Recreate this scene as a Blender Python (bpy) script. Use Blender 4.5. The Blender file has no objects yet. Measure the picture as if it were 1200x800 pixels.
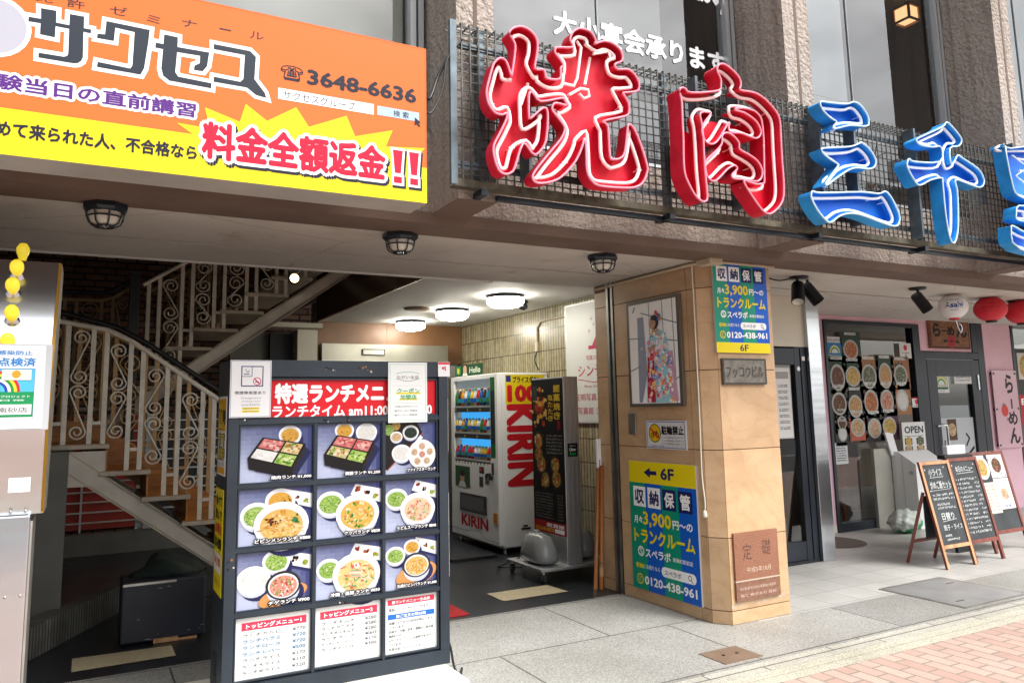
import bpy, bmesh, math, random
from mathutils import Vector, Matrix
from mathutils.geometry import tessellate_polygon
R_ = math.radians
SC = bpy.context.scene
COL = SC.collection

# ------------------------------------------------------------------ camera
CAM_P = Vector((0.0, 0.0, 1.5))
FOC, PPX, PPY = 906.8, 588.8, 354.4          # focal length and principal point, pixels of a 1200x800 frame
def _cam_rows(p, r, y):
    cx, sx, cy, sy, cz, sz = math.cos(p), math.sin(p), math.cos(y), math.sin(y), math.cos(r), math.sin(r)
    base = Matrix(((1, 0, 0), (0, 0, -1), (0, 1, 0)))
    Rz = Matrix(((cy, -sy, 0), (sy, cy, 0), (0, 0, 1)))
    Rx = Matrix(((1, 0, 0), (0, cx, -sx), (0, sx, cx)))
    Rr = Matrix(((cz, -sz, 0), (sz, cz, 0), (0, 0, 1)))
    return Rr @ Rx @ base @ Rz
CR = _cam_rows(-0.1348, -0.019, 0.4934)
cam_d = bpy.data.cameras.new('camera')
cam = bpy.data.objects.new('camera', cam_d)
COL.objects.link(cam)
cam.matrix_world = Matrix((
    (CR[0][0], -CR[1][0], -CR[2][0], CAM_P.x),
    (CR[0][1], -CR[1][1], -CR[2][1], CAM_P.y),
    (CR[0][2], -CR[1][2], -CR[2][2], CAM_P.z),
    (0, 0, 0, 1)))
cam_d.sensor_width = 36.0
cam_d.lens = FOC / 1200 * 36
cam_d.shift_x = (600 - PPX) / 1200
cam_d.shift_y = (PPY - 400) / 1200
cam_d.clip_start = 0.05
cam_d.clip_end = 1000
SC.camera = cam

# ------------------------------------------------------------------ light
SUN_EL, SUN_AZ = 52, 215       # a veiled sun behind the camera, to the right of the facade's normal
w = bpy.data.worlds.new('World'); SC.world = w; w.use_nodes = True
nt = w.node_tree; nt.nodes.clear()
sky = nt.nodes.new('ShaderNodeTexSky'); sky.sky_type = 'NISHITA'; sky.sun_disc = False
sky.sun_elevation = R_(SUN_EL); sky.sun_rotation = R_(150)
sky.air_density = 1.2; sky.dust_density = 4.0; sky.ozone_density = 1.0
hs = nt.nodes.new('ShaderNodeHueSaturation'); hs.inputs['Saturation'].default_value = 0.22
bg = nt.nodes.new('ShaderNodeBackground'); bg.inputs['Strength'].default_value = 0.15
out = nt.nodes.new('ShaderNodeOutputWorld')
# thin broken cloud over the sky
tcw = nt.nodes.new('ShaderNodeTexCoord'); mpw = nt.nodes.new('ShaderNodeMapping'); mpw.inputs['Scale'].default_value = (1, 1, 2.2)
nzw = nt.nodes.new('ShaderNodeTexNoise'); nzw.inputs['Scale'].default_value = 3.2; nzw.inputs['Detail'].default_value = 6
rpw = nt.nodes.new('ShaderNodeMapRange'); rpw.inputs['From Min'].default_value = .38; rpw.inputs['From Max'].default_value = .62; rpw.inputs['To Min'].default_value = .62; rpw.inputs['To Max'].default_value = 1.35
scw = nt.nodes.new('ShaderNodeVectorMath'); scw.operation = 'SCALE'
nt.links.new(tcw.outputs['Generated'], mpw.inputs[0]); nt.links.new(mpw.outputs[0], nzw.inputs['Vector']); nt.links.new(nzw.outputs['Fac'], rpw.inputs['Value'])
nt.links.new(sky.outputs[0], hs.inputs['Color']); nt.links.new(hs.outputs[0], scw.inputs[0]); nt.links.new(rpw.outputs[0], scw.inputs['Scale']); nt.links.new(scw.outputs[0], bg.inputs[0]); nt.links.new(bg.outputs[0], out.inputs[0])
sun_d = bpy.data.lights.new('sun', 'SUN'); sun_d.energy = 1.5; sun_d.angle = R_(25); sun_d.color = (1.0, 0.96, 0.9)
sun = bpy.data.objects.new('sun', sun_d); COL.objects.link(sun)
_sd = Vector((math.sin(R_(150)) * math.cos(R_(SUN_EL)), math.cos(R_(150)) * math.cos(R_(SUN_EL)), math.sin(R_(SUN_EL))))
sun.rotation_euler = _sd.to_track_quat('Z', 'Y').to_euler()
SC.view_settings.view_transform = 'Standard'; SC.view_settings.look = 'None'
SC.view_settings.exposure = 1.1; SC.view_settings.gamma = 1.0; SC.view_settings.use_curve_mapping = False
SC.cycles.use_denoising = True
SC.cycles.max_bounces = 7; SC.cycles.diffuse_bounces = 4; SC.cycles.glossy_bounces = 4; SC.cycles.transparent_max_bounces = 16
SC.cycles.caustics_reflective = False; SC.cycles.caustics_refractive = False
SC.cycles.sample_clamp_indirect = 6.0

# ------------------------------------------------------------------ geometry helpers
AX = {'X': 0, 'Y': 1, 'Z': 2}
def P(px, py, ax, val):
    """point of the real plane (axis = val) that the photo shows at this pixel"""
    d = CR.transposed() @ Vector(((px - PPX) / FOC, (py - PPY) / FOC, 1.0))
    i = AX[ax]; t = (val - CAM_P[i]) / d[i]
    return CAM_P + d * t
def G(px, py, z=0.0): return P(px, py, 'Z', z)

_txt = {}
def text_mesh(s, bold=0.0, res=2):
    k = (s, round(bold, 4), res)
    if k not in _txt:
        cu = bpy.data.curves.new('lettering', 'FONT'); cu.body = s; cu.offset = bold; cu.resolution_u = res
        o = bpy.data.objects.new('lettering', cu)
        m = o.to_mesh()
        vs = [(v.co.x, v.co.y) for v in m.vertices]; fs = [tuple(p.vertices) for p in m.polygons]
        o.to_mesh_clear(); bpy.data.objects.remove(o); bpy.data.curves.remove(cu)
        if vs:
            xs = [v[0] for v in vs]; ys = [v[1] for v in vs]
            _txt[k] = (vs, fs, (min(xs), min(ys), max(xs), max(ys)))
        else: _txt[k] = ([], [], (0, 0, 1, 1))
    return _txt[k]

def offset_poly(pts, d):
    """offset a closed 2D polygon by d along its right-hand normals (positive grows a polygon given clockwise in y-down coordinates)"""
    n = len(pts); res = []
    for i in range(n):
        a, b, c = Vector(pts[i - 1]), Vector(pts[i]), Vector(pts[(i + 1) % n])
        e1 = (b - a); e2 = (c - b)
        if e1.length < 1e-9 or e2.length < 1e-9: res.append(tuple(b)); continue
        e1.normalize(); e2.normalize()
        n1 = Vector((e1.y, -e1.x)); n2 = Vector((e2.y, -e2.x))
        m = n1 + n2
        if m.length < 1e-3: m = n1
        m.normalize(); k = 1 / max(0.55, m.dot(n1))
        res.append(tuple(b + m * (d * k)))
    return res
def smooth_poly(pts, n=3, closed=True):
    N = len(pts); out = []
    for i in range(N if closed else N - 1):
        g = (lambda j: Vector(pts[j % N])) if closed else (lambda j: Vector(pts[min(max(j, 0), N - 1)]))
        p0, p1, p2, p3 = g(i - 1), g(i), g(i + 1), g(i + 2)
        for k in range(n):
            t = k / n
            v = 0.5 * ((2 * p1) + (p2 - p0) * t + (2 * p0 - 5 * p1 + 4 * p2 - p3) * t * t + (3 * p1 - p0 - 3 * p2 + p3) * t ** 3)
            out.append(tuple(v))
    if not closed: out.append(tuple(pts[-1]))
    return out

class MB:
    def __init__(s, M=None):
        s.v = []; s.f = []; s.m = []; s.sm = []; s.mats = []; s.M = M
    def mi(s, mat):
        if mat not in s.mats: s.mats.append(mat)
        return s.mats.index(mat)
    def add(s, vs, fs, mat, smooth=False):
        b = len(s.v)
        s.v.extend((s.M @ Vector(p)) if s.M else Vector(p) for p in vs)
        i = s.mi(mat)
        for f in fs: s.f.append(tuple(b + k for k in f)); s.m.append(i); s.sm.append(smooth)
    def quad(s, a, b, c, d, mat): s.add([a, b, c, d], [(0, 1, 2, 3)], mat)
    def box(s, x0, x1, y0, y1, z0, z1, mat, bev=0.0):
        if bev:
            bm = bmesh.new(); bmesh.ops.create_cube(bm, size=1)
            for v in bm.verts: v.co = Vector((x0 + (v.co.x + .5) * (x1 - x0), y0 + (v.co.y + .5) * (y1 - y0), z0 + (v.co.z + .5) * (z1 - z0)))
            bmesh.ops.bevel(bm, geom=list(bm.edges), offset=bev, segments=2, affect='EDGES', profile=.6)
            s.add_bm(bm, mat, False); return
        vs = [(x, y, z) for z in (z0, z1) for y in (y0, y1) for x in (x0, x1)]
        s.add(vs, [(0, 2, 3, 1), (4, 5, 7, 6), (0, 1, 5, 4), (2, 6, 7, 3), (0, 4, 6, 2), (1, 3, 7, 5)], mat)
    def add_bm(s, bm, mat, smooth=True):
        bm.verts.index_update()
        s.add([v.co.copy() for v in bm.verts], [tuple(v.index for v in f.verts) for f in bm.faces], mat, smooth); bm.free()
    def prism(s, pts, mat, side=None, caps=(1, 1), fr=None, h0=0.0, h1=0.1):
        """pts 2D; fr(u,v,h)->3D"""
        n = len(pts); a = [fr(u, v, h0) for u, v in pts]; b = [fr(u, v, h1) for u, v in pts]
        tri = tessellate_polygon([[Vector((u, v, 0)) for u, v in pts]])
        if caps[0]: s.add(a, [tuple(t) for t in tri], mat)
        if caps[1]: s.add(b, [tuple(t) for t in tri], mat)
        s.add(a + b, [(i, (i + 1) % n, n + (i + 1) % n, n + i) for i in range(n)], side or mat)
    def tube(s, path, r, mat, n=8, closed=False, caps=True):
        path = [Vector(p) for p in path]; N = len(path)
        rr = r if isinstance(r, (list, tuple)) else [r] * N
        vs = []; up = None
        for i, p in enumerate(path):
            if closed: t = path[(i + 1) % N] - path[i - 1]
            else: t = path[min(i + 1, N - 1)] - path[max(i - 1, 0)]
            if t.length < 1e-9: t = Vector((0, 0, 1))
            t.normalize()
            if up is None:
                up = Vector((0, 0, 1)) if abs(t.z) < .9 else Vector((1, 0, 0))
            x = t.cross(up)
            if x.length < 1e-4: x = t.cross(Vector((0, 1, 0.3)))
            x.normalize(); y = x.cross(t).normalized(); up = y
            for k in range(n):
                a = 2 * math.pi * k / n
                vs.append(p + (x * math.cos(a) + y * math.sin(a)) * rr[i])
        fs = []
        for i in range(N if closed else N - 1):
            j = (i + 1) % N
            for k in range(n):
                k2 = (k + 1) % n; fs.append((i * n + k, j * n + k, j * n + k2, i * n + k2))
        if caps and not closed: fs += [tuple(range(n))[::-1], tuple((N - 1) * n + k for k in range(n))]
        s.add(vs, fs, mat, n > 4)
    def lathe(s, prof, c, mat, n=24, axis='Z', smooth=True, seg=None):
        """prof: (radius, height) list along the axis through c"""
        c = Vector(c); vs = []; fs = []
        for r, h in prof:
            for k in range(n):
                a = 2 * math.pi * k / n + (math.pi / n if n <= 8 else 0)
                q = (r * math.cos(a), r * math.sin(a), h)
                if axis == 'Y': q = (q[0], -q[2], q[1])
                if axis == 'X': q = (-q[2], q[1], q[0])
                vs.append(c + Vector(q))
        for i in range(len(prof) - 1):
            for k in range(n):
                k2 = (k + 1) % n; fs.append((i * n + k, i * n + k2, (i + 1) * n + k2, (i + 1) * n + k))
        s.add(vs, fs, mat, smooth)
        for i in (0, len(prof) - 1):
            if prof[i][0] > 1e-5:
                s.add(vs[i * n:(i + 1) * n], [tuple(range(n))], mat)
    def cyl(s, a, b, r, mat, n=12): s.tube([a, b], r, mat, n)
    def build(s, name, parent=None):
        me = bpy.data.meshes.new(name)
        if parent is None:
            xs = [p.x for p in s.v]; ys = [p.y for p in s.v]; zs = [p.z for p in s.v]
            o0 = Vector(((min(xs) + max(xs)) / 2, (min(ys) + max(ys)) / 2, min(zs)))
        else:
            o0 = Vector((0, 0, 0)); q = parent
            while q: o0 += q.location; q = q.parent
        me.from_pydata([p - o0 for p in s.v], [], s.f)
        for m in s.mats: me.materials.append(m)
        me.polygons.foreach_set('material_index', s.m); me.polygons.foreach_set('use_smooth', s.sm)
        me.update()
        o = bpy.data.objects.new(name, me); COL.objects.link(o)
        if parent is None: o.location = o0
        else: o.parent = parent
        return o

def tag(o, label, cat, group=None):
    o['label'] = label; o['category'] = cat
    if group: o['group'] = group
    return o
def thing(name, label, cat, loc=(0, 0, 0), group=None):
    o = bpy.data.objects.new(name, None); COL.objects.link(o); o.location = Vector(loc); o.empty_display_size = .1
    return tag(o, label, cat, group)
def struct(o, kind='structure'): o['kind'] = kind; return o

class Bd:
    """a flat board in space: top-left corner o, unit vectors U (right), V (down), N (out); drawing in fractions of W x H"""
    def __init__(s, mb, o, U, V, W, H, base=0.0, step=0.0008):
        s.mb = mb; s.o = Vector(o); s.U = Vector(U).normalized(); s.V = Vector(V).normalized(); s.N = s.V.cross(s.U).normalized()
        s.W = W; s.H = H; s.base = base; s.step = step
    @staticmethod
    def px(mb, ax, val, tl, tr, br, bl, base=0.0, step=0.0008):
        a, b, c, d = (P(q[0], q[1], ax, val) for q in (tl, tr, br, bl))
        if ax == 'Y':
            x0 = (a.x + d.x) / 2; x1 = (b.x + c.x) / 2; z1 = (a.z + b.z) / 2; z0 = (c.z + d.z) / 2
            return Bd(mb, (x0, val, z1), (1, 0, 0), (0, 0, -1), x1 - x0, z1 - z0, base, step)
        y0 = (a.y + d.y) / 2; y1 = (b.y + c.y) / 2; z1 = (a.z + b.z) / 2; z0 = (c.z + d.z) / 2
        return Bd(mb, (val, y0, z1), (0, -1, 0), (0, 0, -1), y0 - y1, z1 - z0, base, step)
    def sub(s, x0, y0, x1, y1, mb=None, dl=0):
        return Bd(mb or s.mb, s.pt(x0, y0, 0) - s.N * s.base, s.U, s.V, s.W * (x1 - x0), s.H * (y1 - y0), s.base + dl * s.step, s.step)
    def tick(s): s.mb.k = (getattr(s.mb, 'k', 0) + 1) % 120       # every drawn piece lies a hair above the one before
    def pt(s, u, v, L): return s.o + s.U * (u * s.W) + s.V * (v * s.H) + s.N * (s.base + L * s.step + getattr(s.mb, 'k', 0) * 3e-6)
    def at(s, u, v, n): return s.o + s.U * (u * s.W) + s.V * (v * s.H) + s.N * n
    def fr(s, px, py):
        d = CR.transposed() @ Vector(((px - PPX) / FOC, (py - PPY) / FOC, 1.0))
        t = (s.o - CAM_P).dot(s.N) / d.dot(s.N); q = CAM_P + d * t - s.o
        return (q.dot(s.U) / s.W, q.dot(s.V) / s.H)
    def slab(s, th, mat, x0=0, y0=0, x1=1, y1=1, n0=None):
        """solid sheet behind the drawing plane"""
        n1 = s.base; n0 = n1 - th if n0 is None else n0
        vs = [s.at(u, v, n) for n in (n0, n1) for v in (y1, y0) for u in (x0, x1)]
        s.mb.add(vs, [(0, 2, 3, 1), (4, 5, 7, 6), (0, 1, 5, 4), (2, 6, 7, 3), (0, 4, 6, 2), (1, 3, 7, 5)], mat)
    def poly(s, pts, mat, L=1):
        s.tick()
        if len(pts) <= 4: s.mb.add([s.pt(u, v, L) for u, v in pts], [tuple(range(len(pts)))[::-1]], mat); return
        tri = tessellate_polygon([[Vector((u * s.W, v * s.H, 0)) for u, v in pts]])
        s.mb.add([s.pt(u, v, L) for u, v in pts], [tuple(t) for t in tri], mat)
    def ppoly(s, pts, mat, L=1): s.poly([s.fr(*p) for p in pts], mat, L)
    def rect(s, x0, y0, x1, y1, mat, L=1): s.poly([(x0, y0), (x1, y0), (x1, y1), (x0, y1)], mat, L)
    def ell(s, cx, cy, rx, mat, L=1, ry=None, n=24, a0=0, a1=360, rot=0):
        s.tick()
        """rx in fractions of W; circle unless ry (fraction of H) is given"""
        ry = rx * s.W / s.H if ry is None else ry
        pts = []
        for k in range(n if a1 - a0 >= 360 else n + 1):
            a = R_(a0 + (a1 - a0) * k / n); x = math.cos(a) * rx * s.W; y = math.sin(a) * ry * s.H
            c, q = math.cos(R_(rot)), math.sin(R_(rot))
            pts.append((cx + (x * c - y * q) / s.W, cy + (x * q + y * c) / s.H))
        if a1 - a0 < 360: pts.append((cx, cy))
        s.mb.add([s.pt(u, v, L) for u, v in pts], [tuple(range(len(pts)))[::-1]] if a1 - a0 >= 360 else [(len(pts) - 1, k + 1, k) for k in range(len(pts) - 2)], mat)
    def ring(s, cx, cy, rx, w, mat, L=1, ry=None, n=28, a0=0, a1=360):
        s.tick()
        ry = rx * s.W / s.H if ry is None else ry; ww = w * s.W
        vs = []; N = n + 1
        for k in range(N):
            a = R_(a0 + (a1 - a0) * k / n)
            for f in (0, 1):
                vs.append(s.pt(cx + math.cos(a) * (rx * s.W - f * ww) / s.W, cy + math.sin(a) * (ry * s.H - f * ww) / s.H, L))
        s.mb.add(vs, [(2 * k, 2 * k + 1, 2 * k + 3, 2 * k + 2) for k in range(n)], mat)
    def frame(s, x0, y0, x1, y1, w, mat, L=1):
        wy = w * s.W / s.H
        s.rect(x0, y0, x1, y0 + wy, mat, L); s.rect(x0, y1 - wy, x1, y1, mat, L)
        s.rect(x0, y0 + wy, x0 + w, y1 - wy, mat, L); s.rect(x1 - w, y0 + wy, x1, y1 - wy, mat, L)
    def line(s, pts, w, mat, L=1):
        """polyline, w in metres"""
        q = [Vector((u * s.W, v * s.H)) for u, v in pts]
        for a, b in zip(q[:-1], q[1:]):
            d = b - a
            if d.length < 1e-6: continue
            s.tick(); d.normalize(); n = Vector((-d.y, d.x)) * w / 2; e = d * w * .3
            c = [a - e + n, b + e + n, b + e - n, a - e - n]
            s.mb.add([s.pt(p.x / s.W, p.y / s.H, L) for p in c], [(0, 1, 2, 3)], mat)
    def txt(s, t, x0, y0, x1, y1, mat, L=2, bold=0.0, fit=True, rot=0, res=2, pad=0.0):
        """letters fitted into the box; rot=90 turns them clockwise (reading downwards); pad grows the box (metres), for outlines"""
        vs, fs, (a, b, c, d) = text_mesh(t, 0.0, res)
        if not vs: return
        bold = max(bold, 0.0); a -= bold; b -= bold; c += bold; d += bold
        w = max(c - a, 1e-6); h = max(d - b, 1e-6)
        bw = (x1 - x0) * s.W; bh = (y1 - y0) * s.H; ox = x0 * s.W; oy = y0 * s.H
        n = 12 if pad else (8 if bold > .025 else 6 if bold > .004 else 0)
        sh = [(0, 0)] + [(math.cos(2 * math.pi * k / n), math.sin(2 * math.pi * k / n)) for k in range(n)]
        for dx, dy in sh:                              # strokes thickened by small shifts, so that dense characters stay open
            s.tick()
            if rot == 90: q = [(ox + bw * ((y + dy * bold - b) / h), oy + bh * ((x + dx * bold - a) / w)) for x, y in vs]
            else:
                sx, sy = bw / w, bh / h
                if not fit: sx = sy = min(sx, sy)
                q = [(ox + (x + dx * bold - a) * sx + dx * pad, oy + bh - (y + dy * bold - b) * sy - dy * pad) for x, y in vs]
            s.mb.add([s.pt(x / s.W, y / s.H, L) for x, y in q], fs, mat)
    def ptxt(s, t, tl, br, mat, L=2, **k):
        a = s.fr(*tl); b = s.fr(*br); s.txt(t, a[0], a[1], b[0], b[1], mat, L, **k)
    def vtxt(s, t, x0, y0, x1, y1, mat, L=2, bold=0.0, gap=.08):
        n = len(t); h = (y1 - y0) / n
        for i, ch in enumerate(t):
            if ch != ' ': s.txt(ch, x0, y0 + h * (i + gap), x1, y0 + h * (i + 1 - gap), mat, L, bold)
    def scribble(s, x0, y0, x1, y1, mat, L=2, seed=0, w=.006, words=5):
        """a line of handwriting too small to read"""
        r = random.Random(seed); x = x0; h = y1 - y0
        cw = h * s.H / s.W * .9
        while x < x1 - cw * .6:
            for _ in range(3):
                a = (x + cw * r.random() * .8, y0 + h * r.random()); b = (x + cw * r.random() * .8, y0 + h * r.random())
                s.line([a, b], w, mat, L)
            x += cw * (1.0 if r.random() > .12 else 1.8)
# ------------------------------------------------------------------ materials
def lin(h):
    h = h.lstrip('#'); c = [int(h[i:i + 2], 16) / 255 for i in (0, 2, 4)]
    return tuple(x / 12.92 if x <= .04045 else ((x + .055) / 1.055) ** 2.4 for x in c)
_mc = {}
def mat(name, rgb, rough=.6, metal=0., spec=.5, var=0., vs=4., bump=0., bs=60., emit=0., stretch=None, detail=4., coat=0., dist=.01):
    if name in _mc: return _mc[name]
    m = bpy.data.materials.new(name); m.use_nodes = True; n = m.node_tree; L = n.links
    b = n.nodes['Principled BSDF']
    if isinstance(rgb, str): rgb = lin(rgb)
    b.inputs['Base Color'].default_value = (*rgb, 1); b.inputs['Roughness'].default_value = rough
    b.inputs['Metallic'].default_value = metal; b.inputs['Specular IOR Level'].default_value = spec
    if coat: b.inputs['Coat Weight'].default_value = coat; b.inputs['Coat Roughness'].default_value = .08
    if emit: b.inputs['Emission Color'].default_value = (*rgb, 1); b.inputs['Emission Strength'].default_value = emit
    if var or bump:
        tc = n.nodes.new('ShaderNodeTexCoord'); mp = n.nodes.new('ShaderNodeMapping')
        if stretch: mp.inputs['Scale'].default_value = stretch
        L.new(tc.outputs['Object'], mp.inputs[0])
    if var:
        nz = n.nodes.new('ShaderNodeTexNoise'); nz.inputs['Scale'].default_value = vs; nz.inputs['Detail'].default_value = detail
        L.new(mp.outputs[0], nz.inputs['Vector'])
        mr = n.nodes.new('ShaderNodeMapRange'); mr.inputs['From Min'].default_value = .3; mr.inputs['From Max'].default_value = .7
        mr.inputs['To Min'].default_value = 1 - var; mr.inputs['To Max'].default_value = 1 + var
        L.new(nz.outputs['Fac'], mr.inputs['Value'])
        mx = n.nodes.new('ShaderNodeVectorMath'); mx.operation = 'SCALE'; mx.inputs[0].default_value = rgb
        L.new(mr.outputs[0], mx.inputs['Scale']); L.new(mx.outputs[0], b.inputs['Base Color'])
    if bump:
        nb = n.nodes.new('ShaderNodeTexNoise'); nb.inputs['Scale'].default_value = bs; nb.inputs['Detail'].default_value = 3
        L.new(mp.outputs[0], nb.inputs['Vector'])
        bp = n.nodes.new('ShaderNodeBump'); bp.inputs['Strength'].default_value = bump; bp.inputs['Distance'].default_value = dist
        L.new(nb.outputs['Fac'], bp.inputs['Height']); L.new(bp.outputs[0], b.inputs['Normal'])
    _mc[name] = m; return m
def C(h, rough=.45, k=.74):
    """printed or painted flat colour"""
    c = tuple(x * k for x in lin(h)); return mat('ink ' + h + (' %.2f' % k if k != .74 else ''), c, max(rough, .35), spec=.22)
def node_mat(name, rough=.6):
    m = bpy.data.materials.new(name); m.use_nodes = True
    return m, m.node_tree, m.node_tree.nodes['Principled BSDF'], m.node_tree.links
def coords(n, L, rot=(0, 0, 0), scale=(1, 1, 1), kind='Object'):
    tc = n.nodes.new('ShaderNodeTexCoord'); mp = n.nodes.new('ShaderNodeMapping')
    mp.inputs['Rotation'].default_value = rot; mp.inputs['Scale'].default_value = scale
    L.new(tc.outputs[kind], mp.inputs[0]); return mp.outputs[0]
def noise(n, L, vec, scale, detail=4, rough=.5):
    q = n.nodes.new('ShaderNodeTexNoise'); q.inputs['Scale'].default_value = scale; q.inputs['Detail'].default_value = detail; q.inputs['Roughness'].default_value = rough
    L.new(vec, q.inputs['Vector']); return q.outputs['Fac']
def ramp(n, L, fac, stops):
    r = n.nodes.new('ShaderNodeValToRGB'); L.new(fac, r.inputs[0]); e = r.color_ramp.elements
    while len(e) < len(stops): e.new(.5)
    for k, (p, c) in zip(e, stops): k.position = p; k.color = (*c, 1)
    return r.outputs[0]
def mixc(n, L, fac, a, b, mode='MIX'):
    x = n.nodes.new('ShaderNodeMix'); x.data_type = 'RGBA'; x.blend_type = mode
    if isinstance(fac, (int, float)): x.inputs[0].default_value = fac
    else: L.new(fac, x.inputs[0])
    for q, i in ((a, 6), (b, 7)):
        if isinstance(q, tuple): x.inputs[i].default_value = (*q, 1)
        else: L.new(q, x.inputs[i])
    return x.outputs[2]
def bumpn(n, L, h, b, strength=.3, dist=.01):
    q = n.nodes.new('ShaderNodeBump'); q.inputs['Strength'].default_value = strength; q.inputs['Distance'].default_value = dist
    L.new(h, q.inputs['Height']); L.new(q.outputs[0], b.inputs['Normal'])
def bricks(n, L, vec, w, h, mortar, c1, c2, cm, off=.5, bias=0.):
    q = n.nodes.new('ShaderNodeTexBrick'); q.offset = off; q.inputs['Scale'].default_value = 1
    q.inputs['Brick Width'].default_value = w; q.inputs['Row Height'].default_value = h; q.inputs['Mortar Size'].default_value = mortar
    q.inputs['Mortar Smooth'].default_value = .1; q.inputs['Bias'].default_value = bias
    for k, c in (('Color1', c1), ('Color2', c2), ('Mortar', cm)): q.inputs[k].default_value = (*c, 1)
    L.new(vec, q.inputs['Vector']); return q.outputs['Color'], q.outputs['Fac']

def stucco(name, rgb, strength=.9, scale=55.):
    m, n, b, L = node_mat(name); v = coords(n, L)
    f = noise(n, L, v, scale, 3, .55); g = noise(n, L, v, 2.2, 4)
    c = mixc(n, L, 1.0, ramp(n, L, f, [(.3, tuple(x * .88 for x in rgb)), (.7, tuple(x * 1.1 for x in rgb))]), ramp(n, L, g, [(.3, (.86, .86, .86)), (.7, (1.05, 1.05, 1.05))]), 'MULTIPLY')
    st = noise(n, L, coords(n, L, (0, 0, 0), (9, 9, .5)), 1.0, 5, .6)
    c = mixc(n, L, 1.0, c, ramp(n, L, st, [(.36, (.74, .72, .70)), (.52, (1, 1, 1))]), 'MULTIPLY')
    L.new(c, b.inputs['Base Color']); b.inputs['Roughness'].default_value = .8
    bumpn(n, L, f, b, strength, .035); return m
STUCCO = stucco('stucco', (.40, .34, .295), .85, 34.)
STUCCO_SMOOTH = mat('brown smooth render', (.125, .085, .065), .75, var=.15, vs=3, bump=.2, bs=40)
def plaster(name, rgb):
    m, n, b, L = node_mat(name); v = coords(n, L)
    g = noise(n, L, v, .9, 7, .6); h = noise(n, L, v, 60, 3); q = noise(n, L, v, 2.6, 6, .65)
    c = mixc(n, L, 1.0, ramp(n, L, g, [(.32, tuple(x * .84 for x in rgb)), (.68, tuple(x * 1.06 for x in rgb))]), ramp(n, L, q, [(.30, (.80, .74, .64)), (.42, (1, 1, 1))]), 'MULTIPLY')
    vo = n.nodes.new('ShaderNodeTexVoronoi'); vo.feature = 'DISTANCE_TO_EDGE'; vo.inputs['Scale'].default_value = .55
    wv = n.nodes.new('ShaderNodeVectorMath'); wv.operation = 'ADD'; nz = n.nodes.new('ShaderNodeTexNoise'); nz.inputs['Scale'].default_value = 3; L.new(v, nz.inputs['Vector']); L.new(v, wv.inputs[0])
    sc_ = n.nodes.new('ShaderNodeVectorMath'); sc_.operation = 'SCALE'; sc_.inputs['Scale'].default_value = .12; L.new(nz.outputs['Color'], sc_.inputs[0]); L.new(sc_.outputs[0], wv.inputs[1]); L.new(wv.outputs[0], vo.inputs['Vector'])
    c = mixc(n, L, 1.0, c, ramp(n, L, vo.outputs['Distance'], [(.0, (.66, .63, .58)), (.0022, (.72, .70, .66)), (.004, (1, 1, 1))]), 'MULTIPLY')
    L.new(c, b.inputs['Base Color']); b.inputs['Roughness'].default_value = .85; bumpn(n, L, h, b, .25, .01); return m
SOFFIT = plaster('soffit plaster', (.56, .55, .51))
CEIL = mat('ceiling paint', (.58, .57, .54), .7, var=.06, vs=1.2, bump=.1, bs=40)
def sandstone(name, k):
    m, n, b, L = node_mat(name); v = coords(n, L, (0.3, .5, .35), (1, 1, 1.7))
    f = noise(n, L, v, 3.0, 6, .6); v2 = coords(n, L); g = noise(n, L, v2, 1.3, 3)
    w = n.nodes.new('ShaderNodeTexWave'); w.inputs['Scale'].default_value = 1.6; w.inputs['Distortion'].default_value = 22; w.inputs['Detail'].default_value = 6
    L.new(v, w.inputs['Vector'])
    c = ramp(n, L, f, [(.25, tuple(x * k for x in (.42, .265, .14))), (.5, tuple(x * k for x in (.53, .35, .20))), (.8, tuple(x * k for x in (.61, .42, .255)))])
    c = mixc(n, L, .14, c, ramp(n, L, w.outputs['Fac'], [(.0, (.36, .20, .09)), (.12, (.6, .39, .2)), (1, (.64, .42, .23))]))
    c = mixc(n, L, 1.0, c, ramp(n, L, g, [(.3, (.9, .9, .9)), (.7, (1.06, 1.06, 1.06))]), 'MULTIPLY')
    L.new(c, b.inputs['Base Color']); b.inputs['Roughness'].default_value = .42
    bumpn(n, L, f, b, .12, .01); return m
SAND = sandstone('sandstone tile', 1.0); SANDS = [SAND, sandstone('sandstone tile darker', .86), sandstone('sandstone tile lighter', 1.08)]
SAND_DK = mat('stone joint', (.16, .09, .05), .9)
BROWNPANEL = mat('brown stone panel', (.19, .092, .04), .4, var=.2, vs=3)
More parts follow.
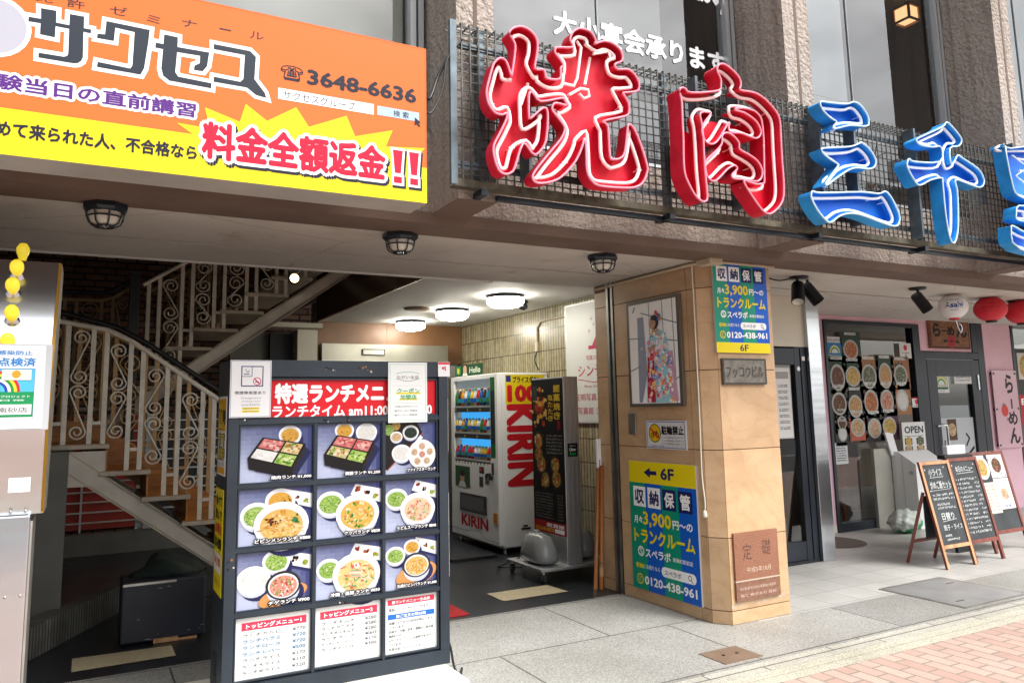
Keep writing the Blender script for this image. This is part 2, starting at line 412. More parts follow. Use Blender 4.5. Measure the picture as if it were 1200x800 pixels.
def granite(name, base, slab=(.9, .55), joint=.006, dark=.25, rot=0., off=.4, tone=.14):
    m, n, b, L = node_mat(name); v = coords(n, L, (0, 0, rot))
    s = noise(n, L, v, 110, 2.5, .7)
    sp = ramp(n, L, s, [(.34, tuple(x * (dark + .15) for x in base)), (.45, tuple(x * .84 for x in base)), (.56, base), (.66, tuple(min(1, x * 1.4) for x in base))])
    c1, fac = bricks(n, L, v, slab[0], slab[1], joint, (1 - tone,) * 3, (1 + tone * .7,) * 3, (.22, .21, .2), off)
    c = mixc(n, L, 1.0, sp, c1, 'MULTIPLY')
    g = noise(n, L, v, 1.6, 5, .6); c = mixc(n, L, 1.0, c, ramp(n, L, g, [(.3, (.84, .83, .80)), (.68, (1.05, 1.05, 1.05))]), 'MULTIPLY')
    vo = n.nodes.new('ShaderNodeTexVoronoi'); vo.inputs['Scale'].default_value = 2.3; L.new(v, vo.inputs['Vector'])
    c = mixc(n, L, 1.0, c, ramp(n, L, vo.outputs['Distance'], [(.0, (.45, .44, .42)), (.035, (.55, .54, .52)), (.05, (1, 1, 1))]), 'MULTIPLY')
    g2 = noise(n, L, v, .45, 6, .65); c = mixc(n, L, 1.0, c, ramp(n, L, g2, [(.35, (.8, .79, .77)), (.6, (1, 1, 1))]), 'MULTIPLY')
    L.new(c, b.inputs['Base Color']); b.inputs['Roughness'].default_value = .5
    bumpn(n, L, fac, b, -.25, .004); return m
GRANITE = granite('granite slabs', (.375, .375, .36), (1.3, .86), off=.37, tone=.15)
KERB = granite('granite kerb', (.5, .49, .44), (1.0, 5.), .006, .45, tone=.08)
KERB_AGG = granite('pebble dash kerb', (.56, .54, .45), (30., 5.), .002, .3, tone=.05)
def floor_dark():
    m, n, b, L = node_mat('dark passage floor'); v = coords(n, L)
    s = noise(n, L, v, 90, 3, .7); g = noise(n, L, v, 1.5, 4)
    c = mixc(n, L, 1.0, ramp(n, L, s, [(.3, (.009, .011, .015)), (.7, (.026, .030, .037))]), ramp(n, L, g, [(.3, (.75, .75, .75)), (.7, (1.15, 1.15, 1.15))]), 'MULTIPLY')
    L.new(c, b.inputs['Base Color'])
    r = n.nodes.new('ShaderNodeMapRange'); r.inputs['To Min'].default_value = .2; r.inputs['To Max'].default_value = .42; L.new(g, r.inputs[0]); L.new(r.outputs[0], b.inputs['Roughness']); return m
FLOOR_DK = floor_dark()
def grey_tiles():
    m, n, b, L = node_mat('grey floor tiles'); v = coords(n, L)
    c, fac = bricks(n, L, v, .3, .3, .004, (.43, .425, .405), (.48, .475, .455), (.25, .245, .23), 0.)
    g = noise(n, L, v, 1.1, 5, .6); s = noise(n, L, v, 60, 3)
    c = mixc(n, L, 1.0, c, ramp(n, L, g, [(.3, (.8, .8, .79)), (.7, (1.08, 1.08, 1.08))]), 'MULTIPLY')
    c = mixc(n, L, 1.0, c, ramp(n, L, s, [(.3, (.93, .93, .93)), (.7, (1.04, 1.04, 1.04))]), 'MULTIPLY')
    L.new(c, b.inputs['Base Color']); b.inputs['Roughness'].default_value = .42; bumpn(n, L, fac, b, -.3, .004); return m
GREYTILE = grey_tiles()
def brick_pave():
    m, n, b, L = node_mat('pink brick paving'); v = coords(n, L, (0, 0, R_(90)))
    c, fac = bricks(n, L, v, .2, .1, .007, (.41, .27, .225), (.50, .365, .31), (.24, .20, .17), .5)
    g = noise(n, L, v, 2, 5, .6); s = noise(n, L, v, 140, 3)
    c = mixc(n, L, 1.0, c, ramp(n, L, g, [(.3, (.85, .85, .85)), (.7, (1.1, 1.08, 1.05))]), 'MULTIPLY')
    c = mixc(n, L, 1.0, c, ramp(n, L, s, [(.3, (.85, .85, .85)), (.7, (1.1, 1.1, 1.1))]), 'MULTIPLY')
    L.new(c, b.inputs['Base Color']); b.inputs['Roughness'].default_value = .8; bumpn(n, L, fac, b, -.4, .005); return m
PAVE = brick_pave()
def brick_wall():
    m, n, b, L = node_mat('red brown brick'); v = coords(n, L, (R_(90), 0, 0))
    c, fac = bricks(n, L, v, .24, .085, .012, (.24, .115, .07), (.36, .20, .125), (.04, .034, .03), .5)
    g = noise(n, L, v, 9, 5, .6); c = mixc(n, L, 1.0, c, ramp(n, L, g, [(.3, (.7, .7, .7)), (.7, (1.15, 1.15, 1.15))]), 'MULTIPLY')
    L.new(c, b.inputs['Base Color']); b.inputs['Roughness'].default_value = .7; bumpn(n, L, fac, b, -.7, .015); return m
BRICK = brick_wall()
def tall_tiles(name, along, c1, c2, cm, w=.052, h=.235, rough=.25):
    m, n, b, L = node_mat(name)
    v = coords(n, L, (R_(90), 0, 0) if along == 'X' else (R_(90), 0, R_(90)))
    if along == 'Y':
        tc = n.nodes.new('ShaderNodeTexCoord'); sp = n.nodes.new('ShaderNodeSeparateXYZ'); cb = n.nodes.new('ShaderNodeCombineXYZ')
        L.new(tc.outputs['Object'], sp.inputs[0]); L.new(sp.outputs[1], cb.inputs[0]); L.new(sp.outputs[2], cb.inputs[1]); v = cb.outputs[0]
    c, fac = bricks(n, L, v, w, h, .006, c1, c2, cm, 0.)
    g = noise(n, L, v, 14, 5, .6); c = mixc(n, L, 1.0, c, ramp(n, L, g, [(.3, (.72, .72, .7)), (.7, (1.15, 1.15, 1.1))]), 'MULTIPLY')
    L.new(c, b.inputs['Base Color']); b.inputs['Roughness'].default_value = rough; bumpn(n, L, fac, b, -.8, .012); return m
TALLTILE = tall_tiles('tall olive tiles', 'Y', (.25, .215, .13), (.40, .35, .225), (.075, .06, .035))
LOWTILE = tall_tiles('grey ribbed tiles', 'Y', (.13, .13, .115), (.2, .2, .18), (.03, .03, .03), .03, .3, .5)
ASPHALT = mat('asphalt', (.05, .05, .052), .85, var=.25, vs=8, bump=.3, bs=200)
STEEL = mat('brushed steel', (.62, .655, .69), .24, 1., var=.05, vs=3, bump=.22, bs=1.6, stretch=(.35, 1, 1.6), dist=.05)
STEEL_DIRTY = mat('dull steel', (.46, .45, .42), .42, 1., var=.22, vs=5)
ALU = mat('aluminium', (.62, .63, .64), .38, .85, var=.06, vs=3)
GALV = mat('galvanised wire', (.085, .086, .082), .55, .6, var=.35, vs=12)
GALVBAR = mat('grey blue angle iron', (.11, .14, .16), .5, .5, var=.35, vs=9)
RUSTBAR = mat('dark rusty bar', (.085, .075, .05), .7, .3, var=.5, vs=14)
BLACK = mat('black plastic', (.012, .012, .014), .4)
BLACKM = mat('black metal', (.012, .014, .018), .38, .3)
DARKNAVY = mat('dark navy metal', (.012, .018, .028), .35, .2, var=.2, vs=5)
RUBBER = mat('rubber', (.018, .018, .018), .75)
RED_ENAMEL = mat('red enamel', (.62, .004, .026), .45, var=.12, vs=7, spec=.25)
RED_SIDE = mat('faded red enamel', (.62, .012, .04), .5, spec=.25, var=.3, vs=5)
PINKRIM = mat('pale pink rim', (.84, .25, .34), .4)
BLUE_ENAMEL = mat('blue enamel', (.015, .20, .78), .45, var=.12, vs=7, spec=.25)
BLUE_SIDE = mat('light blue enamel', (.03, .33, .80), .5, spec=.25, var=.25, vs=6)
BLUERIM = mat('pale blue rim', (.55, .76, .92), .4)
NEON_RED = mat('neon tube pink', (.95, .76, .75), .12, coat=.5)
NEON_WHITE = mat('neon tube white', (.93, .94, .95), .12, coat=.5)
BOARDBLUE = mat('slate blue painted metal', (.018, .0255, .036), .45, .0, .35, var=.3, vs=4, bump=.06, bs=25)
BOARDEDGE = mat('dark slate edge', (.02, .03, .045), .4, .3)
WHITE = mat('white paint', (.78, .78, .77), .4, var=.04, vs=3)
WHITEPAPER = mat('white paper', (.80, .81, .82), .6)
CREAM = mat('cream paint', (.66, .63, .53), .6, var=.05, vs=2)
BEIGE = mat('beige conduit', (.52, .44, .32), .55)
PINKWALL = mat('pink wall', (.70, .45, .53), .65, var=.10, vs=1.5, detail=8, bump=.1, bs=90)
RAILPAINT = mat('ivory railing paint', (.68, .64, .55), .45, var=.15, vs=9)
STAIRPAINT = mat('stair stringer paint', (.55, .51, .44), .5, var=.18, vs=4)
ORANGEWOOD = mat('orange wood', (.42, .17, .035), .42, var=.3, vs=4, stretch=(1, 1, 9))
WOODPOLE = mat('varnished pole', (.36, .13, .035), .35, var=.35, vs=6, stretch=(1, 1, .15))
MARBLE = mat('white stone slab', (.66, .63, .55), .35, var=.1, vs=3)
YELLOWBULB = mat('yellow bulb glass', (1.0, .74, .04), .25, coat=.3, emit=.22)
BRASS = mat('warm brass edge', (.55, .30, .03), .3, .6)
LAMPGLASS = mat('frosted lamp glass', (.62, .62, .55), .3)
LIT = mat('lit lamp glass', (1.0, .96, .84), .4, emit=20.0)
WARMLIT = mat('warm lit lamp', (1.0, .6, .25), .4, emit=3.0); LANTERNLIT = mat('dim warm shade', (1.0, .60, .28), .5, emit=.7)
REDMAT = mat('red mat', (.45, .015, .02), .9, var=.15, vs=60, bump=.4, bs=200)
BUFFMARK = mat('buff floor tile', (.50, .42, .27), .7, var=.12, vs=30)
CHALK = mat('chalkboard', (.028, .034, .038), .6, var=.5, vs=4)
FRAMEWOOD = mat('pale worn wood', (.50, .27, .13), .5, var=.3, vs=8, stretch=(2, 2, .4))
REDWOOD = mat('dark red wood', (.17, .035, .022), .4, var=.3, vs=8, stretch=(2, 2, .4))
STEELPLATE = mat('steel cover', (.44, .45, .45), .34, .6, var=.15, vs=4)
BROWNPLATE = mat('brown cover', (.22, .15, .105), .6, .3, var=.12, vs=8)
REDGRANITE = granite('red granite', (.31, .135, .08), (30., 30.), .0, .4, tone=0.)
DKGRANITE = mat('brown polished granite', (.20, .095, .06), .3, var=.3, vs=70)
def glass(name, tint=(.9, .92, .92), refl=.12, rough=.0):
    m = bpy.data.materials.new(name); m.use_nodes = True; n = m.node_tree; n.nodes.clear(); L = n.links
    o = n.nodes.new('ShaderNodeOutputMaterial'); t = n.nodes.new('ShaderNodeBsdfTransparent'); t.inputs[0].default_value = (*tint, 1)
    g = n.nodes.new('ShaderNodeBsdfGlossy'); g.inputs['Roughness'].default_value = rough; g.inputs[0].default_value = (1, 1, 1, 1)
    f = n.nodes.new('ShaderNodeFresnel'); f.inputs[0].default_value = 1.5
    a = n.nodes.new('ShaderNodeMath'); a.operation = 'MULTIPLY_ADD'; a.inputs[1].default_value = 1.0; a.inputs[2].default_value = refl; a.use_clamp = True
    x = n.nodes.new('ShaderNodeMixShader')
    L.new(f.outputs[0], a.inputs[0]); L.new(a.outputs[0], x.inputs[0]); L.new(t.outputs[0], x.inputs[1]); L.new(g.outputs[0], x.inputs[2]); L.new(x.outputs[0], o.inputs[0])
    return m
GLASS_UP = glass('upper window glass', (.86, .88, .88), .06)
GLASS_SHOP = glass('shop window glass', (.78, .80, .78), .035)
GLASS_CLEAR = glass('clear plastic', (.94, .95, .95), .02)
# ------------------------------------------------------------------ the setting
ZS, YS, YF, ZC = 2.53, 3.90, 3.54, 2.60
def sheet(name, x0, x1, y0, y1, z, m):
    b = MB(); b.quad((x0, y0, z), (x1, y0, z), (x1, y1, z), (x0, y1, z), m); return struct(b.build(name))
def slabbox(name, x0, x1, y0, y1, z0, z1, m):
    b = MB(); b.box(x0, x1, y0, y1, z0, z1, m); return struct(b.build(name))
sheet('ground', -200, 200, -200, 200, -.14, ASPHALT)
slabbox('brick_pavement', -25, 40, -1.4, 3.205, -.13, 0, PAVE)
slabbox('road_kerb', -25, 40, -1.56, -1.404, -.13, .0, KERB)
sheet('road', -60, 80, -12, -1.56, -.13, ASPHALT)
b = MB()
for x in range(-20, 40, 9): b.quad((x, -6.6, -.126), (x + 5, -6.6, -.126), (x + 5, -6.45, -.126), (x, -6.45, -.126), WHITE)
struct(b.build('road_marking'))
slabbox('pebble_kerb', -25, 40, 3.208, 3.37, -.13, .0, KERB_AGG)
slabbox('stone_kerb', -25, 40, 3.374, 3.5, -.13, .0, KERB)
b = MB(); b.box(-25, 4.2, 3.503, 5.285, -.13, 0, GRANITE); b.box(4.2, 40, 3.503, 4.12, -.13, 0, GRANITE)
struct(b.build('granite_paving'))
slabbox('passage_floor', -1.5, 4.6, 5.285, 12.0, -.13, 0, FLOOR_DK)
b = MB(); b.box(4.2, 40, 4.124, 5.284, -.13, -.001, GREYTILE); b.box(4.6, 40, 5.284, 12.0, -.13, -.001, GREYTILE)
struct(b.build('tile_floor'))

# ------------------------------------------------------------------ the building
bld = thing('office_building', 'brown stucco building over the shops with projecting fins and tall upper windows', 'building', (3.5, YS, 0))
b = MB(); b.box(-3.5, 16, YS, YS + .30, ZS + .055, 3.06, STUCCO); b.build('beam', bld)
b = MB()                                            # smooth drip lip under the beam
fr = lambda u, v, h: (h, u, v)
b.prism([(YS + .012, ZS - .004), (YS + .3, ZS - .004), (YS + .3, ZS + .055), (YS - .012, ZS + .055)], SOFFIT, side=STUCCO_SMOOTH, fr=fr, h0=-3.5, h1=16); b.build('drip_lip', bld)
b = MB(); b.box(-1.6, 2.46, YS + .012, 4.93, ZS, ZS + .3, SOFFIT); b.box(2.46, 16, YS + .012, 4.93, ZS, ZS + .3, SOFFIT)
b.box(-1.6, 16, 4.985, 5.56, ZS, ZS + .3, SOFFIT); b.box(-1.6, 16, 4.93, 4.985, ZS + .02, ZS + .3, STUCCO_SMOOTH)
b.box(4.5, 16, 5.56, 6.6, ZS, ZS + .3, SOFFIT)
b.build('soffit', bld)
b = MB(); b.box(-1.6, 2.9, 5.562, 5.585, ZS - .012, ZS + .32, WHITE); b.build('soffit_trim', bld)
b = MB(); b.box(2.48, 4.6, 5.585, 9.75, ZC, ZC + .25, CEIL); b.build('passage_ceiling', bld)
b = MB(); b.box(2.455, 2.479, 5.586, 9.4, ZC - .012, 3.35, mat('polished brown fascia', (.10, .06, .04), .22, var=.25, vs=2)); b.build('stairwell_fascia', bld)
b = MB(); b.box(-1.6, 4.6, 5.585, 12.3, 5.2, 5.4, CEIL); b.box(-1.6, 2.45, 5.565, 5.60, ZS + .33, 5.2, CEIL); b.box(2.48, 2.5, 9.4, 11.19, 2.86, 5.2, CEIL); b.box(2.5, 4.7, 9.6, 9.7, 0, 5.2, CEIL); b.box(2.48, 2.5, 5.6, 9.4, 3.36, 5.2, CEIL); b.build('stairwell_shell', bld)
# fins
FX = [(-.86, -.62), (1.655, 1.88), (4.165, 4.42), (6.78, 7.03), (9.35, 9.60), (11.95, 12.2)]
for x0, x1 in FX:
    b = MB(); b.box(x0, x1, YF, YS - .001, 2.578, 7.2, STUCCO)
    b.box((x0 + x1) / 2 - .012, (x0 + x1) / 2 + .012, YF - .002, YF + .01, 2.6, 7.2, STUCCO_SMOOTH)   # joint down the front
    b.box(x0 + .02, x1 - .001, YS, 4.16, 3.06, 7.2, STUCCO)
    b.box(x0 - .001, x1 + .001, YF - .001, YS - .003, 2.5765, 2.578, STUCCO_SMOOTH)
    b.build('fin', bld)
b = MB(); b.box(-3.5, 16, 4.03, 4.16, 6.4, 7.2, STUCCO); b.build('parapet_wall', bld)
# upper rooms behind the glass
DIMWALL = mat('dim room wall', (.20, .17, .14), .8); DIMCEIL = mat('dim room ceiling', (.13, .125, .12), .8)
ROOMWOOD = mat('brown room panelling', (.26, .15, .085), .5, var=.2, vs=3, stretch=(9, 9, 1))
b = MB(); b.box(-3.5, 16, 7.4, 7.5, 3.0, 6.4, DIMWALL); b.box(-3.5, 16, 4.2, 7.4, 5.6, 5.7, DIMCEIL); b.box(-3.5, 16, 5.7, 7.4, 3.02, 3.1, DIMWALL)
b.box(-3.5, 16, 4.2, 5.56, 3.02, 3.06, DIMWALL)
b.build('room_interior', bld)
FRAMEALU = mat('silver window frame', (.60, .61, .62), .35, .6)
REFLECT_G = mat('grey reflection sheet', (.40, .405, .42), .6, var=.05, vs=1.5)  # sheet colour stands in for a building reflected in the pane
REFLECT_W = mat('white reflection and curtain', (.74, .75, .75), .6, var=.04, vs=1)  # white stands in for reflected sky and a curtain
SHEET_B = mat('cream window sheet', (.62, .60, .50), .6, var=.06, vs=1)  # plain cream sheet behind the glass
for k, (a, c) in enumerate(zip(FX[:-1], FX[1:])):
    x0, x1 = a[1] + .0, c[0]
    b = MB()
    for xa, xb in ((x0, x0 + .05), (x1 - .035, x1 - .002), (x1 - .085, x1 - .05)):
        b.box(xa, xb, 3.985, 4.05, 3.062, 6.4, FRAMEALU)
    b.box(x0 + .05, x1 - .085, 3.985, 4.05, 3.062, 3.12, FRAMEALU); b.box(x1 - .05, x1 - .035, 4.0, 4.05, 3.062, 6.4, BLACKM)
    xm = x0 + (x1 - x0) * .46
    b.box(xm - .004, xm + .004, 4.02, 4.04, 3.12, 6.4, mat('pane seam', (.25, .27, .28), .4))
    f = b.build('window', bld)
    b = MB(); b.quad((x0 + .05, 4.03, 3.12), (x1 - .085, 4.03, 3.12), (x1 - .085, 4.03, 6.4), (x0 + .05, 4.03, 6.4), GLASS_UP); b.build('pane', f)
    b = MB()
    if k == 0: b.box(x0 + .05, x1 - .09, 4.10, 4.115, 3.1, 6.3, SHEET_B)
    elif k == 1:
        b.box(x0 + .05, x1 - .62, 4.10, 4.115, 3.1, 6.3, REFLECT_G)
    elif k == 2: b.box(x0 + .05, x0 + 1.28, 4.10, 4.115, 3.1, 3.98, REFLECT_W); b.box(x0 + .05, x0 + 1.2, 4.16, 4.175, 4.02, 6.3, mat('pale blue grey reflection', (.68, .71, .73), .6))  # pale upper sheet carries the sky's reflection as colour
    else: b.box(x0 + .05, x1 - .5, 4.10, 4.115, 3.1, 6.3, REFLECT_W)
    b.build('window_sheet', f)
# brown timber reveal and the panelled room in the two middle windows
b = MB(); b.box(3.52, 3.56, 4.12, 4.2, 3.1, 5.2, ORANGEWOOD); b.box(3.30, 3.53, 4.10, 4.12, 3.62, 3.74, ROOMWOOD); b.box(5.2, 6.72, 4.7, 4.74, 3.1, 3.95, ROOMWOOD); b.box(5.0, 6.74, 4.62, 4.74, 3.95, 4.0, CREAM)
b.build('room_joinery', bld)
# white letters on the second window
ltr = MB(); B_ = Bd(ltr, (1.93, 4.027, 4.4), (1, 0, 0), (0, 0, -1), 2.2, 1.3, step=.0006)
LW = mat('white vinyl letters', (.86, .86, .86), .5)
LG = mat('dark vinyl edge', (.12, .13, .14), .5)
a0 = B_.fr(648, 14); a1 = B_.fr(850, 82)
ya, yb2 = B_.fr(648, 9)[1], B_.fr(648, 40)[1]
B_.txt('大小宴会承ります', a0[0], ya, a1[0], yb2, LG, 1, bold=.03, pad=.005)
B_.txt('大小宴会承ります', a0[0], ya, a1[0], yb2, LW, 2, bold=.03)
ltr.build('window_lettering', bld)
ltr = MB(); B_.mb = ltr; p1 = B_.fr(849, 12)
B_.txt('(11:30~14:00)(17:00~22:30)', p1[0] - .82, B_.fr(849, -20)[1], p1[0], B_.fr(849, 19)[1], LG, 1, bold=.03, pad=.005)
B_.txt('(11:30~14:00)(17:00~22:30)', p1[0] - .82, B_.fr(849, -20)[1], p1[0], B_.fr(849, 19)[1], LW, 2, bold=.03)
ltr.build('window_lettering', bld)

# shop lamp upstairs
t = thing('pendant_lantern', 'lit square timber lantern hanging behind the upper floor window', 'lamp', (0, 0, 0))
c = P(1062, 18, 'Y', 4.6); t.location = c + Vector((0, 0, -.12))
b = MB(); b.box(c.x - .075, c.x + .075, c.y - .075, c.y + .075, c.z - .066, c.z + .066, LANTERNLIT); b.build('shade', t)
b = MB()
for sx in (-1, 1):
    for sy in (-1, 1): b.box(c.x + sx * .082 - .01, c.x + sx * .082 + .01, c.y + sy * .082 - .01, c.y + sy * .082 + .01, c.z - .09, c.z + .085, ORANGEWOOD)
for z in (-.078, .072):
    for s_ in (-1, 1):
        b.box(c.x - .092, c.x + .092, c.y + s_ * .086 - .008, c.y + s_ * .086 + .008, c.z + z - .01, c.z + z + .01, ORANGEWOOD)
        b.box(c.x + s_ * .086 - .008, c.x + s_ * .086 + .008, c.y - .077, c.y + .077, c.z + z - .01, c.z + z + .01, ORANGEWOOD)
b.build('frame', t)
b = MB(); b.cyl((c.x, c.y, c.z + .08), (c.x, c.y, 5.6), .006, BLACK, 6); b.build('cord', t)

c = P(1197, 12, 'Y', 4.45)
b = MB(); b.tube([(c.x + .11 * math.cos(k * .5), 4.45 + .11 * math.sin(k * .5), c.z + .18 - k * .007) for k in range(52)], .008, BRASS, 6); b.cyl((c.x, 4.45, c.z + .18), (c.x, 4.45, 5.6), .005, BRASS, 6)
o = b.build('coil_pendant'); tag(o, 'gold wire coil pendant behind the last upper window', 'lamp')

# ------------------------------------------------------------------ walls round the passage
XW = 4.47
b = MB(); b.box(XW, XW + .12, 5.54, 9.6, 0, ZC - .001, TALLTILE)
o = b.build('tiled_wall'); tag(o, 'tall olive tile wall along the right side of the passage behind the vending machine', 'wall')
b = MB(); b.box(2.5, XW, 9.5, 9.6, 2.1, ZC - .001, BROWNPANEL); b.box(3.4, 3.405, 9.497, 9.5, 2.1, ZC - .001, SAND_DK)
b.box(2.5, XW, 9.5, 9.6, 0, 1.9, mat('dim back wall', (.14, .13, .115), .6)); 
o = b.build('panelled_wall'); tag(o, 'brown panelled wall at the far end of the passage under the round lamps', 'wall')
b = MB(); b.box(-1.6, 4.8, 11.2, 11.35, 0, 5.4, BRICK); o = b.build('brick_wall'); tag(o, 'dark red brick wall behind the staircase', 'wall')
b = MB(); b.box(-1.6, -1.45, 4.12, 11.2, 0, 5.2, mat('dark side wall', (.10, .09, .08), .7, var=.2)); o = b.build('plain_wall'); tag(o, 'plain dark wall closing the stairwell beside the brick wall', 'wall')
# elevator-like steel front at the end
t = thing('lift_entrance', 'stainless steel lift front with a small number display at the end of the passage', 'lift', (3.3, 9.4, 0))
b = MB(); b.box(2.52, 4.2, 9.36, 9.498, 1.9, 2.32, mat('dim steel', (.34, .33, .28), .4, .9, var=.15, vs=3)); b.box(2.52, 2.62, 9.36, 9.498, 0, 1.9, STEEL); b.box(4.1, 4.2, 9.36, 9.498, 0, 1.9, STEEL); b.box(2.52, 4.2, 9.35, 9.361, 2.10, 2.115, STEEL_DIRTY); b.build('surround', t)
b = MB(); b.box(2.62, 3.36, 9.42, 9.44, 0, 1.9, STEEL_DIRTY); b.box(3.36, 4.1, 9.43, 9.45, 0, 1.9, STEEL_DIRTY); b.build('door', t)
b = MB(); b.box(3.02, 3.32, 9.34, 9.35, 2.18, 2.26, BLACK); b.box(3.035, 3.305, 9.335, 9.341, 2.192, 2.248, mat('display face', (.55, .55, .5), .4)); b.build('display', t)
# things behind the stairs
b = MB(); b.box(2.22, 2.46, 9.35, 9.6, 0, 2.48, CREAM); b.box(1.5, 1.95, 9.7, 9.8, 0, 2.45, mat('grey green panel', (.16, .165, .14), .7)); b.box(1.95, 2.22, 9.6, 9.8, 0, 2.45, BLACKM)
o = b.build('stair_partition'); tag(o, 'dim grey partition with a cream post under the upper stair flight', 'partition')
b = MB(); b.box(1.75, 2.47, 9.15, 9.36, 2.485, 2.54, CREAM); o = b.build('wall_ledge'); tag(o, 'narrow cream ledge on top of the partition under the stairs', 'ledge')

# ------------------------------------------------------------------ pillar
t = thing('stone_pillar', 'square pillar clad in tan sandstone tiles with a chamfered corner, covered in signs', 'pillar', (4.2, 4.7, 0))
xl, xr, yf, yb = 3.885, 4.53, 4.145, 5.25
prof = [(xl, 4.255), (xl + .08, yf), (xr, yf), (xr, yb), (xl, yb)]
frz = lambda u, v, h: (u, v, h)
b = MB(); b.prism([(xl + .006, 4.26), (xl + .085, yf + .006), (xr - .006, yf + .006), (xr - .006, yb), (xl + .006, yb)], SAND_DK, fr=frz, h0=0, h1=ZS); b.build('core', t)
zj = [0.0, .09, .575, 1.175, 1.74, 2.335, ZS - .002]
g = .0032
_tr = random.Random(12)
def tile(b, a, c, z0, z1, th=.012, m=None):
    m = m or _tr.choice(SANDS)
    a = Vector((*a, 0)); c = Vector((*c, 0)); d = (c - a).normalized(); nrm = Vector((d.y, -d.x, 0))
    a2 = a + d * g; c2 = c - d * g
    q = [a2, c2, c2 - nrm * th, a2 - nrm * th]
    vs = [(p.x, p.y, z) for z in (z0 + g, z1 - g) for p in q]
    b.add(vs, [(3, 2, 1, 0), (4, 5, 6, 7), (0, 1, 5, 4), (1, 2, 6, 5), (2, 3, 7, 6), (3, 0, 4, 7)], m)
b = MB()
for i in range(len(zj) - 1): tile(b, prof[0], prof[1], zj[i], zj[i + 1])
for i in range(len(zj) - 1): tile(b, prof[1], prof[2], zj[i], zj[i + 1])
for i in range(len(zj) - 1):
    m_ = Vector(prof[4]).lerp(Vector(prof[0]), .9)
    tile(b, prof[4], m_, zj[i], zj[i + 1]); tile(b, m_, prof[0], zj[i], zj[i + 1])
b.build('stone_cladding', t)
b = MB(); b.box(xl, xl + .3, 5.255, 5.262, 0, ZS, BLACKM)
b.box(xl - .004, xl + .03, 5.262, 5.29, 0, ZS, STEEL_DIRTY); b.box(xl + .02, xl + .1, 5.29, 5.325, 0, ZS, BLACK); b.box(xl - .004, xl + .03, 5.325, 5.355, 0, ZS, STEEL_DIRTY); b.build('shutter_guide', t)
b = MB()
for i in range(len(zj) - 1): tile(b, (xl, 5.53), (xl, 5.36), zj[i], zj[i + 1] if i < 5 else ZS - .06)
b.box(xl + .011, 4.6, 5.36, 5.535, 0, ZS, SAND_DK); b.build('return_cladding', t)
b = MB()                                            # beige conduit running along its head
pts = [P(700, 331, 'X', 3.872), P(742, 318, 'X', 3.872), P(787, 306.5, 'X', 3.872)]
path = [(3.872, 5.5, ZS - .03), (3.872, 4.9, ZS - .022), (3.865, 4.26, ZS - .02), (3.95, 4.122, ZS - .014), (4.56, 4.122, ZS - .014)]
b.tube(path, .012, BEIGE, 8); b.box(3.86, 3.98, 4.06, 4.2, ZS - .045, ZS - .001, BEIGE)
b.build('conduit', t)
b = MB(); c = [(3.848, 4.27, ZS - .03), (3.846, 4.268, 1.9), (3.843, 4.266, 1.4), (3.842, 4.272, 1.0), (3.842, 4.255, .82), (3.842, 4.262, .75)]
c = [(x + .033, y, z) for x, y, z in c]; b.tube(smooth_poly(c, 5, False), .0055, CREAM, 6); b.lathe([(.0, -.0), (.012, -.004), (.016, -.035), (.014, -.05), (0, -.05)], (3.875, 4.262, .76), CREAM, 10); b.build('hanging_cable', t)
# ------------------------------------------------------------------ orange fascia sign
YO = 3.30
t = thing('fascia_sign', 'big orange and yellow driving school sign board over the passage entrance', 'sign', (0, YO, 2.46))
b = MB(); x0, x1, z0, z1 = -1.25, 1.38, 2.462, 3.232
b.box(x0, x1, YO + .002, YO + .215, z0, z1, mat('grey sign casing', (.36, .35, .33), .5, var=.15, vs=3), bev=.006)
b.box(x0 + .2, x0 + .3, YO + .2, YS, 2.7, 2.8, GALVBAR); b.box(.5, .6, YO + .2, YS, 2.7, 2.8, GALVBAR); b.box(x1 - .3, x1 - .2, YO + .2, YS, 2.7, 2.8, GALVBAR)
b.box(x0 + .3, x1 - .4, 3.525, YS, 2.62, 2.7, STUCCO_SMOOTH)
b.build('casing', t)
f = MB(); S = Bd(f, (x0, YO, z1), (1, 0, 0), (0, 0, -1), x1 - x0, z1 - z0, step=.0006)
OR = C('#ff7f38', .35, .64); YE = C('#fde51c', .35, .72); DK = C('#3e4858', .4, .42); WH = C('#ffffff', .4, .85); PU = C('#6a2f98', .4, .6); RD = C('#e81440', .4, .68); BKN = C('#282c40', .4, .5)
S.rect(0, 0, 1, 1, OR, 0)
S.frame(0, 0, 1, 1, .003, C('#e0702e'), 1)
ya = S.fr(0, 126)[1]; yb_ = S.fr(230, 166)[1]
S.poly([(0, ya), (S.fr(300, 180)[0], ya), (1, S.fr(499, 197)[1]), (1, 1), (0, 1)], YE, 1)
S.ppoly([(232, 162), (207, 144), (246, 151), (240, 126), (281, 143), (288, 122), (313, 142), (347, 126), (362, 149), (406, 136), (416, 160), (460, 153), (452, 172), (498, 174), (470, 200), (300, 190)], YE, 2)
S.ptxt('運転免許ゼミナール', (-96, -32), (312, 51), DK, 2, bold=.0) if 0 else None
for ch, px, py, s_ in (('免', 52, -2, 10), ('許', 89, 5, 10.5), ('ゼ', 139, 13, 11), ('ミ', 180, 23, 9), ('ナ', 222, 28, 10), ('ー', 264, 35, 8), ('ル', 301, 42, 10)):
    hh = 2 if ch == 'ー' else s_
    u, v = S.fr(px, py); S.txt(ch, u - s_ / 380 * .42, v - hh / 190 * .42, u + s_ / 380 * .42, v + hh / 190 * .42, DK, 2, bold=.0)
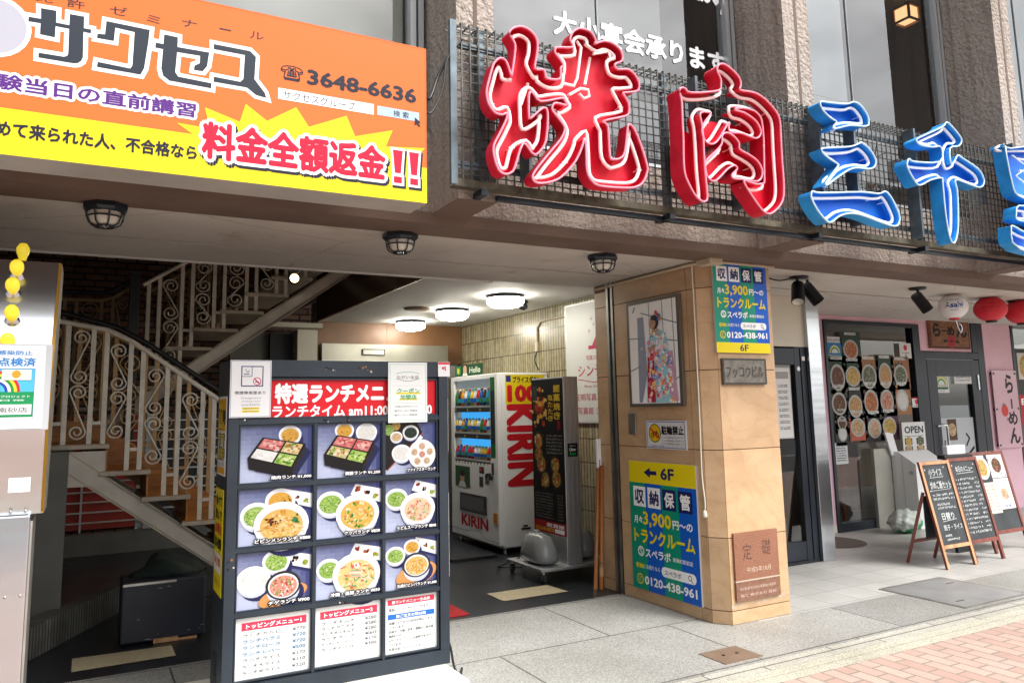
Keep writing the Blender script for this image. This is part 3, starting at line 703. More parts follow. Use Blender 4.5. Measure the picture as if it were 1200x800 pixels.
def logo(pts, k, ox=0, oy=0):
    q = [S.fr(ox + x * k, oy + y * k) for x, y in pts]
    q2 = [(u * S.W, v * S.H) for u, v in q]
    ar = sum(q2[i - 1][0] * q2[i][1] - q2[i][0] * q2[i - 1][1] for i in range(len(q2)))
    o = offset_poly(q2, .0165 if ar > 0 else -.0165)
    S.poly([(u / S.W, v / S.H) for u, v in o], WH, 2); S.poly(q, DK, 3)
k1 = .125
logo([(385, 80), (530, 105), (527, 215), (650, 240), (655, 135), (790, 160), (787, 268), (855, 280), (852, 318), (783, 303), (778, 540), (762, 575), (730, 595), (690, 598), (360, 542), (362, 497), (600, 535), (632, 525), (640, 500), (648, 275), (522, 250), (515, 355), (375, 325), (381, 222), (265, 205), (270, 160), (385, 180)], k1)
k2 = .43333
logo([(288, 58), (405, 82), (402, 110), (390, 185), (380, 203), (262, 182), (264, 168), (352, 186), (358, 178), (364, 88), (312, 76), (308, 112), (262, 104), (264, 92), (284, 94)], k2)
logo([(444, 94), (481, 102), (480, 128), (566, 143), (560, 180), (548, 194), (524, 190), (526, 178), (540, 172), (541, 152), (479, 142), (474, 196), (482, 208), (572, 226), (571, 240), (458, 219), (441, 205), (436, 186), (441, 134), (420, 130), (421, 116), (442, 120)], k2)
logo([(578, 120), (676, 139), (692, 155), (688, 215), (716, 252), (720, 266), (692, 258), (668, 238), (577, 222), (578, 208), (650, 222), (658, 214), (662, 150), (578, 134)], k2)
u, v = S.fr(-8, 30); S.ell(u, v, .0118 * 1.0, WH, 1); S.ell(u, v, .047, WH, 2); S.ell(u, v, .041, C('#bdbdca'), 3); S.ell(u - .004, v, .012, C('#dcdce4'), 4)
S.ptxt('☎', (329, 75), (355, 98), BKN, 2, bold=.01); S.ptxt('3648-6636', (360, 81), (488, 122), BKN, 2, bold=.035)
a = S.fr(326, 103); c = S.fr(438, 135); S.rect(a[0], a[1], c[0], a[1] + (S.fr(326, 116)[1] - a[1]), WH, 2); S.txt('サクセスグループ', a[0] + .008, a[1] + .008, a[0] + (c[0] - a[0]) * .8, S.fr(326, 115)[1], BKN, 3)
a2 = S.fr(442, 124); c2 = S.fr(491, 147); S.rect(a2[0], a2[1], c2[0], a2[1] + .058, C('#b9d4e8'), 2); S.txt('検 索', a2[0] + .03, a2[1] + .01, c2[0] - .02, a2[1] + .05, BKN, 3, bold=.005)
S.ppoly([(486, 138), (486, 147), (488.5, 145.5), (491, 149), (492.5, 148), (490, 144.5), (493, 144)], BKN, 4)
a = S.fr(0, 85); bb = S.fr(231, 140)
for ln, m_, pd, bo in ((2, WH, .011, .03), (3, PU, 0, .03)):
    S.txt('試験当日の直前講習', S.fr(-38, 78)[0], S.fr(15, 88)[1], S.fr(230, 118)[0], S.fr(15, 107)[1], m_, ln, bold=bo, pad=pd)
S.txt('初めて来られた人、不合格なら', S.fr(-26, 135)[0], S.fr(3, 141)[1], S.fr(231, 175)[0], S.fr(3, 160)[1], BKN, 3, bold=.035)
tl = S.fr(237, 140); br = S.fr(492, 222)
yt = S.fr(240, 141)[1]; yb_ = S.fr(237, 186)[1]
for ln, m_, pd, bo, dx, dy in ((3, BKN, .016, .045, .003, .014), (4, WH, .014, .045, 0, 0), (5, RD, 0, .045, 0, 0)):
    S.txt('料金全額返金', tl[0] + dx, yt + dy, S.fr(452, 200)[0] + dx, yb_ + dy, m_, ln, bold=bo, pad=pd)
    for px in (466, 485):
        q = S.fr(px, 200)[0]; e = pd / S.W * .8; ev = pd / S.H * .8; wv = .0095
        y0_ = yt + .01; y1_ = yb_
        S.poly([(q - wv - e + dx, y0_ - ev + dy), (q + wv + e + dx, y0_ - ev + dy), (q + wv * .6 + e + dx, y0_ + (y1_ - y0_) * .70 + ev + dy), (q - wv * .6 - e + dx, y0_ + (y1_ - y0_) * .70 + ev + dy)], m_, ln)
        S.rect(q - wv * .8 - e + dx, y0_ + (y1_ - y0_) * .80 - ev + dy, q + wv * .8 + e + dx, y1_ + ev + dy, m_, ln)
f.build('printed_face', t)
# loose cables between the board and the wire frame
b = MB(); b.tube(smooth_poly([(1.40, 3.42, 3.10), (1.46, 3.46, 3.05), (1.53, 3.50, 3.2), (1.6, 3.5, 3.34)], 5, False), .008, BLACK, 6)
b.tube(smooth_poly([(1.39, 3.42, 3.02), (1.47, 3.47, 2.98), (1.54, 3.47, 3.12), (1.56, 3.45, 3.28), (1.64, 3.44, 3.40)], 5, False), .006, GALV, 6)
o = b.build('sign_cable'); tag(o, 'loose dark cables hanging between the orange board and the wire mesh frame', 'cable')

# ------------------------------------------------------------------ wire mesh frame with neon characters
YM = 3.45
t = thing('wire_sign_frame', 'long rusty wire mesh frame bolted in front of the building to carry the neon characters', 'sign frame', (4.5, YM, 2.6))
X0, X1, Z0, Z1 = 1.59, 8.4, 2.632, 3.495
b = MB(); dx = .05; n = int((X1 - X0) / dx)
for i in range(1, n):
    x = X0 + i * dx
    b.box(x - .0034, x + .0034, YM - .0055, YM, Z0, Z1, GALV)
m = int((Z1 - Z0) / dx)
for i in range(1, m + 1):
    z = Z0 + i * (Z1 - Z0) / (m + .3)
    b.box(X0, X1, YM + .0002, YM + .0055, z - .0031, z + .0031, GALV)
for i in range(1, n):                                   # mesh over the top of the box
    x = X0 + i * dx; b.box(x - .0034, x + .0034, YM, YM + .10, Z1 - .004, Z1 + .002, GALV)
for i in range(0, 3): b.box(X0, X1, YM + .03 + i * .03, YM + .035 + i * .03, Z1 - .0095, Z1 - .0042, GALV)
b.build('wire_mesh', t)
b = MB()
b.box(X0 - .012, X0 + .018, YM - .012, YM - .006, Z0 - .01, Z1 + .005, GALVBAR); b.box(X0 - .018, X0 - .012, YM - .012, YM + .012, Z0 - .01, Z1 + .005, GALVBAR)
b.box(X0, X1, YM - .011, YM - .006, Z0 - .012, Z0 + .02, RUSTBAR); b.box(X0, X1, YM - .011, YM + .05, Z0 - .018, Z0 - .0125, RUSTBAR)
b.box(X0, X1, YM + .006, YM + .011, Z0 + .08, Z0 + .12, GALVBAR); b.box(X0, X1, YM + .006, YM + .03, Z1 - .13, Z1 - .10, GALVBAR)
b.build('angle_frame', t)
b = MB(); b.box(X0 + .28, X1, YM + .055, YM + .085, Z0 - .05, Z0 - .022, DARKNAVY); b.build('support_rail', t)
for x in (1.76, 3.0, 4.27, 5.4, 6.9):
    b = MB(); b.box(x - .02, x + .02, YM - .01, YM + .13, Z0 - .05, Z0 - .0185, DARKNAVY); b.box(x - .02, x + .02, YM + .012, YM + .05, Z0, Z1 - .01, GALVBAR); b.build('bracket', t)
r = random.Random(4)
for x in (3.5, 4.75, 5.25, 6.25):
    b = MB(); z = 3.0 + r.random() * .3; b.box(x, x + .09, YM + .052, YM + .14, z, z + .16, mat('transformer box', (.30, .31, .31), .5, .2), bev=.004); b.build('transformer', t)
for k in range(9):
    b = MB(); x = 1.8 + k * .62; pts = [(x + r.uniform(-.1, .1) + .12 * i, YM + .02 + r.uniform(0, .02), 3.36 - .1 * r.random() - (.05 if i in (1, 2) else 0)) for i in range(4)]
    b.tube(smooth_poly(pts, 4, False), .0045, BLACK, 5); b.build('cable', t)

def neon_char(name, label, polys, red, yf=3.25, yb=3.35, inset=.034, tubes=()):
    """open channel letter: traced outline set at the letter's own distance, with depth; polys in photo pixels of the rim"""
    TD = (yb - yf) * .38
    base, side, rim, tube = (RED_ENAMEL, RED_SIDE, PINKRIM, NEON_RED) if red else (BLUE_ENAMEL, BLUE_SIDE, BLUERIM, NEON_WHITE)
    allp = []
    for pl in polys:
        q = [P(x, y, 'Y', yf) for x, y in pl]; allp.append(smooth_poly([(p.x, -p.z) for p in q], 3))
    xs = [p[0] for q in allp for p in q]; zs = [-p[1] for q in allp for p in q]
    t = thing(name, label, 'neon sign', ((min(xs) + max(xs)) / 2, yb, min(zs)), 'neon characters of the restaurant name')
    b = MB(); fr = lambda u, v, h: (u, h, -v)
    for q in allp:
        b.prism(q, base, side=side, caps=(0, 1), fr=fr, h0=yf, h1=yb)
    b.build('channel', t)
    b = MB()
    for q in allp: b.tube([(u, yf, -v) for u, v in q], .006, rim, 6, closed=True)
    b.build('rim', t)
    b = MB()
    for q in allp:
        ar = sum(q[i - 1][0] * q[i][1] - q[i][0] * q[i - 1][1] for i in range(len(q)))
        o = offset_poly(q, -inset if ar > 0 else inset)
        # drop kinks where the inset folds over itself
        o2 = []
        for i, p in enumerate(o):
            d0 = Vector(q[(i + 1) % len(q)]) - Vector(q[i - 1]); d1 = Vector(o[(i + 1) % len(o)]) - Vector(o[i - 1])
            if d0.dot(d1) > 0: o2.append(p)
        if len(o2) > 6:
            o2 = smooth_poly(o2[::2], 3)
            cut = int(len(o2) * .97)
            b.tube([(u, yf + TD, -v) for u, v in o2[:cut]], .011, tube, 7)
            for i in range(4, len(o2) - 4, max(9, len(o2) // 9)):
                u, v = o2[i]; b.cyl((u, yf + TD, -v), (u, yb - .002, -v), .004, tube, 5); b.box(u - .016, u + .016, yf + TD - .005, yf + TD + .007, -v - .003, -v + .003, WHITE)
    for pl in tubes:
        q = [P(x, y, 'Y', yf + TD) for x, y in pl]; b.tube([(p.x, yf + TD, p.z) for p in q], .0088, tube, 7)
    if b.v: b.build('neon_tube', t)
    cx = (min(xs) + max(xs)) / 2; w = (max(xs) - min(xs)) * .2
    for sx in (-1, 1):
        b = MB(); b.box(cx + sx * w - .010, cx + sx * w + .010, yb + .001, YM - .012, min(zs) + .05, max(zs) - .05, GALVBAR); b.build('mounting_post', t)
    return t
def sc(off, k, pts): return [(off[0] + x * k, off[1] + y * k) for x, y in pts]
A, Bc, Cc, D = (560, 20), (650, 20), (560, 110), (650, 110); k = .15
yaki = (sc(A, k, [(245, 130), (270, 92), (330, 75), (390, 95), (440, 140), (465, 200), (460, 300), (445, 402), (510, 412), (525, 440), (540, 480), (640, 484), (646, 400), (668, 380), (640, 330), (605, 285), (603, 255), (620, 238), (740, 236), (720, 180), (735, 130), (760, 105), (800, 90)])
        + sc(Bc, k, [(270, 110), (305, 150), (322, 190), (312, 212), (380, 190), (450, 205), (510, 255), (530, 310), (520, 348), (470, 370), (490, 408), (570, 410), (620, 445), (655, 505), (658, 560), (630, 583), (545, 592)])
        + sc(D, k, [(535, 0), (575, 70), (580, 140), (550, 175), (375, 215), (415, 255), (432, 485), (460, 512), (520, 500), (550, 440), (570, 260), (585, 240), (620, 275), (670, 390), (722, 560), (720, 620), (690, 690), (640, 725), (560, 735), (360, 720), (290, 680), (252, 600), (245, 450), (236, 345), (222, 385)])
        + sc(Cc, k, [(800, 450), (750, 545), (650, 650), (560, 690), (470, 697), (430, 668), (442, 610), (560, 460), (650, 350), (678, 270), (640, 205), (585, 135), (583, 95), (610, 72), (690, 90)])
        + sc(A, k, [(680, 655), (650, 635), (490, 660), (430, 595), (400, 605)])
        + sc(Cc, k, [(400, 180), (420, 186), (510, 110), (545, 150), (540, 300), (520, 400), (460, 472), (420, 460), (352, 388), (290, 570), (260, 615), (210, 627), (160, 590), (125, 480), (125, 400), (170, 310), (222, 200), (225, 150), (190, 165), (130, 145), (85, 80), (68, 10)])
        + sc(A, k, [(70, 560), (90, 480), (120, 375), (150, 335), (182, 322), (222, 350), (258, 448), (266, 445), (292, 250), (280, 190)]))
neon_char('neon_character', 'largest red neon character with many strokes, next to the orange sign board', [yaki], True, yb=3.335,
          tubes=[sc(Bc, k, [(60, 520), (150, 540), (175, 480), (205, 240), (170, 190)]), sc(Bc, k, [(300, 290), (415, 270), (440, 340)]), sc(Bc, k, [(235, 530), (275, 320)]), sc(Bc, k, [(110, 610), (200, 560), (260, 570), (270, 620), (225, 640), (190, 600)]), sc(A, k, [(335, 690), (390, 520)])])
E_, F_ = (780, 70), (780, 160); k = .125
niku = (sc(E_, k, [(130, 290), (150, 265), (180, 270), (240, 310), (490, 292), (518, 235), (515, 180), (485, 110), (485, 70), (510, 42), (560, 48), (640, 110), (695, 180), (705, 240), (700, 285), (830, 310), (930, 370), (1030, 480), (1070, 570), (1080, 720)])
        + sc(F_, k, [(1090, 200), (1105, 400), (1105, 560), (1070, 650), (1000, 715), (950, 720), (890, 670), (780, 510), (735, 430), (745, 412), (800, 432), (860, 447), (915, 438), (925, 400), (920, 100)])
        + sc(E_, k, [(920, 790), (910, 640), (890, 545), (830, 482), (720, 455), (640, 468), (740, 500), (840, 570), (888, 650), (888, 705), (850, 738), (780, 718), (700, 688), (610, 683), (588, 640), (598, 600), (590, 592), (560, 640), (490, 755), (435, 792), (375, 765), (342, 690), (352, 610), (420, 510), (405, 495), (325, 500), (338, 600)])
        + sc(F_, k, [(352, 0), (368, 300), (392, 560), (370, 607), (330, 600), (270, 540), (190, 380), (170, 250), (165, 0)])
        + sc(E_, k, [(158, 600), (150, 400)]))
hito = sc(F_, k, [(530, -10), (575, -35), (640, 0), (688, 60), (695, 120), (780, 170), (860, 230), (903, 310), (898, 385), (850, 422), (740, 403), (640, 393), (620, 360), (668, 310), (665, 285), (640, 272), (580, 305), (500, 390), (450, 420), (400, 388), (375, 320), (372, 250), (400, 205), (490, 120), (528, 60)])
neon_char('neon_character', 'red neon character shaped like an open box with strokes inside', [niku, hito], True, yb=3.365, inset=.026)
k = .2; O = (930, 110)
san = [sc(O, k, q) for q in ([(155, 60), (165, 45), (200, 50), (310, 60), (350, 48), (390, 65), (430, 120), (440, 165), (425, 190), (330, 185), (240, 205), (235, 188), (252, 165), (215, 140), (175, 100)],
      [(165, 330), (178, 318), (330, 310), (385, 290), (405, 290), (450, 330), (480, 385), (475, 425), (440, 440), (350, 435), (270, 480), (195, 535), (190, 520), (255, 430), (258, 412), (210, 380), (175, 350)],
      [(105, 580), (115, 570), (160, 580), (400, 575), (500, 585), (540, 572), (580, 620), (620, 710), (615, 760), (590, 775), (520, 755), (400, 710), (330, 700), (270, 715), (220, 752), (190, 740), (140, 680), (105, 610)])]
neon_char('neon_character', 'blue neon character of three stacked horizontal strokes', san, False, inset=.028)
k = .2125; O = (1040, 130)
sen = sc(O, k, [(160, 160), (180, 145), (300, 90), (322, 65), (345, 75), (400, 140), (408, 170), (390, 195), (345, 205), (350, 290), (370, 275), (388, 245), (420, 265), (500, 320), (530, 370), (530, 405), (505, 422), (440, 400), (375, 380), (385, 440), (390, 560), (388, 660), (370, 727), (345, 700), (320, 560), (305, 400), (298, 370), (240, 380), (180, 410), (150, 385), (110, 310), (112, 275), (122, 265), (150, 280), (290, 280), (295, 200), (250, 200), (190, 190), (165, 175)])
neon_char('neon_character', 'blue neon character shaped like a cross with a long pointed stem', [sen], False, inset=.03)
ri = [(1178, 171), (1184, 174), (1262, 172), (1266, 236), (1236, 240), (1236, 252), (1264, 254), (1264, 270), (1236, 271), (1238, 284), (1274, 288), (1274, 306), (1196, 292), (1185, 268), (1188, 265), (1201, 272), (1214, 273), (1214, 262), (1193, 258), (1191, 250), (1194, 241), (1214, 243), (1214, 237), (1193, 229), (1186, 214)]
neon_char('neon_character', 'blue neon character with boxy strokes, cut off by the photo edge', [ri], False, inset=.03,
          tubes=[[(1186, 182), (1204, 196), (1190, 206), (1206, 220)], [(1192, 186), (1215, 190)], [(1194, 200), (1218, 204)], [(1198, 248), (1206, 276), (1222, 280)]])
# ------------------------------------------------------------------ signs on the pillar
NV = C('#1e2366'); TG = C('#10a082', .35); TB = C('#1466d6', .35); SY = C('#ffe81c', .35); KOG = C('#ffffff', .4, .85)
def trunk_sign(B, L0, top):
    """top=True: the yellow band with the floor stands over the text"""
    y0, y1 = (.17, 1.0) if top else (0.0, .885)
    h = y1 - y0; Y = lambda v: y0 + v * h
    for i in range(4): B.rect(i / 4, y0, (i + 1) / 4, y1, TG if i % 2 == 0 else TB, L0)
    if top:
        B.rect(0, 0, 1, y0, SY, L0)
        B.poly([(.24, .085), (.34, .045), (.34, .125)], NV, L0 + 1); B.rect(.33, .07, .44, .10, NV, L0 + 1)
        B.txt('6F', .50, .04, .70, .13, NV, L0 + 1, bold=.03)
    else:
        B.rect(0, y1, 1, 1, SY, L0); B.txt('6F', .42, y1 + .022, .58, .982, NV, L0 + 1, bold=.02)
    for i, ch in enumerate('収納保管'):
        xa = .06 + i * .228; dark = i > 1
        B.rect(xa, Y(.035), xa + .195, Y(.225), NV if dark else KOG, L0 + 1)
        B.txt(ch, xa + .025, Y(.06), xa + .17, Y(.20), KOG if dark else NV, L0 + 2, bold=.03)
    B.txt('月々', .06, Y(.315), .19, Y(.385), KOG, L0 + 2, bold=.03); B.txt('3,900', .20, Y(.265), .63, Y(.41), SY, L0 + 2, bold=.03)
    B.txt('円〜の', .65, Y(.305), .93, Y(.385), KOG, L0 + 2, bold=.03)
    B.txt('トランクルーム', .05, Y(.43), .95, Y(.565), SY, L0 + 2, bold=.035)
    B.ring(.15, Y(.645), .05, .014, KOG, L0 + 2); B.txt('S', .125, Y(.615), .175, Y(.675), KOG, L0 + 2)
    B.txt('スペラボ', .22, Y(.605), .60, Y(.69), KOG, L0 + 2, bold=.03); B.txt('東陽町駅前店', .63, Y(.635), .91, Y(.675), KOG, L0 + 2, bold=.01)
    B.txt('収納', .06, Y(.755), .18, Y(.805), SY, L0 + 2, bold=.03); B.txt('にお困りなら', .185, Y(.76), .43, Y(.80), KOG, L0 + 2, bold=.01)
    B.rect(.50, Y(.74), .90, Y(.83), KOG, L0 + 1); B.ell(.50, Y(.785), .045, KOG, L0 + 1, ry=.045 * h); B.ell(.90, Y(.785), .045, KOG, L0 + 1, ry=.045 * h)
    B.txt('スペラボ', .50, Y(.765), .74, Y(.81), NV, L0 + 2, bold=.01); B.ring(.86, Y(.78), .024, .007, NV, L0 + 2); B.line([(.875, Y(.80)), (.90, Y(.82))], .006, NV, L0 + 2)
    B.ring(.12, Y(.905), .052, .012, SY, L0 + 2); B.txt('✆', .095, Y(.88), .145, Y(.93), SY, L0 + 2)
    B.txt('0120-438-961', .19, Y(.865), .95, Y(.945), KOG, L0 + 2, bold=.03)
b = MB(); B = Bd.px(b, 'X', 3.872, (737, 537), (815, 547.5), (823, 709.5), (743, 688), base=.003, step=.0007)
B.slab(.02, C('#d8d8d8')); trunk_sign(B, 1, True)
o = b.build('storage_sign'); tag(o, 'large green and blue storage sign on the pillar side, yellow arrow band on top', 'sign')
b = MB(); B = Bd.px(b, 'Y', 4.13, (834.5, 309), (898, 312.5), (901, 414), (839.7, 413), base=.003, step=.0007)
B.slab(.014, C('#d8d8d8')); trunk_sign(B, 1, False)
o = b.build('storage_sign'); tag(o, 'smaller green and blue storage sign on the pillar front, yellow band at its foot', 'sign')
# bronze name plate
b = MB(); B = Bd.px(b, 'Y', 4.128, (845.5, 419), (896.5, 421), (898.5, 450), (848, 450.5), base=.004)
BRZ = mat('old bronze', (.16, .145, .125), .45, .6, var=.3, vs=20); BRD = mat('dark bronze', (.055, .05, .045), .5, .5)
B.slab(.02, BRZ); B.frame(0, 0, 1, 1, .03, BRD, 2); B.txt('フッコウビル', .07, .28, .93, .75, BRD, 2, bold=.015)
o = b.build('name_plate'); tag(o, 'weathered bronze building name plate under the small storage sign', 'plaque')
# granite plaque
b = MB(); B = Bd.px(b, 'Y', 4.13, (858.7, 623.7), (910.5, 620), (914.5, 695.5), (864, 705.5), base=.003)
B.slab(.02, REDGRANITE, 0, 0, 1, .70); B.slab(.02, DKGRANITE, 0, .72, 1, 1); B.slab(.018, C('#cdbfae'), 0, .7, 1, .72)
INC = mat('incised dark', (.09, .04, .03), .8); INL = mat('incised pale', (.55, .42, .34), .8)
B.txt('定礎', .18, .16, .84, .40, INC, 1, bold=-.01) if 0 else None
B.txt('定', .18, .17, .38, .41, INC, 1); B.txt('礎', .62, .14, .82, .37, INC, 1)
B.txt('平成5年10月', .25, .52, .80, .60, INL, 1); B.txt('設計監理 株式会社 建築設計事務所', .08, .80, .9, .845, INL, 1); B.txt('施工 株式会社 建設', .08, .90, .9, .945, INL, 1)
o = b.build('granite_plaque'); tag(o, 'red granite foundation stone let into the foot of the pillar front', 'plaque')
# no bicycle parking sign
b = MB(); B = Bd.px(b, 'X', 3.875, (757, 493), (803.5, 492), (805, 526), (758.5, 526), base=.003, step=.0006)
B.slab(.012, C('#e8e8ea')); B.frame(.02, .03, .98, .97, .014, C('#7d83b8'), 1)
B.ell(.23, .45, .155, C('#111111'), 1); B.ell(.23, .45, .14, C('#f6c416'), 2)
BK = C('#141414')
B.ring(.17, .52, .045, .012, BK, 3); B.ring(.29, .52, .045, .012, BK, 3); B.line([(.17, .52), (.21, .40), (.28, .40), (.23, .52), (.17, .52)], .006, BK, 3); B.line([(.28, .36), (.29, .52)], .006, BK, 3)
B.line([(.11, .28), (.35, .62)], .012, C('#d8232a'), 4)
B.txt('駐輪禁止', .40, .18, .95, .50, BK, 1, bold=.04)
for i in range(3): B.txt('ここは駐輪禁止区域です', .41, .56 + i * .11, .94, .62 + i * .11, BK, 1)
B.txt('この場所に駐輪しないでください', .06, .87, .94, .92, C('#4a50a0'), 1)
o = b.build('no_parking_sign'); tag(o, 'small white no bicycle parking sign with a yellow pictogram under the kimono poster', 'sign')
# little steel plate beside it
b = MB(); b.box(3.868, 3.886, 5.0, 5.09, 1.27, 1.44, STEEL_DIRTY, bev=.003); o = b.build('switch_plate'); tag(o, 'small blank steel plate on the pillar beside the no parking sign', 'plate')
# pale grout smeared along the foot
pl = [o for o in bpy.data.objects if o.name.startswith('stone_pillar')][0]; rg = random.Random(21); GT = mat('pale grout', (.46, .43, .37), .9)
b = MB(); B = Bd(b, (3.965, 4.1445, .2), (1, 0, 0), (0, 0, -1), .565, .2, base=.0006, step=.0002)
for k in range(34):
    u = rg.random(); B.ell(u, .40 - u * .12 + rg.gauss(0, .03), rg.uniform(.006, .03), GT, 1, ry=rg.uniform(.01, .03), n=7, rot=rg.uniform(-15, 15))
B = Bd(b, (3.8845, 5.2, .2), (0, -1, 0), (0, 0, -1), .94, .2, base=.0006, step=.0002)
for k in range(26): B.ell(rg.random(), .42 + rg.gauss(0, .03), rg.uniform(.004, .02), GT, 1, ry=rg.uniform(.01, .03), n=7)
b.build('grout_smear', pl)
# kimono poster in its frame
t = thing('framed_poster', 'framed photo poster of a person in a flowered kimono on the pillar', 'poster', (3.87, 4.75, 1.8))
b = MB(); B = Bd.px(b, 'X', 3.85, (733, 356.5), (795, 343), (801, 476), (739, 476.5), base=0)
B.slab(.025, mat('bronze grey frame', (.20, .18, .155), .35, .6)); 
b.build('frame', t)
b = MB(); B.mb = b; B.base = .001
# printed picture
B.rect(.05, .03, .95, .97, C('#f6fafc', .3, 1.0), 1)
B.poly([(.06, .035), (.30, .035), (.26, .96), (.06, .96)], C('#ffffff', .3, 1.0), 2); B.poly([(.22, .16), (.34, .16), (.38, .70), (.26, .96), (.20, .96)], C('#aab2c8'), 2)
for q in ([(.45, .03), (.47, .97)], [(.70, .03), (.72, .97)], [(.88, .03), (.9, .97)], [(.3, .12), (.95, .26)], [(.06, .35), (.28, .36)], [(.06, .66), (.25, .62)], [(.75, .40), (.95, .42)], [(.8, .80), (.95, .74)]): B.line(q, .008, C('#8a9a9e'), 3)
r = random.Random(7)
body = [(.50, .30), (.62, .29), (.74, .34), (.80, .46), (.84, .62), (.84, .93), (.78, .965), (.38, .965), (.42, .60), (.40, .46), (.44, .36)]
B.poly(body, C('#9fd4e0', .3, 1.0), 4)
B.poly([(.40, .50), (.52, .48), (.52, .96), (.36, .96)], C('#c83050'), 5); B.poly([(.72, .52), (.86, .50), (.93, .95), (.80, .96)], C('#eab6cf'), 4)
cols = [C(x, .3, 1.0) for x in ('#e0505a', '#ffffff', '#ee9a50', '#f6d0e2', '#ea7a92', '#ffe07a', '#d9eef4', '#ffffff', '#f6d0e2', '#6a8cc8')]
def inside(p, poly):
    c = False
    for i in range(len(poly)):
        (x1, y1), (x2, y2) = poly[i - 1], poly[i]
        if (y1 > p[1]) != (y2 > p[1]) and p[0] < (x2 - x1) * (p[1] - y1) / (y2 - y1) + x1: c = not c
    return c
for k in range(230):
    p = (r.uniform(.38, .84), r.uniform(.33, .95))
    if inside(p, body):
        B.ell(p[0], p[1], r.uniform(.012, .034), r.choice(cols), 6 + r.randint(0, 2), n=9)
        if r.random() < .4: B.ell(p[0], p[1], .010, r.choice(cols), 9, n=7)
SKIN = C('#d9a88c'); HAIR = C('#231a1a')
B.poly([(.49, .26), (.60, .25), (.61, .31), (.52, .34)], SKIN, 6); B.ell(.55, .225, .085, HAIR, 7, n=18); B.ell(.515, .235, .066, SKIN, 8, ry=.05, n=16); B.poly([(.49, .165), (.57, .155), (.62, .20), (.55, .21), (.50, .20)], HAIR, 9)
B.ell(.495, .225, .008, HAIR, 9, n=8); B.ell(.53, .225, .008, HAIR, 9, n=8); B.poly([(.46, .235), (.445, .245), (.465, .25)], SKIN, 9); B.ell(.49, .256, .012, C('#b8443e'), 9, ry=.005, n=8)
for q, c_ in (((.61, .15), '#d83040'), ((.65, .17), '#2f6cc0'), ((.63, .20), '#2f6cc0'), ((.67, .195), '#e8a030'), ((.59, .135), '#d86080')): B.ell(q[0], q[1], .026, C(c_), 10, n=9)
B.ell(.46, .48, .035, SKIN, 10, ry=.025, rot=-30); B.ell(.53, .45, .035, SKIN, 10, ry=.018, rot=-30)
for k in range(4): B.line([(.44 + k * .02, .47 - k * .006), (.47 + k * .02, .455 - k * .006)], .003, C('#b07a62'), 11)
B.line([(.18, .055), (.14, .10)], .012, C('#2a9aa8'), 4); B.scribble(.15, .435, .45, .47, WHITEPAPER, 10, 3, .004)
b.build('print', t)
# ------------------------------------------------------------------ lamps under the soffit
def caged_lamp(px, py, label):
    c = P(px, py, 'Z', ZS); c.z = ZS
    t = thing('caged_ceiling_lamp', label, 'ceiling lamp', (c.x, c.y, ZS - .14), 'caged lamps under the front soffit')
    K = .78; b = MB(); b.lathe([(r * K, h * K) for r, h in [(.125, 0), (.135, -.012), (.135, -.035), (.118, -.052), (.10, -.06), (0, -.06)]], c, DARKNAVY, 8, smooth=False); b.build('base', t)
    b = MB(); b.lathe([(r * K, h * K) for r, h in [(.098, -.058), (.096, -.09), (.082, -.125), (.05, -.14), (0, -.143)]], c, LAMPGLASS, 20); b.build('glass_shade', t)
    b = MB()
    for k in range(8):
        a = 2 * math.pi * k / 8 + .2; f = lambda r, z: (c.x + K * r * math.cos(a), c.y + K * r * math.sin(a), c.z + K * z)
        b.tube([f(.112, -.05), f(.106, -.09), f(.092, -.128), f(.056, -.147), f(.03, -.149)], (.0042), DARKNAVY, 5)
    for r_, z in ((.105, -.09), (.058, -.147)):
        b.tube([(c.x + K * r_ * math.cos(2 * math.pi * k / 24), c.y + K * r_ * math.sin(2 * math.pi * k / 24), c.z + K * z) for k in range(24)], (.0042), DARKNAVY, 5, closed=True)
    b.build('cage', t)
caged_lamp(124, 239, 'unlit caged lamp on the soffit above the yellow bulbs and stairs')
caged_lamp(469, 274, 'unlit caged lamp on the soffit under the exclamation marks of the orange sign')
caged_lamp(706, 299, 'unlit caged lamp on the soffit beside the head of the stone pillar')
def round_lamp(px, py, label):
    c = P(px, py, 'Z', ZC); c.z = ZC
    t = thing('round_ceiling_lamp', label, 'ceiling lamp', (c.x, c.y, ZC - .12), 'lit round lamps on the passage ceiling')
    b = MB(); b.lathe([(.15, 0), (.185, -.008), (.19, -.028), (.175, -.034), (0, -.034)], c, BLACKM, 28); b.build('base', t)
    b = MB(); b.lathe([(.18, -.034), (.186, -.055), (.18, -.085), (.14, -.112), (.07, -.124), (0, -.127)], c, LIT, 28); b.build('shade', t)
round_lamp(592, 346, 'lit white round lamp nearest the passage entrance')
round_lamp(530, 362.5, 'lit white round lamp in the middle of the row of three')
round_lamp(481, 376, 'lit white round lamp farthest down the passage')
t = thing('security_camera', 'small black dome camera on the passage ceiling beside the nearest lit lamp', 'camera', P(613, 352, 'Z', ZC - .05))
c = P(613, 352, 'Z', ZC); b = MB(); b.lathe([(.05, 0), (.055, -.03), (.03, -.035), (0, -.035)], c, BLACK, 14); b.build('base', t)
b = MB(); b.lathe([(.042, -.036), (.05, -.06), (.04, -.09), (0, -.105)], c, mat('dark dome', (.01, .01, .012), .08, coat=.5), 14); b.build('dome', t)
c = P(490, 361, 'Z', ZC); b = MB(); b.lathe([(.16, 0), (.15, -.02), (.1, -.026), (0, -.028)], c, BROWNPLATE, 20); o = b.build('ceiling_vent'); tag(o, 'flat brown round vent on the passage ceiling beside the lit lamps', 'vent')
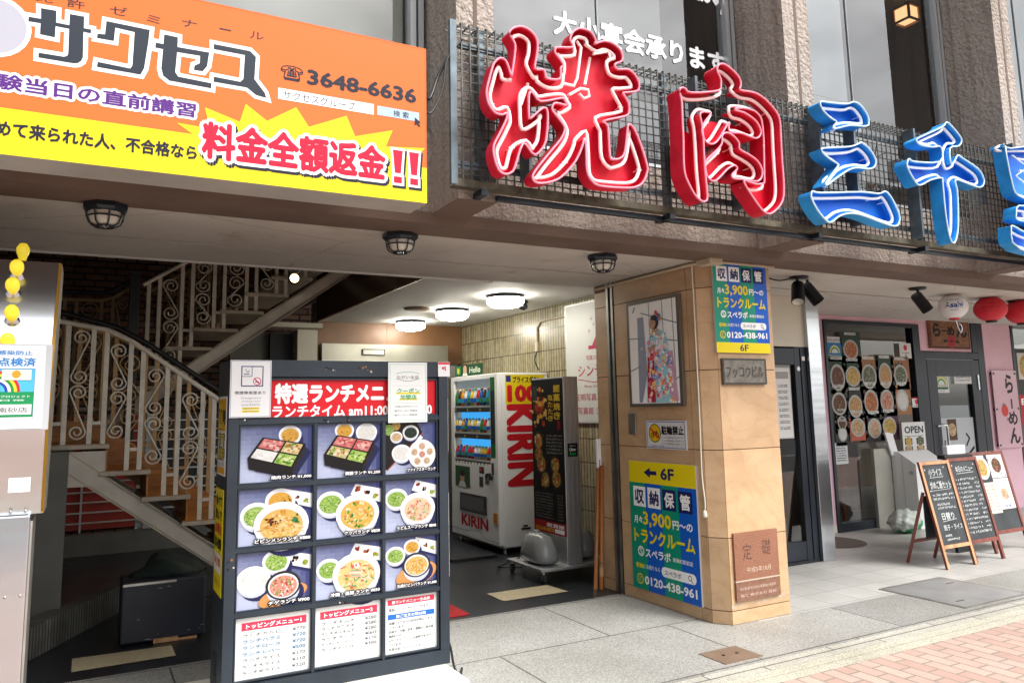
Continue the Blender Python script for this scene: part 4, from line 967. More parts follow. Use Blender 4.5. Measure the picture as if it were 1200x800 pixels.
t = thing('stair_spotlight', 'small lit spotlight under the upper stair flight', 'spotlight', P(345, 326, 'Y', 7.3))
c = P(345, 326, 'Y', 7.3); b = MB(); b.lathe([(0, .001), (.05, 0), (.055, -.03), (.03, -.12), (.02, -.14), (0, -.14)], c, BLACKM, 14, axis='Y'); b.build('housing', t)
b = MB(); b.lathe([(.0, .012), (.03, .008), (.043, .003), (.043, .0015), (0, .0015)], c, WARMLIT, 14, axis='Y'); b.build('lens', t)

# ------------------------------------------------------------------ menu board
BY, BX0, BX1, BZ0, BZ1 = 4.15, .645, 1.858, .10, 1.77
t = thing('menu_board', 'tall slate blue menu cabinet with nine food photos and a red lunch header', 'menu board', ((BX0 + BX1) / 2, BY + .18, .0))
b = MB(); b.box(BX0, BX1, BY + .03, BY + .37, BZ0, BZ1, BOARDBLUE, bev=.006)
for k in range(5): b.box(BX0 - .003, BX0 + .002, BY + .17, BY + .25, 1.585 - k * .022, 1.594 - k * .022, BOARDEDGE)
for k in range(7): b.box(BX0 - .003, BX0 + .002, BY + .17, BY + .26, .28 - k * .022, .289 - k * .022, BOARDEDGE)
b.build('cabinet', t)
# openings (fractions of the front)
f0 = MB(); F = Bd(f0, (BX0, BY + .03, BZ1), (1, 0, 0), (0, 0, -1), BX1 - BX0, BZ1 - BZ0)
def fp(x, y): return F.fr(x, y)
cols_ = [(.052, .358), (.378, .672), (.692, .945)]
rowsy = [(.205, .375), (.395, .562), (.582, .747), (.768, .945)]
head = (.16, .062, .945, .178)
xs = sorted({0, .035, .052, .358, .378, .672, .692, .945, .965, 1}); 
fb = MB(); Fr = Bd(fb, F.o, F.U, F.V, F.W, F.H, base=.028)
def bar(x0, y0, x1, y1, pr=.03, m=BOARDBLUE):
    q = Bd(fb, F.o, F.U, F.V, F.W, F.H, base=pr); q.slab(0, m, x0, y0, x1, y1, n0=.0005)
bar(0, 0, 1, .052); bar(0, .955, 1, 1); bar(0, .0525, .042, .9545); bar(.955, .0525, 1, .9545)
bar(.0425, .183, .9545, .199, .027)
for a, c_ in zip(rowsy[:-1], rowsy[1:]): bar(.0425, a[1] + .004, .9545, c_[0] - .004, .027)
for a, c_ in zip(cols_[:-1], cols_[1:]): bar(a[1] + .004, .1995, c_[0] - .004, .9545, .024)
def edge_strip(x0, y0, x1, y1):
    for q in ((x0 - .006, y0 - .0045, x1 + .006, y0), (x0 - .006, y1, x1 + .006, y1 + .0045), (x0 - .006, y0, x0, y1), (x1, y0, x1 + .006, y1)): bar(*q, pr=.018, m=BOARDEDGE)
for y0, y1 in rowsy:
    for x0, x1 in cols_: edge_strip(x0, y0, x1, y1)
edge_strip(.052, head[1], .945, head[3])
b_ = fb.build('panel_frame', t)
b = MB()
rr = random.Random(3)
for u, v in ((.42, .026), (.44, .03), (.58, .02), (.62, .03), (.72, .025), (.88, .03), (.05, .19), (.42, .19), (.52, .188), (.02, .6), (.5, .76), (.03, .62)):
    for k in range(3):
        p = Bd(b, F.o, F.U, F.V, F.W, F.H, base=.0305); uu = u + rr.uniform(-.02, .02); p.ell(uu, v + rr.uniform(-.006, .006), rr.uniform(.002, .006), rr.choice([C('#c8c2b4'), C('#1b2027'), C('#9a6a40')]), .1, n=6)
b.build('scuff_marks', t)
def dish_photo_bg(B):
    n, m_ = 14, 12
    cA, cB = lin('#2c397e'), lin('#c9d2f0')
    for j in range(m_):
        for i in range(n):
            f = min(1, max(0, .06 + .95 * (j / (m_ - 1)) ** 1.2 * (1 - i / (n - 1)) ** .8 + .22 * (1 - i / (n - 1))))
            f = round(f * 20) / 20
            c_ = tuple((a * (1 - f) + q * f) * .62 for a, q in zip(cA, cB)); B.rect(i / n, j / m_, (i + 1) / n, (j + 1) / m_, mat('photo backdrop %.2f' % f, c_, .25), 0)
PAL = dict(
    salad=('#9cc45c', ['#cfe08a', '#6fa638', '#e8efb4', '#4f8a2c', '#b7d56a'], 46), soup=('#e8b04a', ['#4a4a38', '#f0c870', '#2f3a30', '#d99a3a'], 14), rice=('#f4f3ee', ['#ffffff', '#e6e4dc'], 12),
    bibim=('#ecc26a', ['#f6dd96', '#e8a948', '#f2e0b0', '#d98f3e', '#f8e7b2'], 60), kuppa=('#f0bf5e', ['#f7d98a', '#6fae3c', '#e89a3a', '#fbeec4', '#4f8a3a', '#f6e2b8'], 44), udon=('#f2d7b4', ['#e98a6a', '#f7ece0', '#d96a4a', '#f5c9a0', '#6fae3c', '#f0a890'], 48),
    chige=('#e8a08a', ['#d94a3a', '#f2d0c0', '#f7efe8', '#c23a30', '#7fae4a'], 40), reimen=('#f3d894', ['#f8ecc0', '#e8b45a', '#fdf6e0', '#6fae6a', '#e86a5a'], 36), yaki=('#e9c99a', ['#8a5a30', '#f2e0b8', '#c98a4a', '#f7ecd0', '#d9a05a'], 44),
    green=('#3f6a4a', ['#2f5038', '#5a8a5a', '#244030'], 14), wake=('#2c3a34', ['#1d2824', '#4a5a4a'], 10))
def fill(B, cx, cy, rx, kind, L, r, ry=None):
    base, cs, n = PAL[kind]; n = int(n * 1.9); ry = rx * B.W / B.H if ry is None else ry
    B.ell(cx, cy, rx, C(base, .3, .58), L, ry=ry)
    for k in range(n):
        a = r.random() * 6.28; q = math.sqrt(r.random()) * .86
        u, v = cx + math.cos(a) * q * rx, cy + math.sin(a) * q * ry
        if kind in ('bibim', 'udon', 'salad', 'reimen') and r.random() < .6:
            a2 = r.random() * 3.14; l = rx * .3; B.line([(u, v), (u + math.cos(a2) * l, v + math.sin(a2) * l * .7)], rx * B.W * .05, C(r.choice(cs), .3, .58), L + 1 + k % 3)
        else: B.ell(u, v, rx * r.uniform(.04, .12), C(r.choice(cs), .3, .58), L + 1 + k % 3, n=6, ry=rx * B.W / B.H * r.uniform(.03, .09), rot=r.uniform(0, 180))
def bowl(B, cx, cy, rx, kind, L, r, sq=.82, rim='#f4f5f6', deep=.22):
    ry = rx * B.W / B.H * sq
    B.ell(cx + rx * .25, cy + ry * .55, rx * .95, C('#272c56', .3), L, ry=ry * .9)
    B.ell(cx, cy + ry * deep, rx * .93, C('#c9cede', .3), L + 1, ry=ry * .98)
    B.ell(cx, cy, rx, C(rim, .3), L + 2, ry=ry); B.ell(cx, cy + ry * .03, rx * .87, C('#dfe2ea', .3), L + 3, ry=ry * .86)
    fill(B, cx, cy + ry * .06, rx * .78, kind, L + 4, r, ry * .74)
def side_dish(B, L, r, pts=((.60, .02), (1.0, .14), (1.0, .40), (.52, .22))):
    B.poly([(x - .02, y + .05) for x, y in pts], C('#2b3060', .3), L); B.poly(pts, C('#eef0f2', .3), L + 1)
    for k, (c_, n) in enumerate((('#7a2a1c', 9), ('#1e1e1c', 5), ('#8aa83c', 9))):
        u = .63 + k * .145; v = .12 + k * .075
        for q in range(n): B.ell(u + r.uniform(-.03, .03), v + r.uniform(-.03, .03), r.uniform(.012, .03), C(c_ if q % 3 else '#b05a3a', .3), L + 2 + q % 2, n=7)
def lacquer(B, L, r, kinds):
    o = [(.10, .56), (.30, .20), (.90, .34), (.72, .78)]; q = [(.10, .56), (.72, .78), (.70, .95), (.12, .76)]; q2 = [(.72, .78), (.90, .34), (.89, .50), (.70, .95)]
    B.poly([(.2, .8), (.75, .97), (.98, .5), (.9, .4)], C('#23284e', .3), L)
    B.poly(q, C('#1d1a1c', .3), L + 1); B.poly(q2, C('#2c2629', .3), L + 1); B.poly(o, C('#191718', .3), L + 2)
    def pt(a, c): # bilinear in the tray
        x = (o[1][0] * (1 - a) + o[2][0] * a) * (1 - c) + (o[0][0] * (1 - a) + o[3][0] * a) * c
        y = (o[1][1] * (1 - a) + o[2][1] * a) * (1 - c) + (o[0][1] * (1 - a) + o[3][1] * a) * c
        return x, y
    for (a0, a1, c0, c1), (base, cs, n) in zip(((.05, .52, .05, .47), (.56, .95, .05, .47), (.05, .52, .53, .95), (.56, .95, .53, .95)), kinds):
        B.poly([pt(a0, c0), pt(a1, c0), pt(a1, c1), pt(a0, c1)], C(base, .3, .6), L + 3)
        for k in range(n):
            u, v = pt(r.uniform(a0 + .04, a1 - .04), r.uniform(c0 + .05, c1 - .05)); B.ell(u, v, r.uniform(.015, .045), C(r.choice(cs), .3, .6), L + 4 + k % 3, n=7, ry=r.uniform(.012, .035))
MEAT = ('#d87a78', ['#e9a09a', '#c24a50', '#f0b8ac', '#d0605e', '#f3cfc4'], 34); RICE = ('#f5f5f3', ['#ffffff', '#ececea'], 10); NAM = ('#d8c58a', ['#8fb84a', '#efe2b8', '#b8762e', '#f3ead0', '#5a8a34', '#d99a5a'], 30); SAL = ('#a9cc66', PAL['salad'][1], 30)
names = [['焼肉ランチ ¥1,000', '満腹ランチ ¥1,200', 'ファイブスターランチ'], ['ビビンメンランチ ¥880', 'クッパランチ ¥830', 'うどんスープランチ ¥840'], ['チゲランチ ¥900', '冷麺・温麺 ランチ ¥850', '石焼ビビンバランチ ¥1,000']]
for i in range(3):
    for j in range(3):
        x0, x1 = cols_[j]; y0, y1 = rowsy[i]; r = random.Random(i * 3 + j + 11)
        b = MB(); B = Bd(b, F.at(x0, y0, 0), F.U, F.V, F.W * (x1 - x0), F.H * (y1 - y0), base=.002, step=.0005)
        dish_photo_bg(B)
        if i == 0 and j < 2:
            if j == 0: bowl(B, .68, .17, .16, 'soup', 1, r)
            else: bowl(B, .42, .12, .15, 'soup', 1, r); bowl(B, .77, .17, .17, 'rice', 1, r)
            lacquer(B, 11, r, [MEAT, NAM, RICE, SAL] if j == 0 else [MEAT, MEAT, NAM, SAL])
        elif i == 0:
            B.poly([(.0, .0), (.62, .0), (.74, .22), (.05, .92), (0, .9)], C('#221d20', .3), 1); B.line([(.05, .92), (.74, .22)], .006, C('#a8552c', .3), 2)
            bowl(B, .32, .60, .19, 'rice', 3, r); bowl(B, .50, .20, .16, 'wake', 3, r, rim='#e8ebe6'); bowl(B, .22, .28, .12, 'yaki', 3, r)
            fill(B, .08, .14, .10, 'salad', 3, r); fill(B, .22, .06, .08, 'kuppa', 3, r)
            B.line([(.42, .66), (.70, .30)], .022, C('#ececec', .3), 9)
            B.ell(.74, .68, .27, C('#2a2f58', .3), 10); B.ell(.72, .64, .27, C('#f5f4f2', .3), 11)
            for a in range(5):
                u, v = .72 + .16 * math.cos(a * 1.257 - 1.57), .64 + .16 * math.sin(a * 1.257 - 1.57); fill(B, u, v, .065, 'udon', 12, r)
            fill(B, .72, .64, .06, 'chige', 12, r)
        else:
            side_dish(B, 1, r)
            if i == 1 and j == 0:
                bowl(B, .24, .48, .22, 'salad', 4, r); bowl(B, .56, .24, .21, 'soup', 4, r); bowl(B, .58, .66, .38, 'bibim', 12, r, .80)
                for k in range(20): B.ell(.46 + r.gauss(0, .06), .58 + r.gauss(0, .05), .014, C(r.choice(['#5a2418', '#7a3a26', '#3a1c14']), .3), 21, n=6)
                for k in range(14): B.ell(.76 + r.gauss(0, .03), .58 + r.gauss(0, .04), .018, C(r.choice(['#1f5a34', '#2f7a44']), .3), 21, n=6)
            elif i == 1: bowl(B, .22, .36 if j else .4, .22, 'salad', 4, r); bowl(B, .63, .58, .34, 'kuppa' if j == 1 else 'udon', 12, r, .84)
            elif j == 0:
                bowl(B, .22, .50, .23, 'rice', 4, r); bowl(B, .52, .20, .19, 'salad', 4, r)
                B.ell(.62, .82, .34, C('#d9965a', .3), 12, ry=.17, rot=-14); bowl(B, .62, .64, .24, 'chige', 13, r, .8, rim='#2b2c30', deep=.35)
            elif j == 1:
                bowl(B, .2, .46, .19, 'salad', 4, r); bowl(B, .62, .60, .37, 'reimen', 12, r, .84)
                for k in range(6): B.line([(.50 + r.random() * .1, .52 + k * .022), (.70 - r.random() * .06, .54 + k * .02)], .006, C(r.choice(['#f3e6c8', '#7fae7a', '#e9b0a0']), .3), 21)
                B.ell(.62, .44, .04, C('#fdfaf4', .3), 22); B.ell(.61, .43, .018, C('#e0453c', .3), 23)
            else:
                bowl(B, .2, .34, .19, 'salad', 4, r); bowl(B, .52, .2, .16, 'soup', 4, r)
                B.ell(.60, .74, .40, C('#d9965a', .3), 12, ry=.22, rot=-14); bowl(B, .60, .56, .27, 'bibim', 13, r, .8, rim='#33343a', deep=.35)
        nm = names[i][j]
        B.txt(nm, .42 if len(nm) < 13 else .22, .895, .98, .965, C('#10131c'), 26, bold=.02, pad=.006); B.txt(nm, .42 if len(nm) < 13 else .22, .895, .98, .965, KOG, 27, bold=.02)
        b.build('photo_panel', t)
PINKR = C('#e8425e'); TXG = C('#5a5d66'); BLB = C('#2a72c8')
def lower_panel(j, draw):
    x0, x1 = cols_[j]; y0, y1 = rowsy[3]
    b = MB(); B = Bd(b, F.at(x0, y0, 0), F.U, F.V, F.W * (x1 - x0), F.H * (y1 - y0), base=.002, step=.0005)
    B.rect(0, 0, 1, 1, C('#eef0ee', .3), 0); draw(B); b.build('price_panel', t)
def price(title, rows, n, tint=()):
    def d(B):
        B.rect(.08, .09, .95, .22, PINKR, 1); B.txt(title, .14, .115, .88, .195, KOG, 2, bold=.03)
        for a, c_ in tint: B.rect(.08, a, .95, c_, C('#cfe0f2', .3), 1)
        for k, (a, p) in enumerate(rows):
            y = .27 + k * .70 / n; w_ = min(.5, .085 * len(a)); B.txt(a, .10, y, .10 + w_, y + .055, TXG, 2, bold=.01); B.txt(p, .76, y, .94, y + .055, TXG, 2, bold=.01)
    return d
lower_panel(0, price('トッピングメニュー1', [('ランチカルビ', '¥770'), ('ランチハラミ', '¥720'), ('ランチロース', '¥720'), ('ランチレバー', '¥500'), ('ランチライス', '¥170'), ('ランチ大ライス', '¥110'), ('ランチ半ライス', '¥220')], 7, ((.36, .64),)))
lower_panel(1, price('トッピングメニュー2', [('ランチキムチ', '¥280'), ('ランチカクテキ', '¥280'), ('ランチオイキムチ', '¥280'), ('ランチスープ', '¥60'), ('ランチシャーベット', '¥170'), ('ランチビール', '¥300')], 8))
def third(B):
    B.rect(.06, .05, .95, .15, PINKR, 1); B.txt('■ランチメニュー全品■', .14, .07, .86, .13, KOG, 2, bold=.02)
    B.txt('食後にコーヒーサービスできます。', .08, .20, .85, .26, TXG, 2, bold=.01)
    B.rect(.06, .31, .95, .40, BLB, 1); B.txt('■ご注文の際は■', .22, .325, .78, .385, KOG, 2, bold=.02)
    for k, s_ in enumerate(('店舗により仕入れ状況が異なります', 'ございます。', '石焼き・冷麺・定食・麺類はご飯大盛', '無料です。', '※ランチメニューには漬物が含まれて', 'ています。', '写真は全てイメージです。')): B.txt(s_, .08, .44 + k * .076, .08 + min(.85, .052 * len(s_)), .49 + k * .076, TXG, 2, bold=.01)
lower_panel(2, third)
b = MB(); B = Bd(b, F.at(.052, head[1], 0), F.U, F.V, F.W * (.945 - .052), F.H * (head[3] - head[1]), base=.003, step=.0005)
B.rect(0, 0, 1, 1, C('#e3222f', .3), 0)
a = F.fr; 
def hb(px0, px1, py0, py1, s_, m_, bo):
    p0 = B.fr(px0, py0); p1 = B.fr(px1, py1); B.txt(s_, p0[0], p0[1], p1[0], p1[1], m_, 2, bold=bo)
hb(322, 484, 449, 471, '特選ランチメニュー', KOG, .05); hb(319, 506, 475, 488, 'ランチタイム am11:00〜pm2:00', KOG, .03)
b.build('header_panel', t)
b = MB(); b.box(BX1 - .004, BX1 + .028, BY + .06, BY + .085, 1.25, 1.56, WHITE); b.box(BX1 - .004, BX1 + .028, BY + .06, BY + .085, .55, 1.02, WHITE); b.build('flap', t)
b = MB(); b.box(.42, 1.835, 3.857, 4.60, .045, .10, MARBLE, bev=.006); b.box(.45, 1.80, 3.89, 4.57, 0, .045, BOARDEDGE); b.build('base_slab', t)
b = MB(); b.tube(smooth_poly([(1.862, 4.22, .2), (1.89, 4.22, .17), (1.905, 4.2, .06), (1.93, 4.18, .008), (2.0, 4.3, .008)], 5, False), .007, BLACK, 6); b.build('power_cord', t)
# papers stuck on it
b = MB(); B = Bd.px(b, 'Y', BY - .006, (270, 421), (318.5, 423), (317, 489), (269, 489), step=.0005)
B.slab(.004, C('#f6f7f8')); B.frame(.015, .01, .985, .99, .012, C('#8e93b8'), 1); VI = C('#3f3d78')
B.frame(.26, .10, .80, .46, .025, VI, 1); B.frame(.27, .105, .53, .29, .018, C('#7a78a8'), 2); B.ring(.65, .37, .10, .018, C('#e0405e'), 2); B.line([(.58, .32), (.72, .42)], .006, C('#e0405e'), 3); B.rect(.60, .375, .70, .39, TXG, 2); B.rect(.32, .235, .46, .25, TXG, 2); B.line([(.36, .16), (.39, .20), (.43, .21), (.45, .18)], .003, TXG, 2)
B.txt('喫煙専用室あり', .12, .54, .86, .60, C('#2a2c40'), 1, bold=.01)
for k, s_ in enumerate(('Designated', 'smoking room', 'available')): B.txt(s_, .28, .645 + k * .055, .74, .685 + k * .055, C('#9aa0aa'), 1)
B.rect(.30, .825, .72, .86, YE, 1); B.rect(.30, .875, .72, .91, YE, 1); B.txt('20歳未満の方は', .32, .83, .70, .855, TXG, 2); B.txt('入室できません', .32, .88, .70, .905, TXG, 2)
o = b.build('smoking_notice'); tag(o, 'white smoking room notice taped on the corner of the menu board beside the red header', 'notice')
b = MB(); B = Bd.px(b, 'Y', BY - .006, (455.5, 424), (501, 425), (500, 494.5), (454.5, 495), step=.0005)
B.slab(.004, C('#f6f8f6')); B.frame(.04, .03, .96, .97, .012, C('#a9d8c2'), 1); GRN = C('#2fae6a')
B.txt('ただいま店', .22, .22, .78, .28, TXG, 2); B.line([(.2, .27), (.4, .31), (.6, .31), (.8, .27)], .002, TXG, 2); B.line([(.2, .19), (.4, .16), (.6, .16), (.8, .19)], .002, GRN, 2)
B.rect(.20, .50, .82, .53, YE, 1); B.rect(.28, .60, .74, .63, YE, 1); B.txt('クーポン', .22, .43, .80, .52, GRN, 2, bold=.02); B.txt('加盟店', .30, .54, .72, .62, GRN, 2, bold=.02)
for k in range(3): B.txt(('ご利用いただけるサービス', '電子クーポン 取扱店', '紙クーポン 取扱店')[k], .16, .72 + k * .07, .74, .75 + k * .07, TXG, 2)
for v in (.39, .68): B.line([(.1, v), (.9, v)], .0012, C('#b8c4c0'), 1)
o = b.build('coupon_notice'); tag(o, 'white and pale green coupon notice taped over the end of the red header', 'notice')
b = MB(); B = Bd.px(b, 'Y', BY - .006, (512.5, 424), (527, 424.5), (527, 441), (514.5, 441), step=.0005)
B.slab(.004, C('#f6f6f6')); B.rect(.02, .02, .98, .17, C('#e8445a'), 1); B.ell(.42, .42, .11, C('#e03a58'), 1, n=10); B.ell(.60, .36, .08, C('#e03a58'), 1, n=10); B.ell(.62, .52, .08, C('#e03a58'), 1, n=10); B.txt('d払い', .3, .78, .7, .88, TXG, 1) if 0 else None
o = b.build('card_sticker'); tag(o, 'small white sticker with a red mark on the top corner of the menu board', 'sticker')
def side_poster(z1, z0, y0, y1, label, top):
    b = MB(); B = Bd(b, (BX0 - .005, y1, z1), (0, -1, 0), (0, 0, -1), y1 - y0, z1 - z0, step=.0005)
    B.slab(.003, YE if not top else C('#f4f4f2')); OC = C('#f2b41c')
    if top:
        B.rect(.04, .03, .96, .44, OC, 1); B.txt('22', .08, .10, .55, .42, C('#141414'), 3, bold=.05); B.txt('22', .10, .09, .56, .41, YE, 4, bold=.02); B.txt('時', .58, .16, .94, .36, C('#141414'), 2, bold=.05)
        for k, s_ in enumerate(('まで', '営業中')): B.txt(s_, .12, .47 + k * .18, .90, .62 + k * .18, YE, 3, bold=.02); B.txt(s_, .12, .47 + k * .18, .90, .62 + k * .18, C('#141414'), 2, bold=.02, pad=.006)
        B.rect(.04, .90, .96, .98, OC, 1); B.txt('平日・土日祝', .15, .84, .85, .88, TXG, 2)
    else:
        for k, (s_, c_) in enumerate((('食べて', '#141414'), ('飲んで', '#141414'), ('お得な', '#d8242c'), ('飲み放題', '#141414'))): B.txt(s_, .10, .06 + k * .135, .9, .17 + k * .135, C(c_), 2, bold=.04)
        B.rect(.08, .62, .92, .80, C('#f8f4e8'), 1); B.txt('¥1,980', .14, .65, .86, .75, C('#d8242c'), 2, bold=.03); B.txt('ご予約ください', .12, .86, .88, .92, C('#141414'), 2)
    o = b.build('hours_poster' if top else 'offer_poster'); tag(o, label, 'poster')
p = P(258, 470, 'X', BX0); q = P(250, 575, 'X', BX0)
side_poster(1.585, 1.18, 4.20, 4.45, 'white and yellow opening hours poster on the side of the menu board', True)
side_poster(1.11, .585, 4.22, 4.47, 'narrow bright yellow offer poster under the opening hours poster on the menu board', False)

# ------------------------------------------------------------------ vending machine
VX0, VX1, VY0, VY1, VZ1 = 3.83, 4.455, 7.28, 8.45, 1.87
t = thing('vending_machine', 'white drinks vending machine with red lettering on its front and side', 'vending machine', (4.15, 7.86, 0))
b = MB(); b.box(VX0 + .05, VX1, VY0, VY1, .06, VZ1, WHITE, bev=.012); b.box(VX0 + .1, VX1 - .05, VY0 + .05, VY1 - .05, .03, .06, BLACK)
b.build('body', t)
b = MB(); B = Bd(b, (VX0 + .048, VY1, VZ1 - .01), (0, -1, 0), (0, 0, -1), VY1 - VY0, VZ1 - .1, base=.0)
DW = mat('vending door white', (.80, .80, .80), .35)
for q in ((0, 0, .07, 1), (.86, 0, 1, 1), (.0701, 0, .8599, .025), (.0701, .54, .8599, 1)): Bd(b, B.o, B.U, B.V, B.W, B.H, base=.05).slab(0, DW, *q, n0=.001)
q = Bd(b, B.o, B.U, B.V, B.W, B.H, base=.0505); q.rect(.865, .02, .955, .5, C('#1f6a34'), .5); q.rect(.875, .10, .945, .42, C('#20283a'), 1)
b.build('door', t)
b = MB(); Bi = Bd(b, B.o, B.U, B.V, B.W, B.H, base=.002); Bi.rect(.07, .025, .86, .54, mat('lit display back', (.35, .42, .45), .5, emit=.18), 0)
for k in range(3):
    y = .20 + k * .165; Bd(b, B.o, B.U, B.V, B.W, B.H, base=.046).slab(0, BLACK, .072, y, .858, y + .028, n0=.002); Bd(b, B.o, B.U, B.V, B.W, B.H, base=.048).slab(0, ALU, .072, y - .012, .858, y - .001, n0=.002)
    if k: Bi.rect(.16, y - .145, .80, y - .09, mat('blue display light', (.04, .35, .8), .4, emit=.5), 1)
b.build('display_shelves', t)
rng = random.Random(5); proto = {}
pal = ['#e8e8ea', '#2a6ac8', '#d83434', '#e8c83a', '#3a8a4a', '#5a3420', '#f2f2f2', '#30a0c8', '#f0a030']
bm_h = {0: .185, 1: .15, 2: .14}
def bottle(cidx, h):
    key = (cidx, h)
    b = MB(); c_ = C(pal[cidx], .25)
    b.lathe([(0, 0), (.028, 0), (.029, h * .55), (.024, h * .72), (.012, h * .85), (.012, h)], (0, 0, 0), c_, 8); b.lathe([(.030, h * .2), (.030, h * .45)], (0, 0, 0), C(pal[(cidx * 3 + 1) % 9], .3), 8)
    b.lathe([(.014, h * .93), (.014, h * 1.03), (0, h * 1.03)], (0, 0, 0), C(pal[(cidx + 4) % 9], .3), 8)
    return b
meshes = {}
for k in range(3):
    z = (VZ1 - .01) - (VZ1 - .1) * (.20 + k * .165 - .012)
    for i in range(11):
        ci = rng.randrange(9); y = VY1 - (VY1 - VY0) * (.11 + i * .068)
        key = (ci, bm_h[k])
        if key not in meshes:
            o = bottle(ci, bm_h[k]).build('drink_bottle', t); o.data.transform(Matrix.Translation(t.location)); meshes[key] = o
        else:
            o = meshes[key].copy(); COL.objects.link(o); o.parent = t
        o.location = Vector((VX0 + .026, y, z)) - t.location
b = MB(); B2 = Bd(b, B.o, B.U, B.V, B.W, B.H, base=.05)
for k in range(3):
    for i in range(11): B2.ell(.11 + i * .068, .214 + k * .165, .012, C('#3a3d42') if (i + k) % 4 else C('#e8d23a'), .5, n=8)
b.build('selection_buttons', t)
b = MB(); B2 = Bd(b, B.o, B.U, B.V, B.W, B.H, base=.051)
B2.rect(.62, .56, .72, .60, BLACK, 1); B2.rect(.63, .57, .67, .585, C('#ff4a20'), 2); B2.rect(.62, .62, .70, .68, BLACK, 1); B2.rect(.74, .60, .82, .66, BLACK, 1); B2.rect(.87, .53, .92, .60, BLACK, 1)
b.cyl(B.at(.87, .61, .05), B.at(.87, .61, .10), .038, BLACK, 14); b.build('payment_panel', t)
b = MB(); B2.mb = b; B2.rect(.09, .57, .42, .70, C('#2c5a34'), 1); B2.ell(.25, .64, .05, C('#d9b090'), 2); B2.ell(.25, .615, .055, C('#2a1c18'), 2.5, ry=.02); B2.poly([(.16, .70), (.2, .665), (.3, .665), (.34, .70)], C('#ececec'), 2); b.build('advert_panel', t)
b = MB(); B2.mb = b; Bd(b, B.o, B.U, B.V, B.W, B.H, base=.058).slab(0, BLACK, .20, .735, .76, .845, n0=.051); B3 = Bd(b, B.o, B.U, B.V, B.W, B.H, base=.0585); B3.rect(.24, .75, .72, .83, mat('flap plastic', (.10, .10, .11), .15), 1); b.build('dispensing_flap', t)
b = MB(); Bd(b, B.o, B.U, B.V, B.W, B.H, base=.056).slab(0, C('#e08a1a'), .90, .82, .97, .88, n0=.051); b.build('coin_return', t)
KR = C('#d4202c'); b = MB(); B2.mb = b; B2.txt('KIRIN', .22, .865, .79, .935, KR, 1, bold=.04); B2.line([(.0, .965), (.35, .965), (.45, .95), (.62, .95), (.75, .985), (1, .985)], .004, C('#555a60'), 1); b.build('lettering', t)
# side face
b = MB(); Sd = Bd(b, (VX0 + .05, VY0 - .001, VZ1), (1, 0, 0), (0, 0, -1), VX1 - VX0 - .05, VZ1 - .06, base=.001)
Sd.txt('KIRIN', .10, .185, .78, .66, KR, 1, bold=.05, rot=90)
b.build('lettering', t)
b = MB(); Sd.mb = b
Sd.rect(.085, .012, .93, .185, C('#f2d71c'), 2); Sd.txt('プライスダウン!', .24, .022, .88, .062, BKN, 3, bold=.04); Sd.txt('100', .12, .072, .78, .175, KR, 3, bold=.06); Sd.rect(.10, .018, .20, .055, C('#2a3a8a'), 3); Sd.txt('円', .8, .11, .91, .17, KR, 3, bold=.04)
Sd.rect(.40, .88, .50, .89, BKN, 2); Sd.rect(.36, .895, .56, .905, BKN, 2)
b.build('price_sticker', t)
for x in (VX0 + .09, VX1 - .06):
    for y in (VY0 + .05, VY1 - .05): b = MB(); b.cyl((x, y, 0), (x, y, .06), .018, STEEL_DIRTY, 10); b.build('foot', t)
# green advert boards on top
b = MB(); B = Bd(b, (VX0 + .06, 8.45, 2.0), (0, -1, 0), (0, 0, -1), .70, .125, base=.002); B.slab(.012, C('#154a2a')); B.txt('Hello', .55, .25, .95, .8, C('#e8f0d8'), 1, bold=.01); B.ell(.38, .42, .07, C('#d9b090'), 2); B.ell(.38, .33, .075, C('#241a16'), 1); B.poly([(.28, 1), (.33, .62), (.43, .62), (.48, 1)], C('#efefe8'), 1); B.rect(.02, .1, .22, .9, C('#2f8a4a'), 1); B.ell(.12, .5, .05, C('#e8d050'), 2)
o = b.build('advert_board'); tag(o, 'green advert card standing on top of the vending machine', 'advert')

# ------------------------------------------------------------------ sign stand
t = thing('sign_stand', 'silver rolling sign stand with a black food poster, in front of the vending machine', 'sign stand', (3.85, 6.2, 0))
SX0, SX1, SY0, SY1 = 3.80, 3.985, 5.965, 6.52
b = MB(); b.box(SX0 + .012, SX1 - .012, SY0, SY1, .122, 1.77, ALU, bev=.004); 
for x in (SX0 + .04, SX0 + .09, SX0 + .14): b.box(x - .002, x + .002, SY0 - .002, SY0 + .003, .13, 1.76, STEEL_DIRTY)
b.build('column', t)
b = MB(); B = Bd(b, (SX0 + .008, SY1, 1.755), (0, -1, 0), (0, 0, -1), SY1 - SY0, 1.40, base=.002, step=.0005); B.slab(.006, C('#0c0d12'))
r = random.Random(9)
for k in range(70): B.ell(.30 + r.gauss(0, .14), .19 + r.gauss(0, .065), r.uniform(.02, .07), C(r.choice(['#5a1c14', '#b8442a', '#e8b04a', '#8a2a1a', '#d98a3a', '#2a1410', '#f2d27a']), .3), 1 + r.randint(0, 3), n=7)
B.vtxt('鰹藁焼き', .72, .035, .93, .27, C('#e8c43a'), 5, bold=.03); B.vtxt('塩たたき', .54, .10, .70, .28, C('#e8c43a'), 5, bold=.02); B.rect(.04, .04, .2, .14, C('#3a3d44'), 5); B.rect(.82, .275, .92, .33, C('#8a1a20'), 5)
